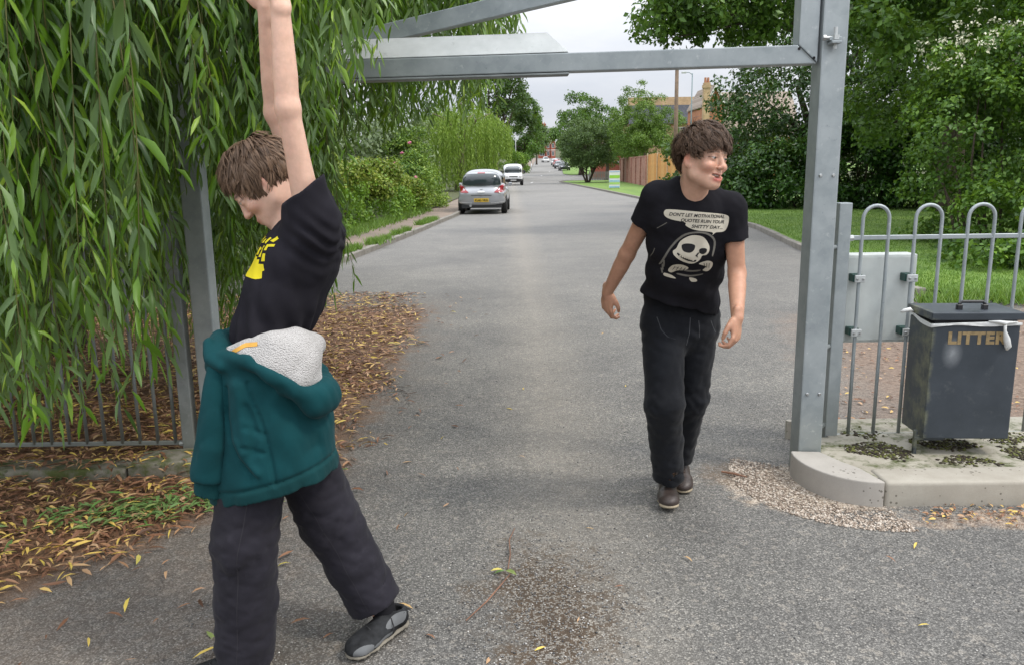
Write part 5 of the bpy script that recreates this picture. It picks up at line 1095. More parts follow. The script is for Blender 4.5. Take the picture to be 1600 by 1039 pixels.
k = rg.random(n) < d; X, Y = X[k], Y[k]; n = len(X); onk = (Y > 4.07) & (Y < 4.27) & (X < -1.75); Z = np.where(onk, .070, .012) + rg.uniform(0, .025, n) * np.clip((-1 - X), 0, 1)
k = ~(onk & (rg.random(n) < .35)); X, Y, Z = X[k], Y[k], Z[k]; n = len(X); v, f = flat_leaves(X, Y, Z, rg.uniform(.035, .105, n), rg)
tag(leaf_obj('leaf_litter', v, f, np.clip(rg.beta(1.35, 1.9, n), 0, .96), 8, M_LIT, None, 'stuff'), 'carpet of fallen willow leaves, brown and yellow, under the willow', 'fallen leaves')
n = 420; X = rg.normal(-1.75, .28, n); Y = 3.66 + (X + 1.75) * .3 + rg.normal(0, .09, n); v, f = flat_leaves(X, Y, rg.uniform(.02, .05, n), rg.uniform(.05, .1, n), rg)
tag(leaf_obj('green_leaves', v, f, rg.uniform(.968, 1, n), 8, M_LIT, None, 'stuff'), 'fresh green leaves torn off the willow, lying on the brown litter', 'fallen leaves')
n = 2300; X = rg.uniform(1.9, 7.5, n); Y = rg.uniform(4.6, 9.2, n); k = X > 1.8 + (Y - 4.4) * .3; X, Y = X[k], Y[k]; n = len(X); v, f = flat_leaves(X, Y, np.full(n, .012), rg.uniform(.02, .055, n), rg, .4)
tag(leaf_obj('leaf_litter', v, f, np.clip(rg.beta(1.6, 2.4, n), 0, .8), 8, M_LIT, None, 'stuff'), 'reddish brown leaf scraps on the soil behind the railings and bin', 'fallen leaves')
n = 420; X = rg.uniform(1.85, 3.3, n); Y = 3.5 + rg.normal(0, .06, n); v, f = flat_leaves(X, Y, np.full(n, .01), rg.uniform(.015, .04, n), rg, .4)
tag(leaf_obj('leaf_litter', v, f, np.clip(rg.beta(1.6, 2.0, n), 0, .75), 8, M_LIT, None, 'stuff'), 'small brown leaf scraps along the foot of the right kerb', 'fallen leaves')
# single leaves on the tarmac
leafs = [(-.45, 2.79, .085, .66, 'long pale leaf on the tarmac just right of the trailing shoe'), (.70, 3.13, .06, .64, 'pale leaf in front of the brown boots, right of the drive centre'), (1.68, 3.17, .07, .84, 'yellow leaf on the tarmac in front of the right kerb'), (1.41, 2.59, .05, .88, 'bright yellow leaf at the bottom right of the drive'),
 (.06, 2.47, .05, .86, 'yellow leaf on the near end of the brown stain'), (-.10, 2.40, .06, .60, 'tan leaf at the near edge of the drive, left of the brown stain'), (-.93, 3.12, .06, .93, 'greenish yellow leaf lying between the legs of the arm-raising teenager'), (-.87, 3.28, .075, .9, 'curled yellow leaf behind the trailing leg of the arm-raising teenager'),
 (-.62, 4.28, .06, .64, 'pale leaf on the tarmac at the edge of the litter, right of the hoodie'), (-.42, 4.72, .05, .9, 'small yellow leaf beyond the right hem of the hoodie'), (.02, 4.35, .055, .62, 'tan leaf alone in mid drive, level with the kerb island'), (-.05, 5.3, .06, .89, 'yellow leaf in mid drive, just beyond the rail overhead'), (.08, 5.75, .05, .85, 'small ochre leaf in mid drive, well beyond the gate'),
 (-.66, 5.15, .05, .48, 'orange brown leaf on the tarmac beside the litter edge'), (.83, 5.8, .05, .9, 'yellow leaf on the tarmac behind the walking teenager'), (.23, 2.68, .05, .62, 'pale scrap of leaf on the brown stain'), (.42, 2.9, .045, .2, 'dark brown curled leaf on the right part of the brown stain'), (-.28, 2.55, .06, .3, 'brown leaf on the tarmac left of the reddish twig'),
 (.32, 3.42, .04, .66, 'tiny pale leaf between the brown stain and the boots'), (1.05, 4.8, .07, .88, 'yellow leaf on the tarmac left of the right gate post'), (-.5, 3.62, .07, .64, 'slim pale leaf on bare tarmac between the two teenagers'), (-1.1, 2.62, .09, .97, 'large fresh green leaf beside the front trouser leg'), (-1.45, 2.75, .08, .9, 'big yellow leaf on the tarmac at the bottom left'),
 (-1.75, 2.95, .08, .64, 'pale leaf on the tarmac at the left below the green leaves'), (-1.0, 2.9, .06, .6, 'tan leaf close behind the front trouser leg'), (1.55, 3.05, .05, .3, 'brown leaf scrap on the tarmac below the right kerb'), (.9, 7.8, .06, .66, 'pale leaf far up the drive behind the walking teenager')]
for x, y, l_, t_, lab in leafs:
    v, f = flat_leaves(np.array([x]), np.array([y]), np.array([.006]), np.array([l_]), rg, .2, .5); o = leaf_obj('fallen_leaf', v, f, np.array([t_]), 8, M_LIT)
    tag(o, lab, 'leaf', 'loose leaves on the tarmac')
M_RTWIG = simple('reddish_twig', (.20, .10, .06), .7)
MB().tube([(-.18, 2.66, .008), (-.11, 2.78, .012), (-.06, 2.90, .010), (-.02, 3.0, .008)], [.0022, .003, .003, .002], 6).build('twig', M_RTWIG)
tag(bpy.data.objects['twig'], 'long reddish bare twig lying on the drive near the brown stain', 'twig')
o = MB().tube([(-.03, 3.04, .008), (-.02, 3.16, .012), (-.025, 3.30, .009), (.0, 3.42, .008)], [.002, .0025, .0025, .0015], 6).build('twig', M_RTWIG); tag(o, 'thin reddish twig beyond the green leaf sprig on the drive', 'twig')
o = MB().tube([(1.10, 4.07, .01), (1.16, 4.02, .015), (1.21, 3.99, .01)], [.005, .006, .004], 6).build('twig', M_RTWIG); tag(o, 'short thick twig on the grit left of the right gate post', 'twig')
v, f = flat_leaves(np.array([-.04, -.04, -.05, -.03]), np.array([3.02, 3.02, 3.03, 3.02]), np.full(4, .012), np.array([.06, .05, .055, .04]), rg, .3); o = leaf_obj('leaf_sprig', v, f, np.array([.97, .99, .93, 1.]), 8, M_LIT); tag(o, 'little sprig of green leaves lying by the twig on the drive', 'leaf sprig')
def stones(name, X, Y, r, rg, mat, label, cat='grit', z=.003, flat=.6):
    n = len(X); O = np.array([[1, 0, 0], [-1, 0, 0], [0, 1, 0], [0, -1, 0], [0, 0, 1], [0, 0, -1]], float); T = np.array([[0, 2, 4], [2, 1, 4], [1, 3, 4], [3, 0, 4], [2, 0, 5], [1, 2, 5], [3, 1, 5], [0, 3, 5]])
    a = rg.uniform(0, 6.28, n); v = O[None] * rg.uniform(.6, 1.4, (n, 6, 1)) * r[:, None, None]; c_, s_ = np.cos(a)[:, None], np.sin(a)[:, None]
    v = np.stack([v[..., 0] * c_ - v[..., 1] * s_ + X[:, None], v[..., 0] * s_ + v[..., 1] * c_ + Y[:, None], v[..., 2] * flat + z + r[:, None] * .2], -1)
    o = link(name, np_mesh(name, v.reshape(-1, 3), ((np.arange(n) * 6)[:, None, None] + T[None]).reshape(-1, 3), False, {'tint': np.repeat(rg.random(n), 6)}), mat, None, 'stuff'); return tag(o, label, cat)
def tint_mat(name, st, rough=.85):
    m, nt, b = new_mat(name); a = nd(nt, 'ShaderNodeAttribute', attribute_name='tint').outputs['Fac']; nt.links.new(ramp(nt, a, st), b.inputs['Base Color']); b.inputs['Roughness'].default_value = rough; return m
M_GRIT = tint_mat('grit', [(0, (.16, .12, .09)), (.5, (.36, .29, .23)), (1, (.60, .54, .47))]); M_CHIP = tint_mat('road_chips', [(0, (.05, .05, .052)), (.6, (.2, .2, .2)), (.9, (.4, .39, .37)), (1, (.62, .6, .57))])
n = 3200; t = rg.uniform(150, 275, n); k = np.sqrt(rg.random(n)); X = 1.74 + (.31 + .30 * k) * np.cos(np.radians(t)); Y = 3.97 + (.37 + .26 * k) * np.sin(np.radians(t)); stones('gravel', X, Y, rg.uniform(.003, .009, n), rg, M_GRIT, 'pale loose grit gathered round the foot of the right kerb', z=.001)
n = 1500; X = rg.normal(.12, .24, n); Y = rg.normal(2.8, .38, n); stones('gravel', X, Y, rg.uniform(.002, .0055, n), rg, M_CHIP, 'loose chippings on the dark stain in the drive', z=.001)
n = 2600; X = rg.uniform(-1.4, 2.6, n); Y = 2.3 + 4.5 * rg.random(n) ** 1.5; stones('gravel', X, Y, rg.uniform(.0015, .005, n), rg, M_CHIP, 'small loose chippings scattered over the drive', z=.001)
M_MOSS = tint_mat('moss_and_soil', [(0, (.022, .016, .011)), (.55, (.055, .043, .024)), (.7, (.075, .080, .02)), (1, (.15, .16, .04))], .95)
n = 11000; X = rg.uniform(1.75, 4.6, n); Y = np.where(rg.random(n) < .6, 4.15 + rg.normal(0, .12, n), 3.97 + rg.normal(0, .07, n)); nn = np.sin(X * 7 + 1) * np.sin(Y * 19 + X * 3) + .6 * np.sin(X * 17) ; k = (nn > -.35 + .5 * rg.random(n)) & (Y > 3.83 + .18 * np.clip(2.15 - X, 0, 1) * 2) & (Y < 4.55); X, Y = X[k], Y[k]
stones('moss', X, Y, rg.uniform(.003, .013, len(X)), rg, M_MOSS, 'moss and dark soil crumbs on the concrete below the railings', 'moss', .112, .55)
# ---------------------------------------------------------------- shared body kit
def skin_mat():
    m, nt, b = new_mat('skin'); p = objco(nt); a = nd(nt, 'ShaderNodeAttribute', attribute_name='tone').outputs['Color']
    n = noise(nt, p, 45, 5, .6); c = mixc(nt, 1.0, a, ramp(nt, n, [(.3, (.90, .88, .87)), (.7, (1.07, 1.06, 1.06))]), 'MULTIPLY')
    nt.links.new(c, b.inputs['Base Color']); b.inputs['Roughness'].default_value = .48; b.inputs['Specular IOR Level'].default_value = .35
    b.inputs['Subsurface Weight'].default_value = .18; b.inputs['Subsurface Radius'].default_value = (.012, .005, .003); b.inputs['Subsurface Scale'].default_value = 1.0
    bump(nt, b, noise(nt, p, 420, 3), .06, .001); return m
def cloth(name, col, vary=.18, rough=.92, weave=900, sheen=.0, wb=.2, fade=None):
    m, nt, b = new_mat(name); p = objco(nt); n = noise(nt, p, 7, 5, .6)
    c = ramp(nt, n, [(.3, tuple(x * (1 - vary) for x in col)), (.7, tuple(x * (1 + vary) for x in col))])
    if fade: c = mixc(nt, mth(nt, 'MULTIPLY', mth(nt, 'SUBTRACT', noise(nt, p, 16, 5, .7), .55), 2.4, clamp=True), c, fade)
    nt.links.new(c, b.inputs['Base Color']); b.inputs['Roughness'].default_value = rough; b.inputs['Sheen Weight'].default_value = sheen * .25; b.inputs['Sheen Roughness'].default_value = .5
    b.inputs['Specular IOR Level'].default_value = .15; bump(nt, b, noise(nt, p, weave, 2), wb, .0015); return m
M_SKIN = skin_mat()
def hair_mat(name, c0, c1):
    m, nt, b = new_mat(name); a = nd(nt, 'ShaderNodeAttribute', attribute_name='tint').outputs['Fac']
    nt.links.new(ramp(nt, a, [(0, c0), (1, c1)]), b.inputs['Base Color']); b.inputs['Roughness'].default_value = .5; b.inputs['Specular IOR Level'].default_value = .22; return m
def head(S, C, R, open_mouth, k=.012):
    """skull, jaw and face in the head frame: x to the person's right, y forward, z up"""
    C = np.array(C, float); T = lambda p: C + R @ np.array(p, float)
    S.ell(T((0, -.014, .034)), (.0745, .094, .088), .02, R)
    S.ell(T((0, .022, -.022)), (.062, .068, .080), .025, R)
    S.ell(T((0, .052, -.075)), (.034, .036, .032), .03, R); S.ell(T((0, .073, -.0935)), (.020, .0175, .0155), .018, R)
    for s in (-1, 1):
        S.cone(T((s * .056, -.006, -.034)), T((s * .046, .010, -.064)), .014, .013, .03); S.cone(T((s * .046, .010, -.064)), T((s * .015, .066, -.0945)), .013, .0135, .03)
        S.ell(T((s * .040, .062 + .004 * open_mouth, -.027)), (.022, .024, .020), .018, R)
    S.cone(T((-.030, .082, .024)), T((.030, .082, .024)), .010, .010, .014)
    for s in (-1, 1): S.ell(T((s * .032, .094, .006)), (.0175, .013, .0105), .010, R, mode='sub')
    S.cone(T((0, .087, .018)), T((0, .106, -.024)), .0075, .0105, .010); S.ell(T((0, .1065, -.028)), (.0100, .010, .009), .008, R)
    for s in (-1, 1):
        S.ell(T((s * .0125, .099, -.031)), (.0075, .009, .0065), .005, R); S.ell(T((s * .007, .103, -.0385)), (.0035, .005, .004), .003, R, mode='sub')
        S.ell(T((s * .0315, .0775, .0045)), (.0155, .0142, .0138), .004, R)                          # lids over the eyeball
        S.ell(T((s * .0330, .0925, .0040)), (.0160, .013, .0025 if open_mouth else .0020), .002, R, mode='sub')                 # the open slit
    if open_mouth:
        S.ell(T((0, .080, -.066)), (.030, .022, .020), .012, R)
        S.chain([T((-.029, .076, -.050)), T((-.013, .096, -.0565)), T((0, .1005, -.0570)), T((.013, .096, -.0565)), T((.029, .076, -.050))], [.003, .0046, .0046, .0046, .003], .004)
        S.chain([T((-.028, .075, -.056)), T((-.015, .088, -.075)), T((0, .093, -.081)), T((.015, .088, -.075)), T((.028, .075, -.056))], [.003, .005, .0062, .005, .003], .005)
        S.ell(T((0, .098, -.0662)), (.0205, .026, .0078), .003, R, mode='sub')
        for s in (-1, 1): S.ell(T((s * .0165, .090, -.0600)), (.0115, .020, .0048), .004, R, mode='sub')
        for s in (-1, 1): S.cone(T((s * .022, .094, -.036)), T((s * .034, .080, -.062)), .002, .002, .008, mode='sub')
    else:
        S.ell(T((0, .078, -.066)), (.027, .022, .018), .012, R)
        S.chain([T((-.023, .080, -.064)), T((-.010, .097, -.0615)), T((0, .0995, -.0605)), T((.010, .097, -.0615)), T((.023, .080, -.064))], [.003, .0044, .0046, .0044, .003], .004)
        S.chain([T((-.022, .080, -.066)), T((0, .0965, -.0715)), T((.022, .080, -.066))], [.003, .0058, .003], .004)
        S.chain([T((-.024, .086, -.0655)), T((0, .104, -.0662)), T((.024, .086, -.0655))], [.0013, .0016, .0013], .002, mode='sub')
    for s in (-1, 1):                                                                              # ears
        E = R @ frame((s * -.48, .87, 0), (0, .18, 1))
        S.ell(T((s * .0765, -.004, -.012)), (.0080, .0185, .031), .005, E); S.ell(T((s * .0850, .001, -.009)), (.006, .0110, .020), .004, E, mode='sub'); S.ell(T((s * .071, .004, -.033)), (.007, .008, .010), .005, R)
    S.clip
def face_tone(C, R, base, open_mouth, brow=(.09, .055, .035), flush=.5, tan=(1, 1, 1)):
    C = np.array(C, float)
    def fn(v):
        p = (v - C) @ R; x, y, z = p.T; ax = np.abs(x); c = np.repeat(np.array(base)[None], len(v), 0)
        def mix(w, col):
            nonlocal c
            w = np.clip(w, 0, 1)[:, None]; c = c * (1 - w) + np.array(col)[None] * w
        nearhead = np.linalg.norm(p, axis=1) < .16
        w0 = np.clip((np.linalg.norm(p, axis=1) - .20) / .12, 0, 1)[:, None]; blot = (np.sin(v[:, 0] * 61 + 2 * np.sin(v[:, 2] * 37)) * np.sin(v[:, 2] * 53 + v[:, 1] * 41))[:, None]
        c = c * (1 + w0 * (np.array(tan)[None] - 1)) * (1 + .022 * blot * np.array([[.6, 1.2, 1.2]]))
        g = lambda cx, cy_, cz, rx, ry, rz: np.exp(-(((ax - cx) / rx) ** 2 + ((y - cy_) / ry) ** 2 + ((z - cz) / rz) ** 2)) * nearhead
        red = np.array(base) * np.array([1.02, .66, .62])
        mix(flush * 1.1 * g(.042, .07, -.034, .024, .03, .022), red); mix(flush * .8 * g(0, .11, -.028, .016, .02, .014), red); mix(.8 * g(.08, -.012, 0, .014, .02, .03), np.array(base) * [1.0, .6, .55])
        lipz = -.068 if open_mouth else -.066; lw = np.exp(-((ax / .027) ** 6)) * np.exp(-((z - lipz) / (.017 if open_mouth else .0095)) ** 4) * (y > .076) * nearhead
        mix(lw * .62, (.42, .14, .12)); mix(lw * (z < -.0705) * (.75 if open_mouth else 0), (.55, .13, .11))
        arch = .0255 + .003 * np.clip(ax / .03, 0, 1) - .007 * np.clip((ax - .034) / .014, 0, 1)
        mix(.78 * np.exp(-((z - arch) / .0036) ** 4) * (ax > .012) * (ax < .050) * (y > .055) * nearhead, brow)
        mix(.75 * np.exp(-((z - .0062) / .0024) ** 2) * (ax > .016) * (ax < .048) * (y > .06) * nearhead, (.06, .035, .025))       # lash line
        mix(.25 * g(.032, .085, -.006, .016, .02, .006), np.array(base) * [.75, .6, .6])
        mix(.9 * g(.007, .104, -.038, .0035, .006, .004), (.12, .04, .03))
        return c
    return fn
M_EYE = None
def eyes(C, R, parent, gaze=(0, 1, 0)):
    global M_EYE
    if M_EYE is None:
        m, nt, b = new_mat('eye'); a = nd(nt, 'ShaderNodeAttribute', attribute_name='tint').outputs['Fac']
        nt.links.new(ramp(nt, a, [(0, (.40, .36, .34)), (.80, (.40, .36, .34)), (.84, (.10, .07, .05)), (.93, (.10, .07, .05)), (.96, (.004, .004, .004))]), b.inputs['Base Color']); b.inputs['Roughness'].default_value = .12; M_EYE = m
    g = np.array(gaze, float); g /= np.linalg.norm(g)
    for s in (-1, 1):
        nu, nv = 20, 14; vv = []
        for i in range(nv + 1):
            for j in range(nu):
                t, p = math.pi * i / nv, 2 * math.pi * j / nu; vv.append((math.sin(t) * math.cos(p), math.sin(t) * math.sin(p), math.cos(t)))
        vv = np.array(vv); tint = np.clip(vv @ g, 0, 1); f = [(i * nu + j, i * nu + (j + 1) % nu, (i + 1) * nu + (j + 1) % nu, (i + 1) * nu + j) for i in range(nv) for j in range(nu)]
        w = np.array(C) + (vv * .0128 + V(s * .0315, .0778, .0045)) @ R.T
        link('eye', np_mesh('eye', w, np.array(f), True, {'tint': tint}), M_EYE, parent)
def hand(S, W, d, dorsal, thumb, curls, size=1.0, k=.0045, spread=.0):
    """palm, four jointed fingers and a thumb that leaves the side of the palm; W wrist, d towards the fingers, dorsal back of hand, thumb side"""
    y = np.array(d, float); y /= np.linalg.norm(y); z = np.array(dorsal, float); z -= y * (z @ y); z /= np.linalg.norm(z); x = np.cross(y, z); x *= np.sign(x @ np.array(thumb, float)) or 1
    B = np.stack([x, y, z], 1) * size; W = np.array(W, float); T = lambda p: W + B @ np.array(p, float); U = np.stack([x, y, z], 1)
    S.cone(T((0, -.03, 0)), T((0, .015, 0)), .025 * size, .024 * size, .01, sq=(z, 1.45)); S.ell(T((-.002, .045, -.002)), (.040 * size, .050 * size, .0155 * size), .012, U); S.ell(T((.024, .030, -.010)), (.016 * size, .026 * size, .015 * size), .010, U)
    for i, (bx, by, ln, r) in enumerate(((.028, .083, .072, .0086), (.0095, .089, .080, .0089), (-.010, .085, .074, .0084), (-.0275, .076, .058, .0074))):
        p = np.array((bx, by, 0.0)); a = 0; pts = [np.array((bx * .8, by - .02, 0)), p]; c = curls[i] if hasattr(curls[0], '__len__') else curls; sx = (bx / .03) * spread
        for sg, ca in zip((.44, .31, .25), c):
            a += ca; p = p + ln * sg * np.array((sx * math.cos(a), math.cos(a), -math.sin(a))); pts.append(p)
        S.chain([T(q) for q in pts], [r * size, r * size, r * .95 * size, r * .88 * size, r * .72 * size], k)
    tp = [(.026, .014, -.008), (.042, .040, -.016), (.047, .066, -.026), (.040, .087, -.036)]
    S.chain([T(q) for q in tp], [.013 * size, .0115 * size, .0098 * size, .0075 * size], .006)
def hair(name, C, R, parent, mat, n, seed, rootfn, lenfn, crown, lift, grav, wave, width=.0042, rad=(.0775, .0975, .0915), cen=(0, -.014, .034), steps=9, off0=.03, off1=.22, pull=.22, omax=None):
    """a mop of tapering locks walked over the skull from the crown, with lift, gravity and waves shared within each lock"""
    rg = np.random.default_rng(seed); C = np.array(C, float); rad = np.array(rad); cen = np.array(cen); crown = np.array(crown)
    d = rdir(n * 6, rg); p = d * rad; p0 = p + cen; k = rootfn(p0); p = p[k][:n]; n = len(p); ncl = max(20, n // 9); cc = p[rg.choice(n, ncl)]; cid = np.argmin(((p[:, None] - cc[None]) ** 2).sum(-1), 1)
    Ln = lenfn(p + cen) * rg.uniform(.75, 1.12, n) * rg.uniform(.85, 1.12, ncl)[cid]; cph = rg.uniform(0, 6.28, ncl)[cid] + rg.normal(0, .35, n); cdir = (rg.normal(size=(ncl, 3)) * .28)[cid] + rg.normal(size=(n, 3)) * .07; amp = (wave * rg.uniform(.4, 1.4, ncl))[cid]
    clift = (lift * rg.uniform(.5, 1.5, ncl))[cid] ; gl = R.T @ V(0, 0, -1); pts = [p + cen]; sides = []; nr = []
    q = p.copy()
    for i in range(steps):
        u = i / steps; nn = nrm(q / rad ** 2); t = (q + cen - crown); t = t - nn * (t * nn).sum(1, keepdims=True); t = nrm(t)
        sd = np.cross(nn, t); dd = nrm(t + nn * (clift * (1 - u * 1.5))[:, None] + gl * grav * (.4 + u) + cdir + sd * (amp * np.cos(cph + u * 8.5))[:, None])
        q = q + dd * (Ln / steps)[:, None]; lv = np.linalg.norm(q / rad, axis=1); mn = 1 + off0 + (off1 - off0) * min(1, u * 1.6) * (.35 + .65 * rg.random(ncl)[cid] * 0 + .65 * ((cph * 7) % 1)); q = np.where((lv < mn)[:, None], q * (mn / np.maximum(lv, 1e-6))[:, None], q)
        if omax is not None:
            lv = np.linalg.norm(q / rad, axis=1); q = np.where((lv > 1 + omax)[:, None], q * ((1 + omax) / np.maximum(lv, 1e-6))[:, None], q)
        cm = np.stack([np.bincount(cid, q[:, j], ncl) for j in range(3)], 1) / np.maximum(np.bincount(cid, minlength=ncl), 1)[:, None]; q = q + (cm[cid] - q) * pull * u
        pts.append(q + cen); sides.append(nrm(np.cross(dd, nn))); nr.append(nn)
    sides.append(sides[-1]); nr.append(nr[-1]); P = np.array(pts); Sd = np.array(sides); Nn = np.array(nr); w = width * rg.uniform(.6, 1.3, n); tap = np.array([.9, 1, 1, 1, .95, .9, .8, .65, .45, .12][:steps + 1])
    rows = []
    for i in range(steps + 1):
        ww = (w * tap[i])[:, None]; rows.append(np.stack([P[i] - Sd[i] * ww, P[i] + Nn[i] * ww * .55, P[i] + Sd[i] * ww], 1))
    Vt = np.stack(rows, 1); m = steps + 1                                # n, m, 3, 3
    base = (np.arange(n) * m * 3)[:, None]; ii = np.arange(steps) * 3
    f = np.concatenate([np.stack([base + ii, base + ii + 1, base + ii + 4, base + ii + 3], -1).reshape(-1, 4), np.stack([base + ii + 1, base + ii + 2, base + ii + 5, base + ii + 4], -1).reshape(-1, 4)])
    tint = (rg.uniform(.1, .9, ncl)[cid] * .6 + rg.random(n) * .4)[:, None] * np.linspace(.55, 1.05, m)[None]; w_ = C + Vt.reshape(-1, 3) @ R.T
    return link(name, np_mesh(name, w_, f, True, {'tint': np.clip(np.repeat(tint.reshape(-1), 3), 0, 1)}), mat, parent)
def fuzz(o, lo=.15, hi=.5):
    n = len(o.data.vertices); a = o.data.attributes.new('tint', 'FLOAT', 'POINT'); a.data.foreach_set('value', np.random.default_rng(1).uniform(lo, hi, n).astype(np.float32)); return o
def shoe(parent, heel, toe, up, mats, style, voxel=.0042, wid=.047, name='shoe'):
    """heel and toe are points of the sole; returns the upper, with sole and laces as its own pieces"""
    h = np.array(heel, float); t = np.array(toe, float); L_ = np.linalg.norm(t - h); y = (t - h) / L_; R = frame(y, up); x, z = R[:, 0], R[:, 2]; T = lambda a, b, c: h + x * a + y * (b * L_) + z * c
    lo, hi = np.minimum(h, t) - .12, np.maximum(h, t) + .12; hi[2] += .12; up_mat, sole_mat, lace_mat = mats
    S = SDF(lo, hi, voxel); hgt = .115 if style == 'boot' else .085
    S.loft([(T(0, .14, .045), wid * .78, .040), (T(0, .40, .042), wid * .82, .036), (T(.003, .66, .036), wid * 1.0, .030), (T(.003, .84, .030), wid * .92, .026)], x, .02)
    S.ell(T(.002, .80, .034), (wid * .98, .060, .030), .02, R); S.chain([T(0, .15, .05), T(0, .17, hgt)], [wid * .80, wid * .76], .02); S.cone(T(0, .20, hgt * .70), T(0, .58, .050), wid * .62, wid * .62, .02)
    S.clip(T(0, 0, .018), -z); S.clip(T(0, .17, hgt), z - y * .15)
    S.cone(T(0, .17, hgt + .03), T(0, .18, hgt - .02), wid * .62, wid * .55, .004, mode='sub')
    fo = folds(11, 4, 60); S.relief(lambda X, Y, Z: .0014 * fo(X, Y, Z), .02)
    o = S.obj(name, up_mat, parent, 1)
    S = SDF(lo, hi, voxel); S.loft([(T(0, .10, .012), wid * .82, .013), (T(0, .40, .012), wid * .84, .013), (T(.003, .68, .012), wid * 1.05, .013), (T(.003, .88, .014), wid * .90, .013)], x, .012); S.ell(T(.002, .86, .014), (wid * .96, .040, .014), .01, R); S.ell(T(0, .11, .013), (wid * .84, .034, .014), .01, R)
    S.clip(T(0, 0, .0), -z); S.clip(T(0, 0, .026), z)
    if style == 'hiker': S.relief(lambda X, Y, Z: np.where(((X - h[0]) * z[0] + (Y - h[1]) * z[1] + (Z - h[2]) * z[2]) < .010, .005 * (np.sin(((X - h[0]) * y[0] + (Y - h[1]) * y[1] + (Z - h[2]) * y[2]) * 330) > .2), 0), .02)
    S.obj('sole', sole_mat, o, 1)
    mb = MB()
    for i in range(5):
        b = .36 + .075 * i; zz = hgt * .80 - (hgt * .80 - .066) * (i / 4)
        if style == 'boot' and i < 2: continue
        zz += .004; w = wid * .42
        mb.tube([T(-w, b - .01, zz - .006), T(-w * .4, b + .012, zz + .006), T(w * .4, b - .012, zz + .006), T(w, b + .01, zz - .006)], .0028, 6)
    if style != 'boot': mb.tube([T(0, .34, hgt * .88), T(-.03, .36, hgt * .9), T(-.05, .40, hgt * .7), T(-.055, .44, hgt * .45)], .0024, 6); mb.tube([T(0, .34, hgt * .88), T(.028, .35, hgt * .98), T(.046, .37, hgt * .8), T(.03, .40, hgt * .72)], .0024, 6)
    mb.build('laces', lace_mat, o, smooth=True)
    return o
# ================================================================== the teenager walking towards the camera
SK1 = (.60, .365, .265)
wk = empty('person', (.78, 3.72, 0), 'laughing teenager in black printed T-shirt and black jeans striding forward, leaning to one side', 'person')
C1 = V(.763, 3.285, 1.623); R1 = frame((.585, -.80, -.06), (.17, -.05, 1))
S = SDF((.36, 2.98, .05), (1.06, 4.02, 1.80), .0034)
head(S, C1, R1, True)
T1 = lambda *p: C1 + R1 @ np.array(p, float)
NB = V(.752, 3.385, 1.455)
S.cone(T1(0, -.028, -.045), NB, .054, .062, .03); S.cone(T1(0, .0, -.075), V(.748, 3.372, 1.450), .035, .042, .03)
for s in (-1, 1): S.cone(T1(s * .058, -.03, -.03), V(.745 + s * -.02, 3.345, 1.455), .012, .010, .02)
shR, shL = V(.612, 3.45, 1.472), V(.912, 3.385, 1.424); eR, wR, eL, wL = V(.518, 3.62, 1.215), V(.446, 3.75, 1.020), V(.948, 3.39, 1.150), V(.905, 3.205, .995)
LAT1 = V(1, -.19, -.03)
S.loft([(V(.775, 3.72, .93), .09, .06), (V(.77, 3.62, 1.10), .09, .06), (V(.762, 3.47, 1.28), .145, .095), (V(.757, 3.42, 1.40), .15, .07), (NB, .08, .055)], LAT1, .03)
for sh, e, w, cr in ((shR, eR, wR, 1), (shL, eL, wL, -1)):
    S.chain([sh, (sh + e) / 2, e], [.046, .041, .0345], .02); m = e + (w - e) * .28; S.chain([e, m, w], [.0345, .037, .0245], .02)
S.chain([V(.705, 3.69, .90), V(.693, 3.57, .53), V(.752, 3.72, .10)], [.08, .05, .035], .02); S.chain([V(.865, 3.72, .90), V(.858, 3.74, .50), V(.855, 3.95, .12)], [.08, .05, .035], .02)
hand(S, wR, (.03, .12, -1), (-.75, -.55, .0), (.35, -.75, -.2), [(.35, .75, .6), (.55, .85, .6), (.75, .9, .6), (.9, .9, .6)], 1.0)
hand(S, wL, (-.12, -.28, -1), (.65, -.55, 0), (-.45, -.65, -.2), [(.5, .8, .5), (.7, .9, .6), (.8, .9, .6), (.9, .9, .6)], 1.0)
S.obj('body', M_SKIN, wk, 1, face_tone(C1, R1, SK1, True, flush=.5, tan=(.80, .72, .66)))
eyes(C1, R1, wk, (-.14, 1, -.08))
# teeth, tongue and the dark of the mouth
mb = MB(); M_TEETH = simple('teeth', (.55, .51, .45), .35, vary=.05)
for i in range(-4, 5):
    x = i * .0041; y = .0850 - abs(i) ** 1.7 * .0011; c = T1(x, y, -.0597); mb.box(-.00205, .00205, -.002, .002, -.0038, .003, Matrix.Translation(c) @ Matrix([list(r) for r in R1]).to_4x4())
mb.build('teeth', M_TEETH, wk, .0003, 1)
mb = MB(); mb.lathe([(.0, -.004), (.012, -.002), (.014, .003), (.0, .007)], (0, 0, 0), 12); mb.v = [tuple(T1(x, y * 1.3 + .082, z - .0755)) for x, y, z in mb.v]; mb.build('tongue', simple('tongue', (.42, .12, .11), .35), wk, smooth=True)
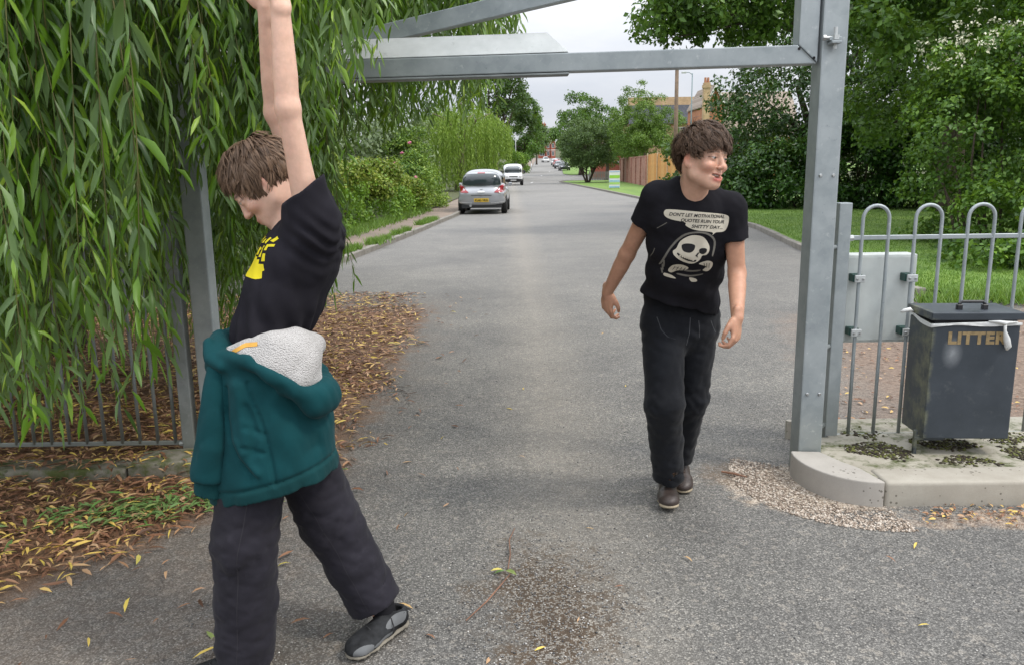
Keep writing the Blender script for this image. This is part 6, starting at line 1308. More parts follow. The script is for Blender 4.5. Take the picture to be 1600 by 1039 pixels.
# hair: thick wavy brown mop, ears half free, fringe over the forehead
M_H1 = hair_mat('wavy_brown_hair', (.020, .012, .008), (.17, .105, .070))
hS = SDF(C1 - .17, C1 + .17, .004); hS.ell(T1(0, -.014, .036), (.0775, .0975, .0925), .01, R1)
hS.ell(T1(0, .090, -.045), (.085, .085, .100), .012, R1, mode='sub'); hS.ell(T1(0, .06, -.12), (.2, .10, .09), .01, R1, mode='sub')
for s in (-1, 1): hS.ell(T1(s * .085, .0, -.02), (.03, .036, .040), .01, R1, mode='sub')
hS.clip(T1(0, 0, -.040), R1 @ V(0, 0, -1)); fo = folds(3, 5, 90); hS.relief(lambda x, y, z: .004 * fo(x, y, z), .02)
cap = fuzz(hS.obj('hair', M_H1, wk, 1))
def roots1(p):
    x, y, z = p.T; ax = np.abs(x); front = (y > .035) & (z < .072 - .2 * np.clip(ax - .03, 0, 1)); side = (ax > .052) & (z < .022) & (y > -.045) & ~((y > .008) & (y < .034) & (z > .0)); low = z < -.055 + .5 * np.clip(-.05 - y, -.1, .05) * 0
    return ~(front | side | low) & ~((y > -.045) & (z < .012))
def len1(p):
    x, y, z = p.T; L_ = np.full(len(p), .078); L_ = np.where(z > .085, .092, L_); L_ = np.where((y > .03), .064, L_); L_ = np.where((np.abs(x) > .052) & (z < .062), .030, L_); return np.where(y < -.075, .055, L_)
hair('locks', C1, R1, cap, M_H1, 7500, 5, roots1, len1, (.012, -.075, .11), .50, .25, .42, .0017, off0=.05, off1=.36, pull=.24, omax=.42)
# T-shirt
M_TEE = cloth('black_cotton', (.0125, .012, .0155), .25)
S = SDF((.46, 3.16, .88), (1.10, 3.98, 1.56), .005)
S.loft([(V(.772, 3.705, .93), .172, .122), (V(.768, 3.66, 1.02), .168, .120), (V(.765, 3.57, 1.14), .160, .116), (V(.760, 3.475, 1.28), .172, .122), (V(.758, 3.435, 1.37), .176, .108), (V(.756, 3.405, 1.43), .140, .092), (V(.750, 3.385, 1.500), .082, .080)], LAT1, .03)
for sh in (shR, shL): S.ell(sh + V(0, 0, -.012), (.050, .052, .052), .04)
S.cone(NB + V(-.035, .03, .058), shR + V(.01, 0, .012), .038, .044, .03); S.cone(NB + V(.035, .02, .038), shL + V(-.01, 0, .010), .038, .044, .03)
def sleeve(S, sh, e, t, r0, r1):
    d = (e - sh) / np.linalg.norm(e - sh); q = sh + (e - sh) * t
    S.cone(sh, q + d * .03, r0, r1, .03, cuts=[(q, d)]); S.cone(q - d * .05, q + d * .04, r1 - .007, r1 - .005, .003, mode='sub')
sleeve(S, shR, eR + V(0, -.02, 0), .44, .060, .056); sleeve(S, shL, eL, .48, .061, .057)
S.clip((.758, 3.6, .985), V(-.30, .05, -.95))
S.cone(V(.772, 3.665, .93), V(.770, 3.66, 1.05), .150, .145, .004, sq=(V(.15, 1, 0), 1.42), mode='sub')
# neckline
S.cone(V(.757, 3.36, 1.575), V(.757, 3.385, 1.490), .080, .060, .006, mode='sub'); S.cone(V(.754, 3.32, 1.545), V(.747, 3.235, 1.487), .050, .012, .010, mode='sub')
fA, fB = folds(21, 5, 26, (1.3, .5, .75)), folds(22, 5, 55)
drag = lambda x, y, z: np.sin((x - .6) * 26 + (z - 1.4) * 34 + 2 * np.sin(z * 11)) * np.exp(-((z - 1.02) / .12) ** 2)
S.relief(lambda x, y, z: .0060 * fA(x, y, z) * np.clip((1.45 - z) * 5, .35, 1) + .0018 * fB(x, y, z) + .0065 * drag(x, y, z), .04)
tee = S.obj('t_shirt', M_TEE, wk, 1)
# collar rib
# printed front: speech bubble and hooded skull, laid onto the cloth
bv = bvh_of(tee); M_PRINT = simple('cream_print', (.62, .57, .47), .85, vary=.1); M_INK = simple('black_print', (.012, .0115, .014), .9); M_GREYP = simple('grey_print', (.17, .16, .14), .9)
O1 = V(.757, 2.9, 1.28); AX, AY = V(1, 0, -.06), V(.02, 0, 1); DIR = V(0, 1, 0)
def print_polys(name, polys, off, mat, me=.008):
    if name != 'speech_bubble': polys = [[(-.012 + (a + .012) * 1.2, .045 + (b - .045) * 1.16) for a, b in p_] for p_ in polys]
    v, f = fill_polys(polys, me); o = project_print(name, v, f, O1, AX, AY, DIR, bv, off, mat, tee, 2.0)
    if len(polys) > 1: o['kind'] = 'stuff'
    return o
bub = smooth_poly([(-.128, .128), (-.105, .137), (0, .134), (.085, .130), (.120, .124), (.128, .108), (.124, .075), (.112, .058), (.080, .053), (.066, .042), (.062, .053), (-.010, .060), (-.045, .075), (-.050, .088), (-.100, .096), (-.125, .108)], 5)
print_polys('speech_bubble', [bub], .0012, M_PRINT)
for body, u, v_, w in (("DON'T LET MOTIVATIONAL", -.112, .112, .222), ('QUOTES RUIN YOUR', -.068, .0905, .178), ('SHITTY DAY...', -.024, .068, .130)):
    tv, tf = text2d(body, .0185, bold=.0004, shear=.22); mxv = max(a for a, b in tv); tv = [(u + a * w / mxv, v_ + b) for a, b in tv]
    project_print('slogan', tv, tf, O1, AX, AY, DIR, bv, .0022, M_INK, tee, 2.0)
ea = lambda cx, cy_, rx, ry, rot=0, n=22: [(cx + rx * math.cos(t) * math.cos(rot) - ry * math.sin(t) * math.sin(rot), cy_ + rx * math.cos(t) * math.sin(rot) + ry * math.sin(t) * math.cos(rot)) for t in np.linspace(0, 2 * math.pi, n, endpoint=False)]
print_polys('hood_outline', [smooth_poly([(-.105, -.075), (-.088, -.02), (-.05, .035), (-.005, .052), (.04, .048), (.068, .02), (.066, -.03), (.060, -.03), (.061, .018), (.036, .042), (-.004, .046), (-.045, .029), (-.082, -.022), (-.099, -.075)], 4)], .0012, M_GREYP)
sk = smooth_poly([(-.062, -.012), (-.050, .016), (-.022, .036), (.008, .038), (.030, .028), (.046, .004), (.048, -.016), (.040, -.030), (.026, -.034), (.018, -.052), (-.006, -.066), (-.040, -.058), (-.066, -.040), (-.072, -.024)], 5)
print_polys('skull', [sk], .0012, M_PRINT)
print_polys('skull_ink', [smooth_poly([(-.046, .000), (-.030, .008), (-.004, .004), (-.004, -.014), (-.018, -.025), (-.040, -.020)], 4), smooth_poly([(.014, -.012), (.024, -.006), (.038, -.008), (.038, -.020), (.028, -.028), (.016, -.024)], 4), [(.002, -.036), (.010, -.024), (.016, -.022), (.010, -.034), (.012, -.042), (.006, -.038)], smooth_poly([(-.056, -.028), (-.046, -.036), (-.028, -.046), (-.002, -.052), (.008, -.050), (.004, -.058), (-.020, -.056), (-.042, -.046), (-.058, -.034)], 4)], .0022, M_INK)
print_polys('teeth_print', [[(-.050 + .0075 * i, -.0345 - .0026 * i), (-.0445 + .0075 * i, -.0365 - .0026 * i), (-.046 + .0075 * i, -.0425 - .0022 * i), (-.051 + .0075 * i, -.040 - .0022 * i)] for i in range(7)], .003, M_PRINT)
print_polys('bony_hands', [smooth_poly([(-.066, -.078), (-.04, -.072), (-.012, -.082), (-.020, -.094), (-.045, -.098), (-.062, -.108), (-.074, -.100)], 4), smooth_poly([(.020, -.064), (.046, -.052), (.068, -.058), (.072, -.075), (.060, -.094), (.040, -.090), (.050, -.076), (.034, -.070)], 4), smooth_poly([(-.084, -.112), (-.060, -.118), (-.044, -.130), (-.066, -.128), (-.085, -.122)], 3), smooth_poly([(.000, -.122), (.024, -.126), (.030, -.136), (.010, -.138)], 3)], .0014, M_PRINT)
print_polys('shade_lines', [[(-.098, -.06 - .017 * i), (-.093, -.06 - .017 * i), (-.088, -.088 - .012 * i), (-.092, -.09 - .012 * i)] for i in range(3)] + [smooth_poly([(-.05, -.082), (-.01, -.092), (.03, -.088), (.028, -.094), (-.01, -.099), (-.05, -.090)], 3), smooth_poly([(-.04, -.108), (.0, -.112), (.044, -.104), (.04, -.110), (0, -.119), (-.04, -.114)], 3), [(-.128, .055), (-.100, .078), (-.099, .076), (-.127, .053)], [(-.135, -.055), (-.129, -.02), (-.127, -.02), (-.133, -.056)]], .0014, M_GREYP)
print_polys('finger_ink', [[(-.058 + .012 * i, -.082 - .001 * i), (-.055 + .012 * i, -.081 - .001 * i), (-.060 + .012 * i, -.096 - .001 * i), (-.062 + .012 * i, -.097)] for i in range(4)] + [[(.036 + .010 * i, -.062), (.038 + .010 * i, -.061), (.046 + .008 * i, -.080), (.044 + .008 * i, -.081)] for i in range(3)], .0024, M_INK)
# jeans
M_JEAN = cloth('black_denim', (.0095, .0105, .0135), .3, .85, 700, .3, .25, (.024, .026, .030))
S = SDF((.54, 3.36, .03), (1.06, 4.14, 1.08), .0052)
S.loft([(V(.770, 3.66, 1.09), .135, .088), (V(.775, 3.70, 1.02), .156, .105), (V(.782, 3.71, .93), .166, .118), (V(.785, 3.715, .86), .165, .120)], V(1, -.08, -.1), .03)
hp = (V(.700, 3.69, .88), V(.690, 3.565, .535), V(.748, 3.715, .125)); hq = (V(.868, 3.725, .88), V(.854, 3.76, .50), V(.846, 3.93, .145))
for (a, b, c), rr in ((hp, (.100, .084, .072)), (hq, (.098, .076, .064))):
    m = b + (c - b) * .5 + V(0, .012, 0); d = (c - b) / np.linalg.norm(c - b)
    S.chain([a, b], rr[:2], .035); S.chain([b, m], [rr[1], rr[2] * 1.06], .03); S.cone(m, c + d * .03, rr[2] * 1.06, rr[2], .02, cuts=[(c, d)]); S.cone(c - d * .05, c + d * .05, rr[2] - .008, rr[2] - .005, .003, mode='sub')
fA, fB = folds(31, 6, 30, (.7, .5, 1.35)), folds(32, 5, 60)
def jean_relief(x, y, z):
    knee = np.exp(-((z - .50) / .10) ** 2) + .8 * np.exp(-((z - .17) / .09) ** 2) + .7 * np.exp(-((z - .85) / .08) ** 2)
    return .0070 * fA(x, y, z) * (.5 + .8 * knee) + .0022 * fB(x, y, z) + .0016 * knee * np.sin(z * 95 + 3 * np.sin(x * 30) + x * 40)
S.relief(jean_relief, .04); jean = S.obj('jeans', M_JEAN, wk, 1)
bj = bvh_of(jean); M_SEAM = simple('seam_thread', (.075, .078, .085), .9)
for pts in ([(.655, .93), (.672, .875), (.70, .845), (.735, .835)], [(.84, .915), (.846, .87), (.848, .835)], [(.90, .91), (.915, .875), (.93, .85)], [(.80, .93), (.80, .86), (.79, .80)]):
    v2 = []; P2 = np.array(pts); s = np.linspace(0, 1, 14); q = np.stack([np.interp(s, np.linspace(0, 1, len(P2)), P2[:, i]) for i in (0, 1)], 1)
    tv = [(a + e, b) for a, b in q for e in (-.0012, .0012)]; tf = [(2 * i, 2 * i + 1, 2 * i + 3) for i in range(13)] + [(2 * i, 2 * i + 3, 2 * i + 2) for i in range(13)]
    project_print('seam', tv, tf, V(0, 2.9, 0), V(1, 0, 0), V(0, 0, 1), V(0, 1, 0), bj, .001, M_SEAM, jean, 2)
M_LEATHER = simple('brown_leather', (.045, .033, .029), .45, vary=.35, nscale=22, bmp=.25, bscale=200); M_CREPE = simple('pale_rubber_sole', (.36, .30, .21), .8, vary=.15); M_LACE = simple('brown_lace', (.05, .03, .022), .8)
b1 = shoe(wk, (.764, 3.845, .004), (.728, 3.560, .020), (0, .06, 1), (M_LEATHER, M_CREPE, M_LACE), 'boot', name='boot'); b2 = shoe(wk, (.872, 4.055, .035), (.842, 3.785, .002), (0, .1, 1), (M_LEATHER, M_CREPE, M_LACE), 'boot', name='boot')
# ================================================================== the teenager in profile with both arms raised
SK2 = (.66, .43, .33)
st_ = empty('person', (-.76, 2.48, 0), 'teenager in profile with both arms stretched overhead, green hoodie tied round the waist', 'person')
C2 = V(-.748, 2.51, 1.563); R2 = frame((-.66, -.10, -.74), (-.74, .03, .66))
T2 = lambda *p: C2 + R2 @ np.array(p, float)
S = SDF((-1.10, 2.16, .04), (-.30, 2.86, 2.30), .0036)
head(S, C2, R2, False)
NB2 = V(-.640, 2.52, 1.452)
S.cone(T2(0, -.030, -.040), NB2, .052, .058, .03); S.cone(T2(0, .005, -.07), V(-.665, 2.51, 1.44), .034, .045, .03)
shL2, shR2 = V(-.588, 2.395, 1.480), V(-.640, 2.665, 1.470)
eL2, wL2, eR2, wR2 = V(-.616, 2.345, 1.770), V(-.616, 2.335, 2.060), V(-.722, 2.60, 1.775), V(-.700, 2.50, 2.065)
S.loft([(V(-.77, 2.49, .95), .08, .07), (V(-.745, 2.49, 1.12), .09, .075), (V(-.685, 2.50, 1.30), .13, .095), (V(-.64, 2.52, 1.41), .14, .07), (NB2, .07, .055)], V(.05, -1, 0), .03)
for sh, e, w, sd in ((shL2, eL2, wL2, 1), (shR2, eR2, wR2, -1)):
    S.chain([sh, (sh + e) / 2, e], [.042, .0345, .0320], .02); m = e + (w - e) * .30; S.chain([e, m, (m + w) / 2, w], [.0320, .0340, .0295, .0240], .02); S.ell(e + V(.010, -.004, .0), (.016, .018, .020), .02)
hand(S, wL2, (-.30, .35, 1), (.35, -.85, .35), (-.9, -.2, .2), [(.5, .7, .4)] * 4, 1.0); hand(S, wR2, (-.18, -.12, 1), (.25, .9, .1), (-.9, .1, .1), [(.3, .5, .4)] * 4, 1.0)
hL2, kL2, aL2 = V(-.785, 2.425, .90), V(-.842, 2.365, .47), V(-.872, 2.36, .10); hR2, kR2, aR2 = V(-.770, 2.56, .89), V(-.632, 2.60, .43), V(-.478, 2.60, .10)
S.chain([hL2, kL2, aL2], [.07, .05, .038], .02); S.chain([hR2, kR2, aR2], [.07, .05, .038], .02)
S.obj('body', M_SKIN, st_, 1, face_tone(C2, R2, SK2, False, brow=(.07, .04, .028), flush=.45, tan=(1.08, 1.08, 1.08))); eyes(C2, R2, st_, (0, 1, -.35))
# hair: straight, ear length, hanging forward
M_H2 = hair_mat('straight_light_brown_hair', (.035, .020, .013), (.24, .155, .10))
hS = SDF(C2 - .17, C2 + .17, .004); hS.ell(T2(0, -.014, .038), (.081, .101, .094), .01, R2); hS.ell(T2(0, -.07, .0), (.068, .045, .07), .02, R2)
hS.ell(T2(0, .092, -.040), (.095, .082, .098), .012, R2, mode='sub'); hS.ell(T2(0, .05, -.13), (.2, .12, .09), .01, R2, mode='sub')
cap2 = fuzz(hS.obj('hair', M_H2, st_, 1), .3, .6)
def roots2(p):
    x, y, z = p.T; ax = np.abs(x); front = (y > .05) & (z < .068); side = ((ax > .05) & (z < -.002) & (y > -.03)) | ((ax > .035) & (y > .035) & (z < .058)); return ~(front | side) & (z > -.075 + .0 * x)
def len2(p):
    x, y, z = p.T; L_ = np.full(len(p), .080); L_ = np.where(z > .09, .092, L_); L_ = np.where(y > .025, .032, L_); L_ = np.where((np.abs(x) > .05) & (z < .05), np.where(y > .0, .040, .082), L_); return np.where((y < -.07) & (z < .06), .075, L_)
hair('locks', C2, R2, cap2, M_H2, 5200, 9, roots2, len2, (.0, -.055, .12), .10, .13, .08, .0026, off0=.07, off1=.26, pull=.14, omax=.31, rad=(.0775, .0975, .0905))
# T-shirt
M_TEE2 = cloth('charcoal_cotton', (.0155, .0145, .0195), .2)
S = SDF((-.98, 2.24, 1.00), (-.42, 2.82, 1.66), .005); LAT2 = V(.08, -1, 0)
S.loft([(V(-.775, 2.49, 1.02), .150, .104), (V(-.752, 2.49, 1.12), .148, .099), (V(-.708, 2.50, 1.22), .155, .113), (V(-.655, 2.51, 1.33), .165, .112), (V(-.612, 2.52, 1.41), .160, .088), (V(-.605, 2.525, 1.46), .12, .060), (NB2 + V(.0, 0, .03), .066, .056)], LAT2, .035)
S.ell(V(-.600, 2.45, 1.36), (.050, .085, .085), .05); S.ell(V(-.61, 2.58, 1.36), (.050, .085, .085), .05)
for sh, e in ((shL2, eL2), (shR2, eR2)):
    d = (e - sh) / np.linalg.norm(e - sh); d2 = d + V(-.45, .0, 0) * 1.0; q = sh + d * .055; S.ell(sh + V(.012, 0, -.02), (.066, .060, .070), .04)
    S.cone(sh - d * .06, q + d * .05, .074, .063, .03, cuts=[(q + V(.0, 0, .012), V(-.55, -.1, .8))]); S.cone(q - d * .03, q + d * .08, .054, .058, .004, mode='sub')
S.cone(NB2 + V(-.012, -.005, .055), NB2 + V(-.002, 0, -.008), .066, .055, .008, mode='sub')
S.cone(V(-.535, 2.40, 1.375), V(-.545, 2.56, 1.37), .014, .014, .02)
fA, fB = folds(41, 5, 24, (1.4, .9, .45)), folds(42, 5, 50, (1.2, 1, .6))
def tee2(x, y, z):
    low = np.clip((1.26 - z) * 7, 0, 1); ang = np.arctan2(y - 2.5, x + .73)
    arm = np.exp(-((z - 1.40) / .07) ** 2 - ((x + .56) / .07) ** 2)
    return .0050 * fA(x, y, z) + .0020 * fB(x, y, z) + low * .0075 * np.sin(ang * 15 + 1.5 * np.sin(z * 16)) + .0055 * arm * np.sin((x * .8 + z) * 130 + 2 * np.sin(y * 30))
S.relief(tee2, .04); tee_2 = S.obj('t_shirt', M_TEE2, st_, 1)
# yellow print on the chest, seen edge on
bv = bvh_of(tee_2); M_YEL = simple('yellow_print', (.72, .60, .01), .8, vary=.08); rg = np.random.default_rng(17)
O2 = V(-1.15, 2.455, 1.405); AX2, AY2, DIR2 = V(0, -1, 0), V(.50, 0, .866), V(1, 0, -.12)
pl = [[(-.10, -.075), (.02, -.078), (.085, -.074), (.10, -.066), (.094, -.045), (.10, -.040), (.092, -.022), (.070, -.026), (.066, -.012), (.05, -.016), (.046, -.006), (.02, -.012), (-.02, -.004), (-.05, -.012), (-.10, -.010)],
      [(.078, -.016), (.094, -.012), (.088, .012), (.076, .010)], [(.055, -.006), (.068, -.004), (.064, .026), (.070, .034), (.058, .032)], [(.034, -.002), (.048, .0), (.046, .014), (.052, .022), (.040, .026), (.036, .012)],
      [(.075, .020), (.086, .022), (.084, .034), (.098, .038), (.096, .046), (.074, .040)], [(.05, .042), (.064, .040), (.068, .060), (.060, .062)], [(.030, .036), (.042, .040), (.044, .054), (.034, .052)], [(.072, .052), (.086, .050), (.092, .064), (.080, .070)],
      [(.00, .0), (.022, -.002), (.024, .022), (.012, .014), (.006, .028)], [(-.03, .004), (-.010, .004), (-.008, .030), (-.022, .026)], [(-.06, .0), (-.042, .0), (-.044, .026), (-.056, .022)], [(.0, .040), (.018, .036), (.016, .058), (.004, .054)], [(-.03, .042), (-.014, .040), (-.016, .060), (-.028, .058)]]
for i, p_ in enumerate(pl):
    v, f = fill_polys([p_], .008); project_print('print' if i == 0 else 'letter_print', v, f, O2, AX2, AY2, DIR2, bv, .0014, M_YEL, tee_2, 1.0)
# trousers
M_TRO = cloth('charcoal_twill', (.0185, .0172, .0235), .2, .8, 800, .2, .2, (.042, .039, .05))
S = SDF((-1.04, 2.18, .00), (-.34, 2.80, 1.06), .0056)
S.loft([(V(-.76, 2.49, 1.03), .145, .105), (V(-.772, 2.485, .93), .165, .125), (V(-.775, 2.48, .85), .165, .125)], V(.1, -1, 0), .03)
for (a, b, c), rr in (((hL2, kL2 , aL2 + V(0, 0, -.03)), (.112, .094, .088)), ((hR2, kR2, aR2 + V(-.012, 0, .02)), (.112, .096, .088))):
    m = b + (c - b) * .5; d = (c - b) / np.linalg.norm(c - b); S.chain([a, b], rr[:2], .035); S.chain([b, m], [rr[1], rr[2] * 1.03], .03); S.cone(m, c + d * .03, rr[2] * 1.03, rr[2], .02, cuts=[(c, d)]); S.cone(c - d * .06, c + d * .05, rr[2] - .009, rr[2] - .006, .003, mode='sub')
fA, fB, fC = folds(51, 6, 30, (.6, .6, 1.3)), folds(52, 6, 62, (.7, .7, 1.2)), folds(53, 5, 30, (.9, .6, 1.0))
def tro(x, y, z):
    knee = np.exp(-((z - .44) / .10) ** 2) + .7 * np.exp(-((z - .14) / .08) ** 2) + .5 * np.exp(-((z - .66) / .08) ** 2); return .0085 * fA(x, y, z) * (.5 + .8 * knee) + .0030 * fB(x, y, z) + .0045 * fC(x, y, z)
S.relief(tro, .04); tro_ = S.obj('trousers', M_TRO, st_, 1)
bj = bvh_of(tro_); M_SEAM2 = simple('trouser_seam', (.022, .020, .026), .9)
for pts in ([(-.80, .62), (-.835, .46), (-.85, .30), (-.868, .09)], [(-.70, .58), (-.63, .44), (-.56, .28), (-.50, .14)]):
    P2 = np.array(pts); s = np.linspace(0, 1, 26); q = np.stack([np.interp(s, np.linspace(0, 1, len(P2)), P2[:, i]) for i in (0, 1)], 1); tv = [(a + e, b) for a, b in q for e in (-.0013, .0013)]; tf = [(2 * i, 2 * i + 1, 2 * i + 3) for i in range(25)] + [(2 * i, 2 * i + 3, 2 * i + 2) for i in range(25)]
    project_print('seam', tv, tf, V(0, 2.0, 0), V(1, 0, 0), V(0, 0, 1), V(0, 1, 0), bj, .001, M_SEAM2, tro_, 2)
M_SOCK = cloth('black_sock', (.015, .015, .018)); S = SDF((-.60, 2.46, .02), (-.36, 2.74, .24), .005); S.chain([aR2 + V(-.01, 0, .06), aR2 + V(.012, 0, .0), aR2 + V(.02, .0, -.05)], [.045, .043, .04], .01); S.obj('sock', M_SOCK, st_, 1)
M_SUEDE = simple('grey_black_shoe', (.022, .023, .025), .8, vary=.8, nscale=16, bmp=.3, bscale=300, spec=.2); M_RUB = simple('grey_rubber_sole', (.20, .18, .145), .85, vary=.25); M_BLK = simple('black_lace', (.012, .012, .013), .7)
s1 = shoe(st_, (-.398, 2.655, .006), (-.552, 2.425, .002), (-.02, .02, 1), (M_SUEDE, M_RUB, M_BLK), 'hiker', wid=.046); s2 = shoe(st_, (-.800, 2.395, .004), (-1.055, 2.275, .006), (0, 0, 1), (M_SUEDE, M_RUB, M_BLK), 'hiker', wid=.046)
M_GREYP2 = simple('grey_shoe_panel', (.12, .125, .13), .7, vary=.2)
bs = bvh_of(s1)
for pl, dr in (([(-.535, .022), (-.485, .020), (-.475, .045), (-.505, .056), (-.535, .045)], 1), ([(-.44, .062), (-.395, .050), (-.385, .075), (-.405, .090), (-.44, .080)], 1), ([(-.47, .03), (-.43, .035), (-.425, .045), (-.468, .042)], 1)):
    v, f = fill_polys([smooth_poly(pl, 3)], .01); project_print('panel', v, f, V(0, 2.0, 0), V(1, 0, 0), V(0, 0, 1), V(0, 1, 0), bs, .0015, M_GREYP2, s1, 2)
# ---- hoodie tied round the waist: a thing of its own
M_TEAL = cloth('teal_fleece', (.004, .045, .052), .2, .85, 500, .1, .25); M_TEALR = cloth('teal_rib_knit', (.006, .043, .047), .14, .9, 260, .08, .5)
def sherpa():
    m, nt, b = new_mat('cream_sherpa'); p = objco(nt); v = nd(nt, 'ShaderNodeTexVoronoi', {'Vector': p, 'Scale': 260.0}); c = ramp(nt, v.outputs['Distance'], [(0, (.60, .585, .57)), (.8, (.40, .385, .375))]); nt.links.new(c, b.inputs['Base Color']); b.inputs['Roughness'].default_value = 1.0; bump(nt, b, mth(nt, 'SUBTRACT', 1.0, v.outputs['Distance']), .7, .006); return m
M_SHER = sherpa()
hd = empty('hoodie', (-.76, 2.46, .6), 'teal hooded sweatshirt with cream fleece lining hanging from the waist of the arm-raising teenager', 'hoodie')
S = SDF((-1.06, 2.18, .52), (-.44, 2.80, 1.20), .0052)
S.loft([(V(-.765, 2.475, 1.065), .155, .145), (V(-.765, 2.465, .96), .180, .166), (V(-.757, 2.462, .82), .190, .178), (V(-.766, 2.46, .69), .193, .190), (V(-.772, 2.46, .54), .190, .192)], V(.1, -1, 0), .03)
S.clip((-.76, 2.40, .630), V(.22, -.06, -.97))
S.clip((-.76, 2.47, 1.085), V(.10, -.15, 1))
S.cone(V(-.758, 2.475, .50), V(-.765, 2.475, .70), .138, .125, .01, mode='sub'); S.cone(V(-.755, 2.49, .98), V(-.748, 2.49, 1.2), .128, .128, .01, mode='sub', sq=(V(1, 0, 0), 1.25))
# tied sleeve knot at the belly, thick waist roll
S.chain([V(-.875, 2.37, 1.075), V(-.895, 2.45, 1.085), V(-.885, 2.56, 1.08)], [.032, .036, .034], .012); S.chain([V(-.868, 2.34, 1.055), V(-.82, 2.318, 1.045), V(-.74, 2.315, 1.035)], [.034, .027, .022], .02); S.ell(V(-.878, 2.36, 1.035), (.036, .042, .036), .012); S.chain([V(-.90, 2.36, 1.10), V(-.885, 2.325, 1.06), V(-.845, 2.305, 1.045)], [.016, .020, .016], .006)
# hood roll running from the front down to the back
hoodpts = [V(-.84, 2.318, 1.070), V(-.76, 2.285, 1.060), V(-.69, 2.268, 1.020), V(-.63, 2.285, .972), V(-.585, 2.33, .950), V(-.565, 2.40, .955), V(-.60, 2.50, .98)]
S.chain(hoodpts, [.016, .019, .021, .023, .024, .022, .018], .014)
S.ell(V(-.583, 2.385, .930), (.052, .075, .060), .03); S.chain([V(-.66, 2.29, .975), V(-.60, 2.33, .915), V(-.565, 2.40, .925)], [.02, .030, .026], .03)
fA, fB = folds(61, 5, 20, (1.3, 1, .6)), folds(62, 5, 46)
def hood_relief(x, y, z):
    fr_ = (y < 2.43) * 1.0; g = lambda pts, w: np.exp(-(curve_dist(x, z, pts) / w) ** 2) * fr_
    r = .0060 * fA(x, y, z) + .0022 * fB(x, y, z)
    r = r + .0075 * g([(-.768, 1.00), (-.757, .956), (-.725, .847), (-.709, .727), (-.706, .69)], .0055) + .0110 * g([(-.836, .98), (-.842, .90), (-.832, .833), (-.809, .777), (-.764, .717)], .0075) - .0100 * g([(-.815, .825), (-.795, .775), (-.755, .730)], .014)
    r = r - .0130 * g([(-.800, .99), (-.790, .90), (-.778, .80)], .024) + .0090 * g([(-.775, .93), (-.755, .86), (-.765, .79)], .012) + .0060 * g([(-.78, .87), (-.73, .845)], .008) + .0060 * g([(-.79, .81), (-.735, .79)], .008)
    r = r + .0080 * g([(-.66, .98), (-.62, .88), (-.605, .78)], .02) - .006 * g([(-.70, .93), (-.66, .82), (-.65, .72)], .03)
    band = (z - .630) * .97 - (x + .76) * .22 - .050
    return r + .0070 * np.exp(-(band / .0055) ** 2) + np.where(band < 0, .0009 * np.sin(np.arctan2(y - 2.46, x + .755) * 150), 0)
S.relief(hood_relief, .03)
jac = S.obj('jacket_body', M_TEAL, hd, 1)
jac.data.materials.append(M_TEALR)
_co = np.empty(len(jac.data.vertices) * 3, np.float32); jac.data.vertices.foreach_get('co', _co); _co = _co.reshape(-1, 3)
_pc = np.array([_co[list(p_.vertices)].mean(0) for p_ in jac.data.polygons]); _band = (_pc[:, 2] - .630) * .97 - (_pc[:, 0] + .76) * .22 - .050
jac.data.polygons.foreach_set('material_index', (_band < 0).astype(np.int32))
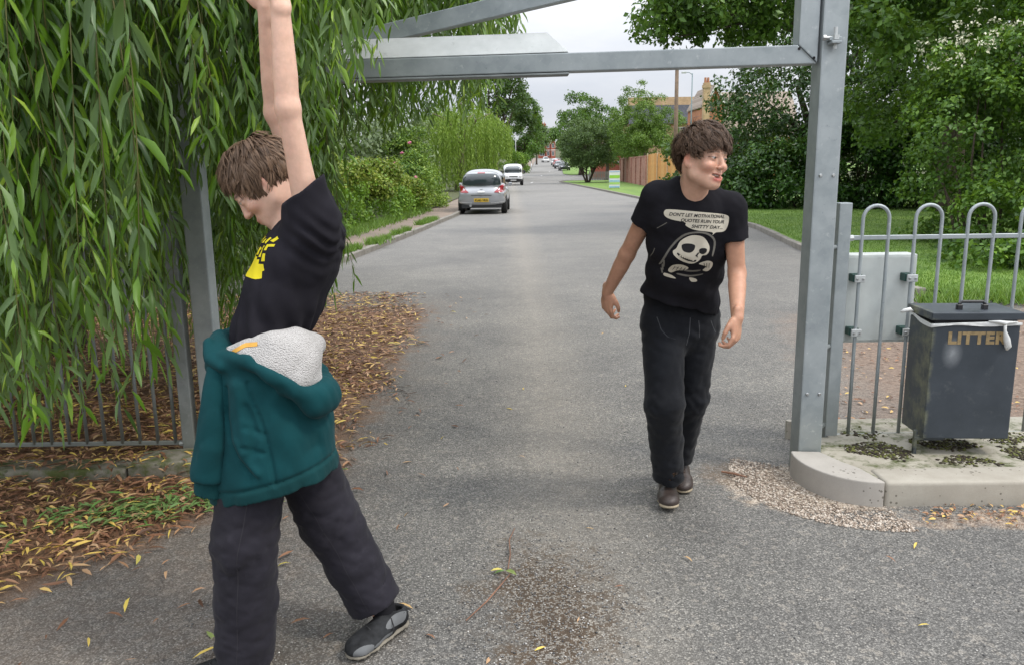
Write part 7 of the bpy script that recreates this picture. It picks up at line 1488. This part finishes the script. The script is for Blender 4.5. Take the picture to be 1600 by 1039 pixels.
# hanging sleeve with ribbed cuff
S = SDF((-1.03, 2.20, .58), (-.78, 2.46, 1.08), .005)
S.chain([V(-.872, 2.335, 1.03), V(-.884, 2.318, .93), V(-.900, 2.312, .80), V(-.918, 2.316, .715), V(-.922, 2.318, .69)], [.030, .036, .047, .050, .046], .02)
S.clip((-.92, 2.32, .695), V(-.1, 0, -1)); fo = folds(71, 5, 34, (1.2, 1, .7)); S.relief(lambda x, y, z: .006 * fo(x, y, z), .03); S.obj('sleeve', M_TEAL, hd, 1)
S = SDF((-1.02, 2.22, .58), (-.82, 2.42, .74), .0045); S.cone(V(-.920, 2.318, .705), V(-.932, 2.322, .60), .040, .046, .01, sq=(V(0, 1, 0), 1.5)); S.clip((-.93, 2.32, .640), V(-.25, 0, -1)); S.clip((-.92, 2.32, .700), V(.1, 0, 1)); S.relief(lambda x, y, z: .0018 * np.sin(np.arctan2((y - 2.318) * 1.5, x + .925) * 34), .02); S.obj('cuff', M_TEALR, hd, 1)
# cream lining inside the hood
S = SDF((-.92, 2.20, .92), (-.50, 2.70, 1.22), .0048)
S.chain([V(-.85, 2.36, 1.07), V(-.78, 2.34, 1.085), V(-.70, 2.335, 1.100), V(-.645, 2.36, 1.110), V(-.615, 2.43, 1.085), V(-.62, 2.50, 1.06)], [.016, .028, .038, .036, .030, .026], .03)
S.chain([V(-.78, 2.315, 1.075), V(-.70, 2.296, 1.04), V(-.635, 2.310, .995), V(-.590, 2.36, .975)], [.018, .026, .026, .02], .03); S.ell(V(-.665, 2.335, 1.05), (.080, .042, .058), .05); S.ell(V(-.616, 2.38, 1.040), (.034, .056, .064), .05)
fo, f2 = folds(81, 5, 16), folds(82, 6, 90); S.relief(lambda x, y, z: .0100 * fo(x, y, z) + .0010 * f2(x, y, z), .03)
lin_ = S.obj('fleece_lining', M_SHER, hd, 1); bl_ = bvh_of(lin_)
M_TAPE = simple('ochre_neck_tape', (.62, .33, .06), .8); q = np.array([(-.84, 1.055), (-.815, 1.085), (-.775, 1.107), (-.735, 1.112)]); s = np.linspace(0, 1, 20); q = np.stack([np.interp(s, np.linspace(0, 1, 4), q[:, i]) for i in (0, 1)], 1)
tv = []
for i, (a, b) in enumerate(q):
    d = q[min(i + 1, 19)] - q[max(i - 1, 0)]; d = d / np.linalg.norm(d); tv += [(a - d[1] * .0055, b + d[0] * .0055), (a + d[1] * .0055, b - d[0] * .0055)]
project_print('neck_tape', tv, [(2 * i, 2 * i + 1, 2 * i + 3) for i in range(19)] + [(2 * i, 2 * i + 3, 2 * i + 2) for i in range(19)], V(0, 2.0, 0), V(1, 0, 0), V(0, 0, 1), V(0, 1, 0), bl_, .0022, M_TAPE, lin_, 1.0)
